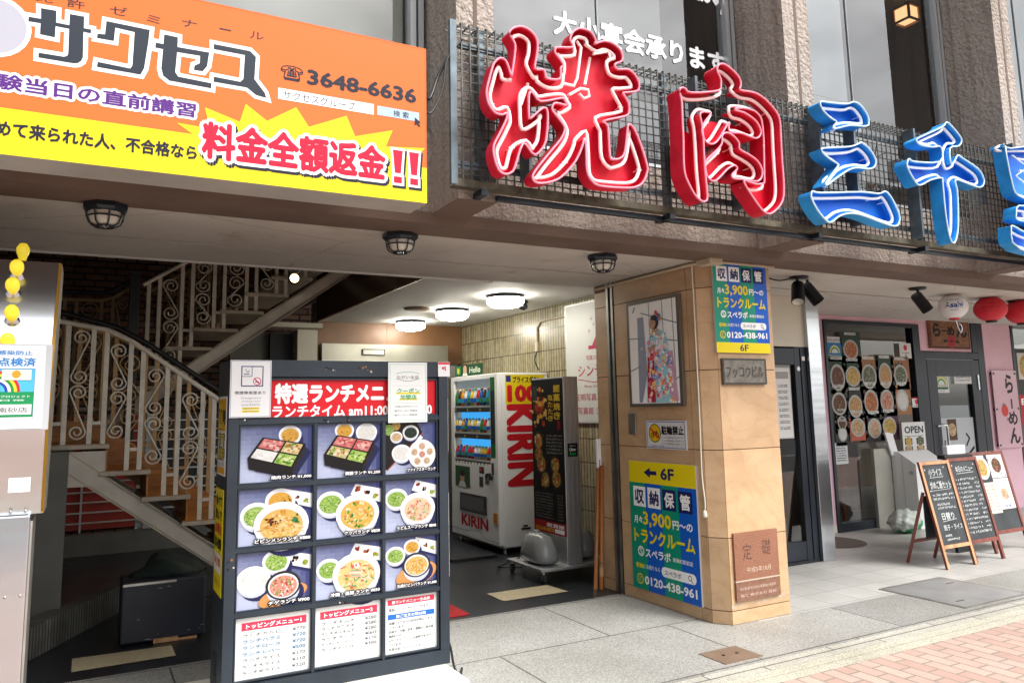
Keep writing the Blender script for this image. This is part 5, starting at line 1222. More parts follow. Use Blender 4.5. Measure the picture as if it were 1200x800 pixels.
for (u, v, s_) in ((.2, .41, .17), (.2, .50, .16), (.28, .56, .18), (.72, .56, .16), (.40, .66, .16), (.75, .65, .17)):
    B.ell(u, v, s_, C('#2c241c', .3), 1, n=16); B.ell(u, v, s_ * .75, C('#b88a4a', .3), 2, n=16)
    for k in range(12): B.ell(u + r.uniform(-.1, .1), v + r.uniform(-.035, .035), .03, C(r.choice(['#e8d0a0', '#8a4a24', '#d8a850', '#5a7a34', '#c8543a']), .3), 3 + k % 2, n=6)
for k in range(6): B.scribble(.46, .365 + k * .022, .95, .378 + k * .022, C('#b8b4a8'), 3, k, .003)
for k in range(9): B.scribble(.06, .745 + k * .019, .62, .756 + k * .019, C('#9a988e'), 3, 30 + k, .003); B.scribble(.76, .745 + k * .019, .94, .756 + k * .019, C('#9a988e'), 3, 60 + k, .003)
B.rect(0, .925, 1, 1, C('#b01c28'), 1); B.txt('居酒屋', .40, .935, .95, .96, KOG, 2, bold=.02); B.txt('03-5640-8878', .05, .965, .62, .99, C('#f2c43a'), 2, bold=.02); B.rect(.66, .965, .95, .99, KOG, 2)
b.build('poster', t)
b = MB(); B = Bd(b, (SX0 + .045, SY0 - .003, 1.17), (1, 0, 0), (0, 0, -1), .105, .118, base=.001, step=.0005); B.slab(.002, C('#0c0c0c')); B.txt('Order now', .2, .14, .8, .22, KOG, 1); B.txt('Uber', .16, .34, .84, .58, KOG, 1, bold=.02); B.txt('Eats', .18, .66, .82, .88, C('#2fb862'), 1, bold=.03)
b.build('delivery_sticker', t)
b = MB(); b.box(3.505, 4.30, 5.90, 6.53, .095, .12, ALU, bev=.004); b.build('base_plate', t)
for x, y in ((3.54, 5.93), (3.54, 6.49), (4.26, 5.93), (4.26, 6.49)):
    b = MB(); b.cyl((x, y, .094), (x, y, .075), .012, STEEL, 8); b.box(x - .022, x - .017, y - .014, y + .014, .03, .078, STEEL); b.box(x + .017, x + .022, y - .014, y + .014, .03, .078, STEEL); b.lathe([(.0, -.013), (.034, -.013), (.038, -.008), (.038, .008), (.034, .013), (0, .013)], (x, y, .038), RUBBER, 16, axis='X'); b.build('caster', t)
def tank(cx, cy, flip):
    b = MB(); bm = bmesh.new(); bmesh.ops.create_cube(bm, size=1)
    for v in bm.verts:
        v.co = Vector((v.co.x * .22, v.co.y * .42, v.co.z * .22))
        if v.co.z > 0: v.co.x *= .55; v.co.y = v.co.y * .62 + .03
    bmesh.ops.subdivide_edges(bm, edges=list(bm.edges), cuts=2, use_grid_fill=True)
    for _ in range(3): bmesh.ops.smooth_vert(bm, verts=list(bm.verts), factor=.5, use_axis_x=True, use_axis_y=True, use_axis_z=True)
    for v in bm.verts: v.co = Vector((cx + v.co.x * 1.25, cy + v.co.y * 1.2, .121 + .115 + v.co.z * 1.25))
    mn = min(v.co.z for v in bm.verts)
    for v in bm.verts: v.co.z += .121 - mn
    b.add_bm(bm, mat('grey plastic tank', (.23, .24, .24), .3), True); top = max(p.z for p in b.v); b.lathe([(.03, -.012), (.03, .018), (0, .018)], (cx, cy + .05, top), mat('grey plastic tank', (.23, .24, .24), .3), 12)
    b.build('water_weight', t)
tank(3.655, 6.18, 1); tank(4.12, 6.24, -1)
b = MB(); b.tube(smooth_poly([(3.60, 6.45, .13), (3.47, 6.55, .06), (3.52, 6.72, .008), (3.7, 6.62, .008), (3.62, 6.38, .07), (3.55, 6.2, .13)], 5, False), .006, BLACK, 6); b.build('cord', t)
# ------------------------------------------------------------------ studio sign on the tiled wall
b = MB(); B = Bd.px(b, 'X', XW - .03, (667, 355), (742, 318), (742, 505), (667, 495), base=.003, step=.0007)
B = Bd(b, (XW - .03, 6.86, 2.55), (0, -1, 0), (0, 0, -1), 1.10, 1.22, base=.003, step=.0007)
B.slab(.02, mat('grey white panel', (.52, .52, .50), .4)); CR_ = C('#c01848')
B.frame(0, 0, 1, 1, .012, ALU, 1)
sh = [(.38, .37), (.44, .37), (.50, .30), (.60, .20), (.72, .12), (.78, .14), (.86, .24), (.84, .38), (.82, .38), (.80, .25), (.70, .27), (.58, .33), (.50, .40), (.38, .40)]
B.poly(sh, CR_, 2)
for u, v in ((.40, .25), (.47, .20), (.44, .15)): B.line([(u - .02, v), (u + .02, v)], .005, CR_, 2); B.line([(u, v - .02), (u, v + .02)], .005, CR_, 2)
B.txt('写真スタジオ', .34, .45, .66, .49, CR_, 2); B.txt('シンデレラ', .20, .52, .86, .62, CR_, 2, bold=.01); B.line([(.2, .64), (.45, .67), (.86, .65)], .008, CR_, 2); B.txt('Photo Studio Cinderella', .3, .69, .8, .71, CR_, 2)
B.txt('証明写真、家族写真', .14, .76, .92, .82, CR_, 2); B.txt('写真館 シンデレラ', .18, .87, .88, .93, CR_, 2)
o = b.build('studio_sign'); tag(o, 'pale photo studio sign with a red high heel shoe on the tiled wall', 'sign')
b = MB(); b.tube([(XW - .012, 6.87, 2.45), (XW - .012, 7.4, 2.45), (XW - .012, 7.48, 2.38), (XW - .012, 7.48, 2.22)], .012, BEIGE, 6); b.box(XW - .03, XW, 7.45, 7.51, 2.12, 2.22, BEIGE); b.tube(smooth_poly([(XW - .02, 7.48, 2.12), (XW - .03, 7.5, 2.06), (XW - .06, 7.46, 2.0), (XW - .02, 7.44, 1.9)], 4, False), .007, BLACK, 6)
o = b.build('wall_cable'); tag(o, 'beige conduit with socket box and black cable on the tiled wall', 'cable')
# wooden poles leaning by the pillar
t = thing('flag_pole', 'varnished wooden flag pole with a white cloth tip leaning by the pillar', 'pole', (3.80, 5.53, 0), 'wooden poles by the pillar')
b = MB(); b.tube([(3.80, 5.53, 0.0), (3.863, 5.515, 1.05)], .017, WOODPOLE, 8); b.build('shaft', t)
b = MB(); b.box(3.842, 3.882, 5.50, 5.525, .98, 1.22, WHITEPAPER, bev=.004); b.build('white_cloth', t)
t = thing('flag_pole', 'bare varnished wooden pole with a pale worn ring near its foot, leaning nearest the pillar', 'pole', (3.835, 5.50, 0), 'wooden poles by the pillar')
b = MB(); b.tube([(3.835, 5.50, 0.0), (3.868, 5.48, 1.0)], .016, WOODPOLE, 8); b.build('shaft', t)
b = MB(); b.tube([(3.8383, 5.498, .1), (3.8423, 5.4956, .22)], .019, FRAMEWOOD, 8); b.build('worn_ring', t)
# floor bits
def decal(name, a, c_, d_, e_, m, z=.004): b = MB(); b.quad(*[Vector((p.x, p.y, z)) for p in (a, c_, d_, e_)], m); return b.build(name)
o = decal('floor_marker', Vector((2.955, 5.57, 0)), Vector((3.555, 5.57, 0)), Vector((3.53, 5.86, 0)), Vector((2.955, 5.86, 0)), BUFFMARK); tag(o, 'buff rectangular tile set in the dark passage floor in front of the sign stand', 'floor tile')
o = decal('floor_marker', Vector((0.002, 5.46, 0)), Vector((.575, 5.47, 0)), Vector((.57, 5.72, 0)), Vector((0.002, 5.75, 0)), BUFFMARK); tag(o, 'buff rectangular tile set in the dark floor in front of the black box', 'floor tile')
b = MB(); b.box(1.65, 2.557, 5.36, 5.95, .001, .010, REDMAT, bev=.003); o = b.build('door_mat'); tag(o, 'red mat on the dark floor behind the menu board', 'mat')
b = MB(); b.box(3.25, 3.75, 7.18, 7.26, 0, .03, BLACK); b.box(3.05, 3.4, 7.25, 7.34, 0, .03, BLACK); o = b.build('floor_bar'); tag(o, 'low black bars lying on the floor in front of the vending machine', 'bar')
# ------------------------------------------------------------------ staircase
YL, YR, YU = 6.5, 7.25, 7.62
t = thing('staircase', 'ivory steel staircase with orange treads rising to a landing and turning back up', 'staircase', (.6, 7.2, 0))
run, rise = .285, .2
nose = lambda k: (.17 + run * k, 1.29 - rise * k)           # lower flight, k = 0 is the landing edge
tread_m = mat('ivory tread edge', (.42, .37, .29), .5, var=.2, vs=6)
fxz = lambda Y0: (lambda u, v, h: (u, Y0 + h, v))
for Y0 in (YL, YR):
    zu = lambda x: 1.277 - .735 * (max(x, -.155) + .155)
    b = MB(); b.prism([(-.6, zu(-.6)), (-.155, zu(-.155)), (1.58, zu(1.58)), (1.58, 0.0), (1.405, 0.0), (-.155, zu(-.155) - .13), (-.6, zu(-.6) - .13)], STAIRPAINT, fr=fxz(Y0), h0=0, h1=.03)
    b.prism([(-.155, zu(-.155) - .1315), (1.40, .0), (1.38, .0), (-.155, zu(-.155) - .148)], tread_m, fr=fxz(Y0), h0=-.022, h1=.05)
    b.prism([(-.155, zu(-.155) + .0015), (-.155, zu(-.155) + .012), (1.58, zu(1.58) + .012), (1.58, zu(1.58) + .0015)], tread_m, fr=fxz(Y0), h0=-.022, h1=.05)
    b.build('stringer', t)
for k in range(6):
    x, z = nose(k)
    b = MB(); b.box(x - (.34 if k else .9), x, YL - .05, YR - .014, z - .032, z, tread_m, bev=.004); b.box(x - (.33 if k else .88), x - .015, YL - .03, YR - .015, z + .0005, z + .004, ORANGEWOOD); b.build('tread', t)
    b = MB(); b.box(x - .02, x - .008, YL + .03, YR - .015, z - .2 + .004, z - .033, ORANGEWOOD); b.build('riser', t)
b = MB(); a = nose(0); c = nose(5.6)
b.prism([(a[0] - .5, a[1] + .01), (a[0] - .5, a[1] + .16), (a[0] - .1, a[1] + .16), (c[0], c[1] + .09), (c[0], c[1] - .2), (a[0] - .2, a[1] - .05)], ORANGEWOOD, fr=fxz(YR), h0=-.012, h1=-.002); b.build('kick_board', t)
x0, z0 = nose(0)
b = MB(); b.box(-1.40, x0 - .86, YL - .05, 8.7, z0 - .05, z0, tread_m); b.box(x0 - .86, x0 - .02, YR + .05, 8.7, z0 - .05, z0, tread_m); b.box(-1.40, x0 - .02, YL - .02, YL + .01, z0 - .3, z0 - .05, STAIRPAINT); b.build('landing', t)
unose = lambda k: (1.007 + .232 * k, 2.104 + .177 * k)             # right ends of the upper treads
zuu = lambda x: 1.928 + .716 * (x - .817)
for Y0 in (YU, 8.5):
    b = MB(); b.prism([(.10, zuu(.10)), (3.4, zuu(3.4)), (3.4, zuu(3.4) - .12), (.10, zuu(.10) - .12)], STAIRPAINT, fr=fxz(Y0), h0=0, h1=.03)
    b.prism([(.10, zuu(.10) - .1215), (3.4, zuu(3.4) - .1215), (3.4, zuu(3.4) - .136), (.10, zuu(.10) - .136)], tread_m, fr=fxz(Y0), h0=-.022, h1=.05)
    b.prism([(.10, zuu(.10) + .0015), (3.4, zuu(3.4) + .0015), (3.4, zuu(3.4) + .012), (.10, zuu(.10) + .012)], tread_m, fr=fxz(Y0), h0=-.022, h1=.05); b.build('stringer', t)
for k in range(-4, 10):
    x, z = unose(k)
    b = MB(); b.box(x - .40, x, YU - .05, 8.55, z - .032, z, tread_m, bev=.004); b.build('tread', t)
    b = MB(); b.box(x - .385, x - .375, YU + .05, 8.45, z + .001, z + .144, mat('dark riser', (.16, .10, .06), .6)); b.build('riser', t)
b = MB(); b.box(.295, .378, 7.40, 7.50, z0, 2.73, BLACK, bev=.006); b.box(.288, .385, 7.393, 7.507, 2.73, 2.75, BLACK, bev=.004); b.build('newel_post', t)

def scroll(b, x, z, w, h, Y, flip=False, r=.0065, m=RAILPAINT):
    """one S scroll in a bay: spiral, diagonal, spiral"""
    R = w * .46; pts = []
    cy = z + h - R
    for i in range(22):
        a = math.pi - (1 - i / 21) * 3.2 * math.pi * .98; q = .22 * R + (R - .22 * R) * (i / 21)
        pts.append((-math.cos(a) * q * -1, math.sin(a) * q + cy))
    a_ = [(p[0], p[1] - (z + h / 2)) for p in pts]
    full = a_ + [(-p[0], -p[1]) for p in reversed(a_)]
    s = -1 if flip else 1
    b.tube([(x + w / 2 + s * u, Y, z + h / 2 + v) for u, v in full], r, m, 5)
def railing(label, Y, cols, top, bot, m, hand=None, links=()):
    """cols: list of (x, is_pair_start); top/bot: functions of x"""
    t = thing('stair_railing', label, 'railing', (cols[0], Y, bot(cols[0])))
    for x in cols:
        b = MB(); b.box(x - .0165, x + .0165, Y - .006, Y + .006, bot(x), top(x), m); b.build('baluster', t)
    xs = [cols[0] - .05] + cols + [cols[-1] + .05]
    b = MB()
    b.tube([(x, Y, top(x)) for x in xs], .019, m, 6); b.build('top_rail', t)
    if hand:
        b = MB(); b.tube([(x, Y + .02, top(x) + .075) for x in xs], .024, hand, 8)
        for x in cols[::3]: b.cyl((x, Y + .01, top(x)), (x, Y + .02, top(x) + .06), .007, hand, 5)
        b.build('handrail', t)
    for i in range(len(cols) - 1):
        x0, x1 = cols[i], cols[i + 1]; w_ = x1 - x0 - .04
        z0_, z1_ = max(bot(x0), bot(x1)) + .03, min(top(x0), top(x1)) - .02
        b = MB()
        if w_ > .10:
            n = 2; hh = (z1_ - z0_) / n
            for q in range(n): scroll(b, x0 + .02, z0_ + q * hh, w_, hh, Y, flip=(q + i // 2) % 2 == 0, m=m)
            b.build('scroll', t)
        else:
            b.box(x0 + .019, x1 - .019, Y - .005, Y + .005, z0_ + .108, z0_ + .132, m); b.build('link_bar', t)
    return t
def lower_top(x):
    if x < .19: return 2.12 + (.19 - x) * .17
    return 2.12 - (x - .19) * .70
def rear_top(x): return 2.136 + (.281 - x) * .27 if x < .281 else 2.136 - (x - .281) * .68
def lower_bot(x):
    k = math.ceil((x - .17) / run - 1e-6); k = max(0, min(5, k)); return 1.29 - rise * k + .004
lc = [-.44, -.24, -.16] + [.0, .12, .245, .335, .50, .60, .735, .83, .965, 1.06, 1.20, 1.30, 1.44]
lc = [-.48, -.40, -.22, -.13, .035, .125, .29, .375, .55, .635, .81, .895, 1.08, 1.16, 1.34]
railing('ivory wrought iron railing with scrolls along the near side of the lower stair flight', YL - .02, lc, lower_top, lower_bot, RAILPAINT)
railing('railing tinted for warm light, black handrail, on the far side of the lower flight', YR, [-.44, -.34, -.16, -.06, .12, .21] + [.44, .53, .70, .79, .97, 1.06, 1.24, 1.33], rear_top, lower_bot, mat('warm lit railing tint', (.56, .36, .15), .45, var=.15, vs=9), BLACK)  # warm stair light is put into this railing's colour
def up_top(x): return 2.654 + (x - .406) * .655
def up_bot(x):
    k = math.ceil((x - 1.007) / .232 - 1e-6); return 2.104 + .177 * k + .002
railing('ivory wrought iron railing with scrolls along the upper stair flight', YU - .02, [.46, .55, .74, .83, 1.02, 1.11, 1.31, 1.40, 1.59, 1.68, 1.87, 1.96, 2.15, 2.24], up_top, up_bot, RAILPAINT)
def land_top(x): return 2.63 + max(0, x - .15) * .7
railing('railing of the landing behind the black newel post against the brick wall', 8.6, [-.55, -.45, -.22, -.12, .10, .20, .36], land_top, lambda x: 1.30, mat('dim lit railing tint', (.50, .36, .20), .5, var=.15, vs=9), BLACK)  # warm light painted into the colour of this and the next railing
railing('railing with scrolls, tinted for warm light, on the far side of the upper stair flight', 8.5, [.52, .62, .80, .90, 1.09, 1.19, 1.37, 1.47, 1.66, 1.76, 1.94, 2.04, 2.22], up_top, up_bot, mat('dim lit railing tint', (.50, .36, .20), .5, var=.15, vs=9))
# ------------------------------------------------------------------ under the stairs
t = thing('rolling_shutter', 'dark red shutter panel behind horizontal steel bars under the stairs', 'shutter', (.6, 9.9, 0))
b = MB(); b.box(-.30, .55, 9.95, 9.98, .25, 1.5, mat('dark red panel', (.40, .03, .014), .5, var=.15, vs=4)); b.box(.56, .72, 9.95, 9.985, .2, 1.5, mat('grey white post', (.4, .42, .42), .5)); b.box(.73, 1.7, 9.96, 9.99, .25, 1.5, BLACKM); b.build('panel', t)
b = MB()
for k in range(11): b.box(-.32, 1.7, 9.90, 9.915, .32 + k * .11, .335 + k * .11, STEEL_DIRTY)
for x in (.0, .64, 1.2): b.box(x, x + .02, 9.915, 9.93, .2, 1.5, STEEL_DIRTY)
b.build('bars', t)
b = MB(); b.box(-.4, 1.8, 9.75, 9.9, 0, .22, mat('grey sill', (.14, .14, .125), .6, var=.15)); b.build('sill', t)
b = MB()
p0, p1 = Vector((-.185, 5.93, 0)), Vector((.335, 6.92, 0)); d = (p1 - p0).normalized(); nn = Vector((-d.y, d.x, 0))
q0, q1 = p0 - d * .8, p1
vs = [(p.x, p.y, z) for z in (0, .20) for p in (q0, q1, q1 + nn * .14, q0 + nn * .14)]
b.add(vs, [(0, 1, 2, 3), (4, 5, 6, 7), (0, 1, 5, 4), (1, 2, 6, 5), (2, 3, 7, 6), (3, 0, 4, 7)], LOWTILE)
o = b.build('low_wall'); tag(o, 'low grey ribbed tile kerb wall running back on the dark floor beside the steel cabinet', 'low wall')
b = MB(); c = P(62, 690, 'Y', 6.3); b.box(c.x - .14, c.x + .05, 6.3, 6.5, 0, 1.25, mat('dim grey post', (.115, .115, .10), .6, var=.15)); o = b.build('duct_post'); tag(o, 'dim grey square post under the stair landing beside the steel cabinet', 'post')
t = thing('cardboard_box', 'black scuffed box on the dark floor under the stairs', 'box', (.53, 5.95, 0))
DKBOX = mat('dark navy box', (.010, .012, .022), .45, var=.3, vs=6)
b = MB(); b.box(.27, .79, 5.84, 6.2, .015, .40, DKBOX, bev=.012); b.box(.275, .6, 5.835, 5.84, .38, .395, STEEL_DIRTY)
r = random.Random(2)
for k in range(9): x, z = r.uniform(.29, .77), r.choice([r.uniform(.02, .06), r.uniform(.02, .38)]); b.box(x, x + r.uniform(.002, .03), 5.8385, 5.8398, z, z + r.uniform(.002, .006), mat('scuff', (.25, .23, .2), .8))
b.build('carton', t)
b = MB(); b.box(.60, .74, 5.838, 5.9, .0, .014, FRAMEWOOD); b.box(.47, .62, 5.82, 5.86, .003, .03, FRAMEWOOD); b.build('wood_scrap', t)
b = MB(); bm = bmesh.new(); bmesh.ops.create_icosphere(bm, subdivisions=3, radius=1)
for v in bm.verts:
    n_ = math.sin(v.co.x * 4 + v.co.z * 3) * .03 + math.sin(v.co.y * 5 + v.co.x * 3) * .02; v.co = Vector((.58 + v.co.x * (.24 + n_), 6.12 + v.co.y * (.18 + n_), .401 + max(0, v.co.z) * (.11 + n_)))
b.add_bm(bm, mat('dark green cover', (.006, .015, .010), .8, bump=.4, bs=20)); o = b.build('cover_sheet'); tag(o, 'crumpled dark green sheet lying on top of the black box', 'sheet')

# ------------------------------------------------------------------ stainless steel cabinet with yellow bulbs, left edge
CY = 4.0
t = thing('steel_sign_cabinet', 'stainless steel sign cabinet with a curved hood and a row of yellow bulbs', 'sign cabinet', (-.40, CY, 0))
prof = []
top = P(68, 308, 'Y', CY).z; hx = P(70, 308, 'Y', CY).x
hl = -1.15
# hood: front sheet bowed outwards, seen from the front; right edge shows a yellow lined thickness
zb = P(60, 600, 'Y', CY).z; zt = top
def bow(v): return CY - .16 * math.sin(math.pi * min(1, max(0, v)))
def redge(v): return -.140 + .008 * math.cos(v * 5)
b = MB(); n = 18; vs = []; fs = []
for i in range(n + 1):
    v = i / n; z = zb + (zt - zb) * v
    for x in (hl, -.145 + .014 * (v - .3)): vs.append((x, bow(v), z))
for i in range(n): fs.append((2 * i, 2 * i + 1, 2 * i + 3, 2 * i + 2))
b.add(vs, fs, STEEL, True)
b.build('hood', t)
b = MB(); vs = []; fs = []
for i in range(n + 1):
    v = i / n; z = zb + (zt - zb) * v; x = -.145 + .014 * (v - .3)
    vs += [(x + .0005, bow(v), z), (x + .012, bow(v) + .02, z), (x + .012, CY + .30, z)]
for i in range(n): fs += [(3 * i, 3 * i + 1, 3 * i + 4, 3 * i + 3)]
b.add(vs, fs, BRASS, True)
fs = [(3 * i + 1, 3 * i + 2, 3 * i + 5, 3 * i + 4) for i in range(n)]
b.add(vs, fs, STEEL_DIRTY, True)
b.box(hl, -.134, CY, CY + .3, zt - .004, zt, STEEL); b.box(hl, -.14, CY, CY + .3, zb, zb + .004, STEEL); b.box(hl, hl + .01, CY, CY + .3, zb, zt, STEEL); b.box(hl, -.14, CY + .29, CY + .3, zb, zt, STEEL)
b.build('edge_trim', t)
b = MB(); b.box(hl + .06, -.185, CY - .02, CY + .30, .06, zb - .002, STEEL, bev=.008); b.box(hl + .08, -.2, CY, CY + .28, 0, .06, BLACK); b.box(-.1845, -.176, CY + .0, CY + .26, .1, zb - .03, STEEL_DIRTY); b.build('pedestal', t)
for zz in (.2, .75, 1.1):
    for xx in (-.205, -.26):
        b = MB(); b.lathe([(.006, -.0205), (.006, -.0235), (0, -.024)], (xx, CY, zz), STEEL_DIRTY, 8, axis='Y'); b.v = [Vector((q.x, 2 * CY - q.y, q.z)) for q in b.v]; b.build('screw', t)
def bulb(px, py, label=None):
    z = P(px, py, 'Y', CY - .12).z; v = (z - zb) / (zt - zb); y = bow(v); x = P(px, py, 'Y', y - .03).x; z = P(px, py, 'Y', y - .03).z
    b = MB(); b.lathe([(.028, 0), (.03, .006), (.022, .014), (.016, .03), (0, .03)], (x, y - .001 if v < 1 else y, z - .02), STEEL, 14, axis='Y'); b.lathe([(.014, .028), (.022, .045), (.028, .065), (.027, .082), (.018, .096), (0, .101)], (x, y, z - .02), YELLOWBULB, 16, axis='Y')
    for i in range(len(b.v)):
        q = b.v[i]; dy = y - q.y; b.v[i] = Vector((q.x, y - dy * .75, q.z + dy * .55))
    b.build('yellow_bulb', t)
for q in ((20, 319), (15, 340), (14, 372), (9, 405)): bulb(*q)
for x, z in ((-.245, zt + .0), (-.215, zt + .0)):
    pass
c = P(26, 303, 'Y', CY + .1)
b = MB(); b.lathe([(.03, 0), (.03, .01), (.016, .02), (.016, .03), (.027, .06), (.027, .08), (.015, .1), (0, .104)], (c.x, CY + .12, zt), YELLOWBULB, 14); b.build('yellow_bulb', t)
b = MB(); z = P(30, 489, 'Y', bow(.45)).z; b.box(-.27, -.19, bow(.12) - .012, bow(.12) - .008, zb + .10, zb + .16, WHITEPAPER); b.build('worn_label', t)
# rainbow poster on it
yv = 3.79
b = MB(); B = Bd.px(b, 'Y', yv, (-62, 404), (54, 404), (49, 502), (-64, 504), base=.002, step=.0005)
B.slab(.004, C('#f4f6f8'), n0=-.0005); q = Bd(b, B.o, B.U, B.V, B.W, B.H, base=-.001); q.slab(.003, C('#c8ccd0'), -.01, -.015, 1.07, 1.015)
CB = C('#2a8ad8')
B.txt('新型コロナウイルス等感染防止', -.35, .06, .87, .12, CB, 1, bold=.02) if 0 else B.txt('等感染防止', .40, .065, .86, .12, CB, 1, bold=.02)
B.txt('徹底点検済', .22, .15, .90, .255, CB, 1, bold=.03)
B.rect(.0, .28, .90, .56, C('#5ac4ee'), 1)
for k, c_ in enumerate(('#e0303a', '#f6e23a', '#2f9a48', '#ffffff', '#2a4ab8', '#5ac4ee')): B.ell(.48, .56, .27 - k * .032, C(c_), 2 + k * .5, a0=180, a1=360, ry=.25 - k * .03, n=30)
B.rect(.55, .295, .86, .42, C('#f3eee2'), 6); B.ell(.70, .35, .05, C('#d8a83a'), 7, n=8)
B.rect(.0, .56, .90, .86, C('#1f9a5c'), 2); B.txt('感染防止サポート」プロジェクト', .06, .60, .86, .63, KOG, 3); B.txt('新しい日常', .1, .65, .8, .67, KOG, 3)
B.rect(.02, .71, .88, .83, C('#f6f6f6'), 3); B.txt('三千里 南砂店', .18, .745, .84, .805, TXG, 4, bold=.01)
B.txt('東京都', .22, .90, .55, .95, TXG, 2); B.frame(.0, .28, .9, .98, .004, C('#8a96c8'), 4)
o = b.build('rainbow_poster'); tag(o, 'large infection prevention poster with a rainbow stuck on the steel cabinet', 'poster')
# ------------------------------------------------------------------ glass door next to the pillar
YD = 5.30
t = thing('glass_door', 'dark framed sliding glass door between the pillar and the pink shop', 'door', (5.5, YD, 0))
b = MB(); DX0, DX1 = 4.55, 6.22
for x0, x1 in ((DX0, DX0 + .06), (DX1 - .07, DX1), (DX1 - .16, DX1 - .085)): b.box(x0, x1, YD, YD + .07, 0, 2.02, DARKNAVY, bev=.004)
b.box(DX0 + .06, DX1 - .16, YD, YD + .07, 1.86, 2.02, DARKNAVY, bev=.004); b.box(DX0 + .06, DX1 - .16, YD + .005, YD + .06, .03, .20, DARKNAVY, bev=.004); b.box(DX0, DX1, YD - .01, YD + .08, 0.0, .028, BLACKM)
b.box(DX1 - .158, DX1, YD + .001, YD + .07, 2.021, 2.03, DARKNAVY)
b.build('frame', t)
b = MB(); b.quad((DX0 + .06, YD + .03, .2), (DX1 - .16, YD + .03, .2), (DX1 - .16, YD + .03, 1.86), (DX0 + .06, YD + .03, 1.86), GLASS_SHOP); b.build('pane', t)
b = MB(); b.box(DX1 - .06, DX1 - .02, YD - .006, YD - .001, 1.90, 1.94, WHITE); b.lathe([(0, -.004), (.022, -.003), (.022, 0)], (DX1 - .11, YD - .001, 1.82), WHITE, 12, axis='Y'); b.build('door_sensor', t)
b = MB(); b.box(4.55, 6.27, YD + .005, YD + .1, 2.035, ZS - .001, CREAM); o = b.build('wall_panel'); tag(o, 'plain cream wall panel above the sliding glass door', 'wall')
b = MB(); b.box(6.225, 6.40, YD - .04, YD + .16, 0, ZS - .001, STEEL, bev=.004); o = b.build('steel_column'); tag(o, 'narrow stainless steel column between the glass door and the pink shop front', 'column')
b = MB(); B = Bd.px(b, 'Y', YD - .002, (902, 427), (932, 428), (936, 500), (908, 502), step=.0005); B = Bd(b, (5.36, YD + .0, 1.83), (1, 0, 0), (0, 0, -1), .62, .67, base=.004, step=.0006)
B.slab(.003, C('#f0f0ee')); B.rect(.1, .06, .96, .16, C('#a9aaa6'), 1); B.vtxt('営業時間のお知らせ', .60, .20, .68, .95, BK, 1, bold=.02)
for k in range(8):
    for a, c_ in ((.08, .55), (.72, .94)): B.scribble(a, .24 + k * .085, c_, .26 + k * .085, TXG, 1, k, .004); B.scribble(a, .265 + k * .085, c_, .28 + k * .085, TXG, 1, k + 40, .004)
B.frame(0, 0, 1, 1, .02, C('#dcdcd8'), 1)
o = b.build('door_notice'); tag(o, 'large white printed notice with dense columns of text on the sliding glass door', 'notice')
# room behind the door
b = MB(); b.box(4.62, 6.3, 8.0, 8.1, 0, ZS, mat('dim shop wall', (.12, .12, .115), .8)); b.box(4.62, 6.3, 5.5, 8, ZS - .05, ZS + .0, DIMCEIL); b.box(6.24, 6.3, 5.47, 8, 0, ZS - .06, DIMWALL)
o = b.build('shop_interior_wall'); tag(o, 'dim inside wall of the room behind the sliding glass door', 'wall')
b = MB(); r = random.Random(1)
pts = []
for i in range(60): pts.append((4.7 + i * .024, 5.75 + .03 * math.sin(i * 1.1)))
vs = [(x, y, z) for x, y in pts for z in (.1, 1.8)]
b.add(vs, [(2 * i, 2 * i + 2, 2 * i + 3, 2 * i + 1) for i in range(59)], mat('net curtain', (.68, .70, .70), .8), True); o = b.build('net_curtain'); tag(o, 'pale grey pleated curtain behind the sliding glass door', 'curtain')
b = MB(); bm = bmesh.new(); bmesh.ops.create_icosphere(bm, subdivisions=3, radius=1)
for v in bm.verts: v.co = Vector((5.86 + v.co.x * .16, 5.55 + v.co.y * .14, .26 + v.co.z * (.26 if v.co.z < 0 else .42) ))
b.add_bm(bm, mat('brown sack', (.28, .17, .08), .7, var=.15)); o = b.build('cloth_sack'); tag(o, 'rounded brown sack standing on the floor behind the sliding glass door', 'sack')
# ------------------------------------------------------------------ ramen shop front
YP = 6.30
t = thing('ramen_shop', 'pink rendered ramen shop front with a dark framed window and door', 'shop front', (9.4, YP, 0))
b = MB(); WT = 2.47
b.box(6.40, 7.715, YP, YP + .15, 0, ZS - .002, PINKWALL); b.box(7.715, 9.52, YP + .001, YP + .15, WT, ZS - .002, PINKWALL); b.box(9.52, 10.66, YP + .001, YP + .15, 2.13, ZS - .002, PINKWALL); b.box(10.93, 11.62, YP, YP + .15, 0, ZS - .002, PINKWALL); b.build('pink_wall', t)
b = MB(); b.box(6.40, 7.71, YP - .006, YP - .0005, 0, .08, CREAM); b.build('skirting', t)
wf = MB()
for x0, x1, z0, z1 in ((7.715, 7.76, 0, WT), (9.38, 9.52, 0, WT), (7.76, 9.38, WT - .05, WT), (7.76, 9.38, .0, .10)): wf.box(x0, x1, YP - .02, YP + .08, z0, z1, DARKNAVY, bev=.004)
wf = wf.build('window', t)
b = MB(); b.quad((7.76, YP + .03, .1), (9.38, YP + .03, .1), (9.38, YP + .03, WT - .05), (7.76, YP + .03, WT - .05), GLASS_SHOP); b.build('pane', wf)
d = MB()
for x0, x1, z0, z1 in ((9.525, 9.62, 0, 2.12), (10.78, 10.925, 0, ZS - .003), (9.62, 10.78, 2.03, 2.12), (9.63, 9.82, .02, 2.02), (10.58, 10.77, .02, 2.02), (9.82, 10.58, 1.80, 2.02), (9.82, 10.58, .02, .28)): d.box(x0, x1, YP - .015, YP + .07, z0, z1, DARKNAVY, bev=.004)
d.box(10.665, 10.779, YP - .014, YP + .07, 2.125, ZS - .003, DARKNAVY)
d = d.build('door', t)
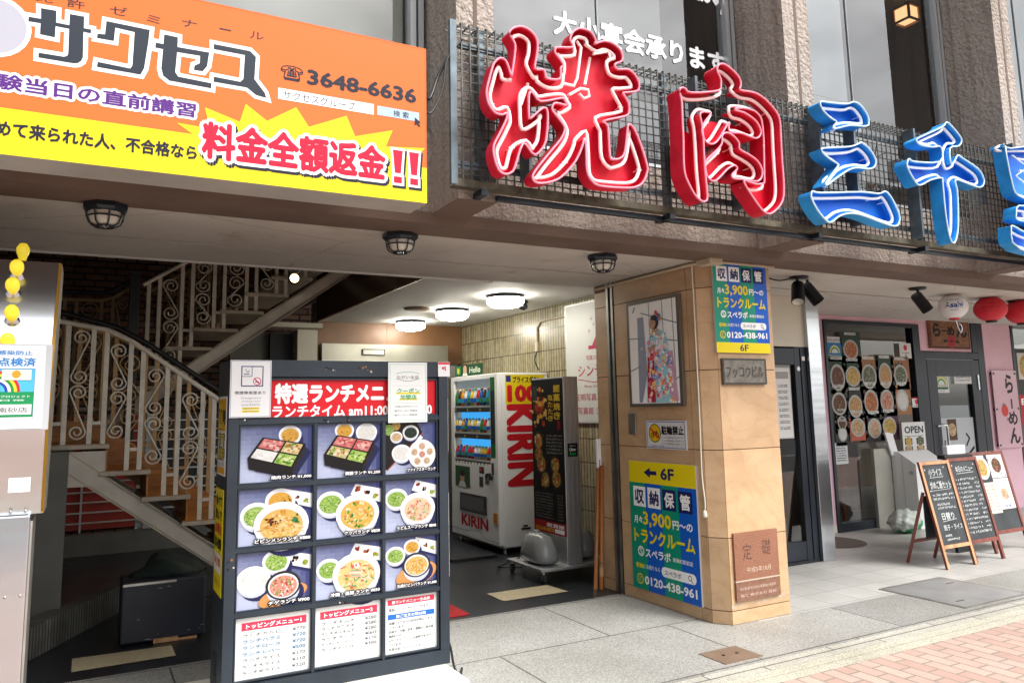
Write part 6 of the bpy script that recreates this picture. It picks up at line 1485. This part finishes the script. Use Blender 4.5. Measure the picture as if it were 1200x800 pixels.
b = MB(); b.quad((9.82, YP + .02, .28), (10.58, YP + .02, .28), (10.58, YP + .02, 1.80), (9.82, YP + .02, 1.80), GLASS_SHOP); b.build('pane', d)
b = MB(); x = 9.76; b.tube([(x, YP - .016, 1.16), (x, YP - .07, 1.17), (x + .07, YP - .08, 1.17), (x + .075, YP - .08, 1.12), (x + .075, YP - .08, .42), (x + .06, YP - .06, .38), (x + .06, YP - .016, .38)], .016, STEEL, 8); b.build('handle', d)
b = MB(); b.box(10.70, 10.73, YP - .026, YP - .015, 1.62, 1.82, STEEL); b.box(10.70, 10.73, YP - .026, YP - .015, .60, .80, STEEL); b.build('hinge', d)
w2 = MB(); w2.box(11.62, 11.68, YP - .01, YP + .08, 0, ZS - .003, DARKNAVY); w2.box(13.5, 13.6, YP - .01, YP + .08, 0, ZS - .003, DARKNAVY); w2 = w2.build('window', t)
b = MB(); b.quad((11.68, YP + .03, 0), (13.5, YP + .03, 0), (13.5, YP + .03, ZS), (11.68, YP + .03, ZS), GLASS_SHOP); b.build('pane', w2)
# room behind
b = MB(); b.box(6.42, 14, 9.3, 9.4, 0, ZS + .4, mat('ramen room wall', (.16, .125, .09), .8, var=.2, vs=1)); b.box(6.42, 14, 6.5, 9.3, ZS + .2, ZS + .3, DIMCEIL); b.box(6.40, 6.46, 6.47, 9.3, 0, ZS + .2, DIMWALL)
o = b.build('ramen_room_wall'); tag(o, 'dim brown inside walls of the ramen shop seen through its window', 'wall')
b = MB(); BRW = mat('red brown counter', (.28, .075, .035), .4, var=.2, vs=3)
b.box(7.8, 9.6, 7.4, 8.0, 0, .92, BRW); b.box(7.7, 9.7, 7.3, 8.05, .92, .96, ORANGEWOOD); o = b.build('shop_counter'); tag(o, 'red brown counter inside the ramen shop behind the window', 'counter')
t2 = thing('dining_chair', 'red brown wooden chair inside the ramen shop behind the window', 'chair', (8.1, 6.8, 0))
for x, y in ((7.95, 6.65), (8.3, 6.65), (7.95, 7.0), (8.3, 7.0)): b = MB(); b.box(x, x + .04, y, y + .04, 0, .43 if y > 6.7 else .43, BRW); b.build('leg', t2)
b = MB(); b.box(7.94, 8.35, 6.64, 7.05, .43, .47, BRW, bev=.006); b.build('seat', t2)
b = MB(); b.box(7.95, 7.99, 6.65, 7.04, .47, 1.15, BRW, bev=.006); b.build('backrest', t2)
# food photographs on the window
def oval_dish(px, py, rx, ry, bgc, kind, label, plate='#e9ece8', rot=0):
    """a printed photo card: position of its centre and plate radii in metres"""
    c = P(px, py, 'Y', YP - .004); rx *= .86; ry *= .80; b = MB(); W = rx * 2 + .10; H = ry * 2 + .14
    B = Bd(b, (c.x - W / 2, YP - .006 + .0, c.z + H / 2 + .01), (1, 0, 0), (0, 0, -1), W, H, base=.003, step=.0005)
    r = random.Random(int(px * 7 + py)); B.slab(.003, C(bgc))
    for k in range(14): B.ell(r.random() * .9 + .05, r.random() * .9 + .05, r.uniform(.03, .08), C(r.choice([bgc, '#26332c', '#3c4a3e', '#54463a']), .4, .9), .5, n=7)
    B.ell(.5, .57, rx / W, C(plate, .4, .55), 1, ry=ry / H); B.ell(.5, .575, rx / W * .9, C('#d3d6d2', .4, .5), 2, ry=ry / H * .9); fill(B, .5, .575, rx / W * .8, kind, 3, r, ry=ry / H * .8)
    B.rect(.22, .02, .78, .10, C('#e8ebe8'), 3); B.scribble(.25, .035, .75, .085, TXG, 4, int(px), .005)
    o = b.build('menu_photo'); tag(o, label, 'photo', 'dish photos stuck on the ramen shop window')
PAL['steak'] = ('#7a4630', ['#5a2c1c', '#8a5a3a', '#c8a878', '#6a8a3a', '#3a1c14'], 34); PAL['gyoza'] = ('#e0b070', ['#c88a44', '#f0d8a8', '#b87838'], 26); PAL['dark'] = ('#6f7a5a', ['#3a4030', '#a8b088', '#58604a', '#d8d8c0'], 26); PAL['tomato'] = ('#d87a4a', ['#c24a2c', '#f0b070', '#f2dcb0', '#8a3a24', '#6f9a3a'], 34)
gbg = '#2f4a3a'; tbg = '#a8744c'; dbg = '#2c2f2c'
dishes = [(996.5, 408, .155, .15, gbg, 'tomato', 'red topped noodle bowl photo, alone beside the blue poster at the top of the window'),
 (981, 440, .15, .20, gbg, 'steak', 'brown meat and greens dish photo, leftmost of the second row on the window'), (999, 439, .155, .155, gbg, 'kuppa', 'orange noodle bowl with a pale yellow centre, second in the second row'), (1018, 439, .16, .19, tbg, 'dark', 'dark green dish photo on a tan card, third in the second row'), (1037, 438, .145, .20, gbg, 'gyoza', 'golden oval dumpling plate photo, fourth in the second row'), (1055, 438, .15, .17, tbg, 'dark', 'grey green soup bowl photo on a tan card, right end of the second row'),
 (983, 471, .15, .17, dbg, 'steak', 'dark brown grilled meat plate photo, leftmost of the third row'), (1002, 474, .145, .17, dbg, 'gyoza', 'plain beige dish photo under a small sauce cup, second in the third row'), (1020.5, 469, .15, .19, dbg, 'tomato', 'bright mixed noodle bowl photo with dark seaweed, third in the third row'), (1039, 468, .145, .18, dbg, 'chige', 'orange soup photo with a green centre, fourth in the third row'), (1057, 467, .14, .17, tbg, 'rice', 'white and grey dish photo on a tan card, right end of the third row'),
 (986.5, 494, .09, .10, dbg, 'steak', 'small dish photo above a pale bowl, upper left of the bottom row'), (987, 507, .09, .11, dbg, 'rice', 'small pale rice bowl photo at the lower left of the window'), (1005, 499, .15, .14, '#c2604a', 'yaki', 'stir fry dish photo on a red and white card in the bottom row'), (1024.5, 500, .145, .15, '#3a2c34', 'udon', 'pink noodle dish photo in the bottom row, third from left'), (1042, 498, .15, .15, '#4a2440', 'kuppa', 'yellow egg dish photo on a purple card, right end of the bottom row')]
for q in dishes: oval_dish(*q)
def small_sheet(name, label, cat, tl, tr, br, bl, draw, ax='Y', val=None):
    b = MB(); B = Bd.px(b, ax, YP - .006 if val is None else val, tl, tr, br, bl, base=.003, step=.0006); B.slab(.003, C('#eef0f0')); draw(B); o = b.build(name); tag(o, label, cat)
def rain(B, g='#2a86c8'):
    B.rect(.06, .24, .94, .74, C(g), 1)
    for k, c_ in enumerate(('#f0e6a0', '#5aa83a', '#e8f0f4')): B.ell(.5, .66, .34 - k * .07, C(c_), 2 + k * .5, a0=180, a1=360, ry=.32 - k * .07)
    B.txt('感染防止徹底宣言', .08, .08, .92, .18, C('#2a4a8a'), 1); B.rect(.06, .76, .94, .86, C('#2c6a4a'), 1); B.txt('東京都', .3, .90, .7, .95, TXG, 1)
small_sheet('rainbow_poster', 'small blue rainbow poster at the top of the ramen shop window', 'poster', (968, 395), (986, 394), (987.5, 423), (969.5, 424), rain)
def lines(n, c_=None):
    def d(B):
        for k in range(n): B.scribble(.1, .12 + k * .8 / n, .9, .12 + k * .8 / n + .4 / n, c_ or TXG, 1, k, .006)
    return d
def redmark(B): B.ell(.5, .3, .16, C('#d8304a'), 1, n=10); B.scribble(.2, .6, .8, .68, TXG, 1, 3, .006); B.ell(.5, .82, .06, C('#50546a'), 1, n=8)
small_sheet('paper_notice', 'small white paper with a red mark near the top of the ramen shop window', 'notice', (1053, 402), (1066, 402), (1069, 419.5), (1055, 420), redmark)
small_sheet('card_sticker', 'small white card sticker with a red mark on the window frame above the open sign', 'sticker', (1068, 465.5), (1078, 465.5), (1080, 477), (1069.5, 477), lambda B: (B.rect(0, 0, 1, .12, C('#d8304a'), 1), B.ell(.5, .45, .2, C('#d8304a'), 1, n=10), B.scribble(.2, .8, .8, .9, TXG, 1, 1, .005)))
small_sheet('paper_notice', 'grey price list sheet on the ramen shop window under the dish photos', 'notice', (978, 519), (992.5, 518), (994, 543), (979, 544), lines(7))
def opensign(B):
    B.txt('OPEN', .10, .10, .92, .28, C('#1f2c44'), 1, bold=.03); B.line([(.1, .35), (.9, .35)], .006, TXG, 1)
    rr = random.Random(8)
    for i in range(2):
        for j in range(3):
            B.rect(.08 + i * .5, .40 + j * .2, .40 + i * .5, .56 + j * .2, C('#3a3a36'), 1); fill(B, .24 + i * .5, .48 + j * .2, .13, rr.choice(['kuppa', 'dark', 'yaki']), 2, rr)
small_sheet('open_sign', 'white OPEN sign with six little dish photos above the white cabinet', 'sign', (1056, 494.5), (1083, 494), (1087, 541), (1060, 541), opensign, val=YP - .06)
small_sheet('rainbow_poster', 'green and white rainbow poster on the glass of the ramen shop door', 'poster', (1092, 432), (1110, 432), (1112.5, 460), (1095, 460), lambda B: rain(B, '#c9cdb8'))
small_sheet('paper_notice', 'handwritten white notice on the glass of the ramen shop door', 'notice', (1116.5, 431.5), (1137, 431.5), (1139.5, 449.5), (1119, 449.5), lines(4))
def doorart(B):
    pass
b = MB(); B = Bd(b, (9.82, YP + .015, 1.80), (1, 0, 0), (0, 0, -1), .76, 1.52, base=0, step=.0006); INK = C('#15161a')
B.slab(.002, mat('grey white door poster', (.40, .43, .46), .4), .02, .36, .98, .99); B.rect(.22, .37, .48, .55, C('#5a3a26'), 1); rr = random.Random(5); fill(B, .35, .46, .11, 'yaki', 2, rr)
B.line([(.74, .50), (.82, .54), (.72, .60)], .03, INK, 1); B.line([(.93, .62), (.70, .70), (.90, .80), (.95, .82)], .035, INK, 1); B.line([(.82, .86), (.86, .95)], .03, INK, 1); B.line([(.12, .55), (.06, .70), (.14, .78)], .025, INK, 1); B.ell(.42, .88, .05, C('#c02c3c'), 1, n=10)
o = b.build('door_poster'); tag(o, 'pale grey calligraphy poster behind the lower glass of the ramen shop door', 'poster')
# carved shop sign above the door
b = MB(); B = Bd.px(b, 'Y', YP - .03, (1087, 373), (1133, 374), (1138, 408), (1091, 409), base=.005, step=.001)
B.slab(.03, mat('carved brown wood', (.21, .085, .035), .6, var=.35, vs=6, bump=.4, bs=12, stretch=(1, 1, 5))); B.frame(.01, .02, .99, .98, .02, C('#4a2416'), 1)
INKB = C('#1a1a20')
for ch, xa, y0, xb, y1 in (('ら', .08, .16, .27, .62), ('ー', .29, .38, .42, .43), ('め', .43, .24, .62, .58), ('ん', .65, .18, .94, .62)): B.txt(ch, xa, y0, xb, y1, INKB, 2, bold=.05)
B.ell(.52, .76, .10, C('#b8303a'), 2); B.line([(.52, .72), (.52, .80)], .012, INKB, 3); B.line([(.47, .75), (.57, .75)], .012, INKB, 3); B.line([(.33, .76), (.40, .74)], .03, INKB, 2); B.line([(.66, .72), (.68, .80)], .03, INKB, 2); B.line([(.62, .76), (.72, .77)], .02, INKB, 2)
o = b.build('carved_sign'); tag(o, 'brown carved wooden shop sign with black brush letters over the ramen shop door', 'sign')
# acrylic sign on the pink wall
t = thing('acrylic_sign', 'clear acrylic sign with black brush letters and a red disc on the pink wall', 'sign', (11.3, YP - .04, .6))
c0 = P(1163, 432, 'Y', YP - .045); c1 = P(1196, 521, 'Y', YP - .045)
b = MB(); B = Bd(b, (11.0, YP - .045, 1.88), (1, 0, 0), (0, 0, -1), .58, 1.06, base=.0, step=.001); B.slab(.006, mat('frosted acrylic', (.62, .40, .46), .15), 0, 0, 1, 1)
b.build('panel', t)
b = MB(); B.mb = b
for ch, y0, y1, xa, xb in (('ら', .05, .30, .50, .82), ('|', .37, .50, .66, .72), ('め', .53, .71, .50, .88), ('ん', .74, .95, .48, .92)): B.txt(ch, xa, y0, xb, y1, INK, 1, bold=.035)
B.ell(.38, .52, .14, C('#e0443c'), 1); B.txt('中', .30, .42, .44, .47, INK, 1); B.txt('華', .42, .61, .56, .66, INK, 1); B.txt('本', .42, .61, .56, .66, INK, 1) if 0 else None
b.build('brush_letters', t)
b = MB()
for u, v in ((.06, .04), (.94, .04), (.06, .5), (.94, .5), (.06, .96), (.94, .96)): p = B.at(u, v, 0); b.lathe([(0, -.05), (.014, -.05), (.014, .008), (0, .008)], (p.x, p.y, p.z), BLACKM, 8, axis='Y')
b.build('stand_off', t)
# poster in the last window
b = MB(); B = Bd(b, (11.72, YP + .02, 2.2), (1, 0, 0), (0, 0, -1), .9, 2.0, base=0, step=.001); B.slab(.003, C('#3a3a36'), 0, 0, 1, .33); B.slab(.003, C('#c8242c'), 0, .33, 1, .62); B.slab(.003, C('#b88a4a'), 0, .64, 1, .95); rr = random.Random(3)
B.rect(.06, .03, .6, .22, C('#e8e4da'), 1); fill(B, .3, .13, .2, 'kuppa', 2, rr); B.txt('ELEVATOR', .05, .36, .9, .42, KOG, 1, bold=.03) if 0 else B.txt('EL', .05, .355, .3, .40, KOG, 1, bold=.04); fill(B, .4, .8, .3, 'yaki', 2, rr)
o = b.build('window_poster'); tag(o, 'dark and red food poster in the window beyond the acrylic sign', 'poster')
# white cabinet, bag and mat
b = MB(); b.box(8.38, 8.68, 6.24, 6.28, .0, .92, mat('beige grey panel', (.42, .41, .36), .6, var=.1)); o = b.build('panel_board'); tag(o, 'beige grey board standing against the ramen shop window behind the white cabinet', 'board')
t = thing('white_cabinet', 'white metal counter cabinet with a sloping top in front of the ramen shop window', 'cabinet', (8.99, 6.0, 0))
x0 = P(1042, 616, 'Z', 0).x; 
fr = lambda u, v, h: (h, u, v)
b = MB(); b.prism([(5.93, 0), (6.24, 0), (6.24, .88), (6.15, .88), (5.93, .74)], mat('white cabinet paint', (.78, .79, .79), .45, var=.04), fr=fr, h0=8.70, h1=9.28)
b.box(8.698, 8.6995, 6.1, 6.105, .02, .85, ALU); b.build('body', t)
b = MB(); bm = bmesh.new(); b.add([(8.52, 6.17, 1.12), (8.66, 6.17, 1.10), (8.78, 6.20, .86), (8.66, 6.20, .83), (8.52, 6.19, 1.12), (8.66, 6.19, 1.10), (8.78, 6.22, .86), (8.66, 6.22, .83)], [(0, 1, 2, 3), (7, 6, 5, 4), (0, 4, 5, 1), (1, 5, 6, 2), (2, 6, 7, 3), (3, 7, 4, 0)], WHITEPAPER); b.build('leaning_card', t)
b = MB(); b.box(8.696, 8.6995, 5.97, 6.02, .62, .66, ALU); b.build('latch', t)
b = MB(); bm = bmesh.new(); bmesh.ops.create_icosphere(bm, subdivisions=4, radius=1); r = random.Random(6)
for v in bm.verts:
    n_ = .10 * math.sin(9 * v.co.x + 3 * v.co.z) * math.sin(7 * v.co.y + 5 * v.co.z) + .05 * math.sin(21 * v.co.x + 17 * v.co.z); q = 1 + n_
    v.co = Vector((8.33 + v.co.x * .23 * q, 5.87 + v.co.y * .14 * q, .12 + v.co.z * (.115 if v.co.z < 0 else .14) * q))
PLB = mat('thin white plastic bag', (.52, .58, .54), .3, bump=.5, bs=18); PLG = mat('green plastic bag', (.03, .30, .12), .35, bump=.5, bs=18)
base = len(b.v); b.add_bm(bm, PLB)
gi = b.mi(PLG)
for i, f in enumerate(b.f):
    if sum(b.v[k].z for k in f) / len(f) < .10 + .05 * math.sin(b.v[f[0]].x * 9) and b.v[f[0]].x > 8.22: b.m[i] = gi
o = b.build('plastic_bag'); tag(o, 'crumpled white and green plastic bag on the floor at the foot of the white cabinet', 'bag')
b = MB(); c = Vector((7.14, 5.93, 0)); b.lathe([(.0, .008), (.34, .008), (.36, .004), (.36, .0)], (c.x, c.y, 0.001), mat('woven brown mat', (.10, .08, .065), .95, var=.3, vs=40, bump=.8, bs=70), 36)
o = b.build('round_mat'); tag(o, 'round dark brown door mat on the grey tiles by the steel column', 'mat')
# ------------------------------------------------------------------ spotlights
def spot(px, py, label, heads):
    c = P(px, py, 'Z', ZS); t = thing('ceiling_spotlight', label, 'spotlight', (c.x, c.y, ZS - .2), 'black spotlights under the soffit')
    b = MB(); b.lathe([(.075, 0), (.078, -.01), (.07, -.02), (0, -.02)], (c.x, c.y, ZS), BLACKM, 16); b.build('mount', t)
    for dx, tx in heads:
        b = MB(); p = Vector((c.x + dx, c.y, ZS - .02)); q = p + Vector((0, 0, -.05)); b.cyl(p, q, .012, BLACKM, 8)
        d = Vector((tx, -.25, -.75)).normalized(); a = q - d * .05 + Vector((0, 0, -.03)); e = a + d * .19
        b.tube([a, a + d * .02, e], [.042, .052, .054], BLACKM, 14); b.tube([e + d * .0005, e + d * .003], [.046, .046], LAMPGLASS, 14); b.build('spot_head', t)
spot(936, 324, 'twin black spotlight under the soffit beside the pillar', ((-.02, -.35), (.10, .5)))
spot(1075, 337, 'single black spotlight on the soffit beside the white lantern', ((0, .45),))
spot(1190, 352, 'black spotlight on the soffit half hidden between the two red lanterns', ((0, .3),))
b = MB(); b.tube(smooth_poly([(4.95, 4.55, ZS - .004), (5.02, 4.5, ZS - .03), (5.1, 4.47, ZS - .02), (5.2, 4.487, ZS - .005)], 5, False), .006, BLACK, 6); o = b.build('spot_cable'); tag(o, 'short black cable looping from the soffit to the twin spotlight', 'cable')
# ------------------------------------------------------------------ lanterns
def lantern(px, py, Y, rad, hh, red, label):
    c = P(px, py, 'Y', Y); t = thing('paper_lantern', label, 'lantern', (c.x, Y, c.z - hh), 'round lanterns hanging under the soffit')
    body = mat('red lantern paper', (.60, .012, .03), .5) if red else mat('white lantern paper', (.78, .79, .80), .5)
    prof = []
    n = 24
    for i in range(n + 1):
        a = -math.pi / 2 * .80 + math.pi * .80 * i / n; r_ = rad * math.cos(a) * (1 + (.022 if i % 2 else 0)); prof.append((r_, hh * math.sin(a) / math.sin(math.pi / 2 * .80)))
    b = MB(); b.lathe(prof, (c.x, Y, c.z), body, 36); b.build('shade', t)
    cap = BLACKM if red else mat('red lantern band', (.55, .02, .03), .5); e = prof[0][0]
    for s_ in (-1, 1):
        b = MB(); z = c.z + s_ * hh; b.lathe([(e + .002, -.012), (e + .006, -.012), (e + .006, .02), (e - .01, .02), (e - .01, -.012)], (c.x, Y, z - .004), cap, 24); b.build('cap_ring', t)
    b = MB(); b.cyl((c.x, Y, c.z + hh), (c.x, Y, ZS), .004, BLACK, 5); b.tube([(c.x - e, Y, c.z + hh + .01), (c.x, Y, c.z + hh + .06), (c.x + e, Y, c.z + hh + .01)], .003, BLACK, 5); b.build('hanger', t)
    b = MB(); ang = math.atan2(CAM_P.y - Y, CAM_P.x - c.x)
    def on_s(u, v): # u along circumference, v height
        a = ang + .04 + u / rad; q = max(0.05, math.cos(math.asin(max(-.95, min(.95, v / hh * .95))))); r_ = rad * q * 1.02; return Vector((c.x + r_ * math.cos(a), Y + r_ * math.sin(a), c.z + v))
    def st(s_, cx, cz, w_, h_, m_, bo):
        vs, fs, (a0, b0, a1, b1) = text_mesh(s_, bo)
        b.add([on_s(cx - w_ / 2 + (x - a0) / (a1 - a0) * w_, cz - h_ / 2 + (y - b0) / (b1 - b0) * h_) for x, y in vs], fs, m_)
    if red:
        if red < 2:
            for k, s_ in enumerate(('らーめん', '中華そば 餃子 定食', '生ビール サワー')): st(s_, 0, .05 - k * .042, (.08, .17, .14)[k], .024, mat('dark red print', (.16, .006, .01), .6), .0)
    else:
        LB = C('#1a4fb0'); st('Asahi', 0.0, .005, .165, .055, LB, .02); st('Asahi', 0.0025, .006, .165, .055, LB, .02); st('SUPER DRY', 0, .055, .13, .014, LB, .0); st('ASAHI BEER', 0, -.045, .075, .012, LB, .0)
    if b.v: b.build('lettering', t)
    if not red:
        b = MB(); b.tube(smooth_poly([(c.x + .02, Y, c.z - hh - .01), (c.x + .05, Y, c.z - hh - .09), (c.x + .09, Y, c.z - hh - .14), (c.x + .11, Y, c.z - hh - .08), (c.x + .07, Y, c.z - hh - .05)], 4, False), .006, STEEL, 5); b.build('hook', t)
lantern(1117, 359, 4.6, .132, .118, 0, 'white round lantern with blue lettering and red bands')
lantern(1160.5, 362, 4.6, .152, .122, 1, 'red round lantern with dark print, next to the white one')
lantern(1197, 365, 4.6, .158, .125, 2, 'red round plain lantern at the end of the row, cut off by the photo edge')
b = MB(); pa = P(1140, 335, 'Y', 4.6); pb = P(1235, 352, 'Y', 4.6)
b.tube([(pa.x, 4.6, pa.z), ((pa.x + pb.x) / 2, 4.6, (pa.z + pb.z) / 2 - .02), (pb.x, 4.6, pb.z)], .007, BLACK, 6)
b.lathe([(0, -.03), (.03, -.02), (.035, 0), (.03, .02), (0, .03)], (pa.x - .02, 4.6, pa.z), mat('clear bulb', (.6, .6, .6), .1), 12)
for f_ in (.22, .6): q = pa.lerp(pb, f_); b.lathe([(0, -.025), (.022, -.02), (.022, .02), (0, .025)], (q.x, 4.6, q.z), BLACK, 10); b.cyl(q, (q.x, 4.6, ZS), .005, BLACK, 5)
o = b.build('lantern_cable'); tag(o, 'black lamp cable with sockets strung above the red lanterns', 'cable')
# ------------------------------------------------------------------ A-frame boards
def a_frame(x0, x1, yb, label, frame_m, side_m, zt=.93, lean=.19, draw=None, single=False):
    t = thing('chalkboard_stand', label, 'board', ((x0 + x1) / 2, yb + .15, 0), 'chalkboard stands in front of the ramen shop')
    d = Vector((0, lean, zt)).normalized(); Ln = math.hypot(lean, zt); nrm = Vector((0, -zt, lean)).normalized()
    Mx = Matrix(((1, 0, 0, 0), (0, d.y, -nrm.y, yb), (0, d.z, -nrm.z, 0), (0, 0, 0, 1)))    # local: x, along board, back
    w_ = .035
    for xa in (x0, x1 - w_):
        b = MB(Mx); b.box(xa, xa + w_, 0, Ln, 0, .022, side_m, bev=.003); b.box(xa + .002, xa + w_ - .002, .004, Ln - .002, -.0015, 0, frame_m); b.build('leg', t)
    b = MB(Mx); b.box(x0 + w_ + .001, x1 - w_ - .001, Ln - w_, Ln - .001, 0, .02, side_m, bev=.003); b.box(x0 + w_, x1 - w_, Ln - w_ + .002, Ln - .003, -.0015, 0, frame_m); b.build('rail', t); b = MB(Mx); b.box(x0 + w_ + .001, x1 - w_ - .001, .17, .17 + w_, 0, .02, side_m, bev=.003); b.box(x0 + w_, x1 - w_, .172, .17 + w_ - .002, -.0015, 0, frame_m); b.build('rail', t)
    b = MB(Mx); b.box(x0 + w_ - .004, x1 - w_ + .004, .17 + w_, Ln - w_, .008, .014, CHALK)
    B = Bd(b, (x0 + w_, Ln - w_, .008), (1, 0, 0), (0, -1, 0), x1 - x0 - 2 * w_, Ln - 2 * w_ - .17, base=.001, step=.0005)
    B.N = Vector((0, 0, -1))
    if draw: draw(B)
    b.build('panel', t)
    if not single:
        yb2 = yb + lean * 2 + .02; d2 = Vector((0, -lean - .005, zt * .72))
        b0 = Vector((0, yb2, 0)); 
        for xa in (x0 + .004, x1 - w_ - .004):
            b = MB(); a = Vector((xa + w_ / 2, yb2, 0)); e = a + Vector((0, -(yb2 - yb - lean * .72 - .05), zt * .70)); b.tube([a, e], .017, side_m, 4); b.build('prop_leg', t)
        b = MB(); zz = .2; yy = yb2 - (yb2 - yb - lean * .72 - .05) * zz / (zt * .70); b.box(x0 + .03, x1 - .03, yy - .01, yy + .01, zz - .015, zz + .015, side_m); yy2 = yb2 - (yb2 - yb - lean * .72 - .05) * .45 / (zt * .70); b.box(x0 + .03, x1 - .03, yy2 - .06, yy2 - .05, .24, .62, CHALK); b.build('prop_brace', t)
    return t
CW = C('#e8ecec', .7)
def chalk1(B):
    B.txt('小ライス', .2, .05, .72, .15, CW, 1, bold=.01); B.line([(.2, .165), (.74, .16)], .004, CW, 1)
    B.txt('炒めご飯セット', .14, .21, .95, .31, CW, 1, bold=.01); B.line([(.12, .33), (.9, .32)], .003, CW, 1)
    for k in range(2): B.scribble(.12, .37 + k * .05, .95, .40 + k * .05, CW, 1, k, .004)
    for k in range(2): B.scribble(.2, .49 + k * .045, .7 + k * .2, .52 + k * .045, CW, 1, k + 5, .004)
    B.txt('日替り', .26, .61, .74, .70, CW, 1, bold=.01); B.line([(.25, .72), (.8, .70)], .004, CW, 1); B.txt('餃子・ライス', .22, .76, .96, .83, CW, 1, bold=.005); B.scribble(.2, .88, .5, .91, CW, 1, 9, .004); B.scribble(.22, .93, .75, .955, CW, 1, 10, .004)
    for u, v in ((.08, .06), (.84, .04), (.1, .33), (.92, .30)): B.ell(u, v, .02, CW, 1, n=6)
def chalk2(B):
    B.txt('本日のメニュー', .16, .06, .84, .14, CW, 1, bold=.01); B.line([(.16, .16), (.84, .15)], .004, CW, 1)
    for k in range(13): B.ell(.08, .235 + k * .056, .013, CW, 1, n=6); B.scribble(.14, .22 + k * .056, .62 if k % 3 else .9, .25 + k * .056, CW, 1, 20 + k, .004); B.scribble(.76, .22 + k * .056, .95, .25 + k * .056, CW, 1, 50 + k, .004) if k % 3 else None
    for u in (.06, .9): B.ell(u, .05, .02, CW, 1, n=6)
def board3(B):
    rr = random.Random(4)
    B.rect(.02, .03, .50, .36, C('#3c4048'), 1); B.ell(.27, .17, .22, C('#f2f3f1'), 2, ry=.16); fill(B, .27, .17, .15, 'kuppa', 3, rr, ry=.115); B.rect(.05, .0, .4, .035, C('#eceeee'), 3)
    B.rect(.5, -.02, 1.0, .32, C('#f4e8e6'), 2); B.ell(.74, .15, .20, C('#fafafa'), 3, ry=.13); fill(B, .74, .15, .15, 'steak', 4, rr, ry=.10)
    for k in range(8): B.ell(rr.uniform(.52, .98), rr.uniform(0, .3), .02, C('#e07a88'), 5, n=6)
    B.rect(.02, .37, .52, .78, C('#f0e2d2'), 3); [B.scribble(.08, .41 + k * .045, .30, .43 + k * .045, TXG, 4, k, .003) or B.scribble(.36, .41 + k * .045, .48, .43 + k * .045, C('#c86a4a'), 4, k + 9, .003) for k in range(8)]
    B.rect(.5, .33, .99, .74, C('#fafafa'), 3); B.ell(.75, .54, .17, C('#dfe4ee'), 4, ry=.10); fill(B, .75, .54, .12, 'udon', 5, rr, ry=.08); B.txt('ラーメン', .6, .38, .9, .42, C('#2a4a9a'), 4, bold=.02); B.txt('定食', .66, .68, .86, .72, C('#2a4a9a'), 4, bold=.02)
a_frame(6.82, 7.265, 4.43, 'chalkboard stand with pale worn wooden frame and propping rear legs', FRAMEWOOD, REDWOOD, draw=chalk1)
a_frame(7.275, 7.745, 4.45, 'chalkboard stand with thin red wood frame and a long handwritten list', REDWOOD, REDWOOD, .94, draw=chalk2, single=True)
a_frame(7.90, 8.50, 4.62, 'board stand half covered with pinned food photo prints', REDWOOD, REDWOOD, .96, draw=board3, single=True)
b = MB(); b.box(7.28, 7.74, 4.66, 4.74, .925, .965, BLACK, bev=.01); o = b.build('chalk_tray'); 
tag(o, 'rolled black cover along the top of the middle chalkboard', 'cover')
b = MB(); b.box(7.60, 7.90, 4.83, 4.88, .95, 1.04, WHITEPAPER, bev=.01); b.box(7.64, 7.86, 4.84, 4.87, 0, .95, BLACKM); o = b.build('leaflet_holder'); tag(o, 'white leaflet box on a dark post behind the middle chalkboard', 'leaflet box')
# ------------------------------------------------------------------ covers in the paving
b = MB(); pts = [(3.634, 3.83), (3.655, 3.57), (3.35, 3.575), (3.335, 3.775)]
b.box(3.345, 3.645, 3.572, 3.80, .0, .004, BROWNPLATE); b.lathe([(.012, .0045), (0, .0045)], (3.45, 3.7, 0), BLACK, 8); b.lathe([(.012, .0045), (0, .0045)], (3.55, 3.69, 0), BLACK, 8)
o = b.build('inspection_cover'); tag(o, 'small square brown inspection cover set in the granite paving before the pillar', 'cover')
b = MB(); b.box(5.70, 6.47, 3.60, 4.27, .0, .005, STEELPLATE); b.box(5.68, 6.49, 3.58, 3.60, .0, .0045, STEEL_DIRTY); b.box(5.68, 6.49, 4.27, 4.29, .0, .0045, STEEL_DIRTY); b.box(5.68, 5.70, 3.6, 4.27, .0, .0045, STEEL_DIRTY); b.box(6.47, 6.49, 3.6, 4.27, .0, .0045, STEEL_DIRTY)
b.box(5.80, 5.90, 3.72, 3.735, .005, .0056, BLACK); b.box(6.28, 6.38, 4.10, 4.115, .005, .0056, BLACK)
o = b.build('inspection_cover'); tag(o, 'large square steel inspection cover in the paving in front of the chalkboards', 'cover')
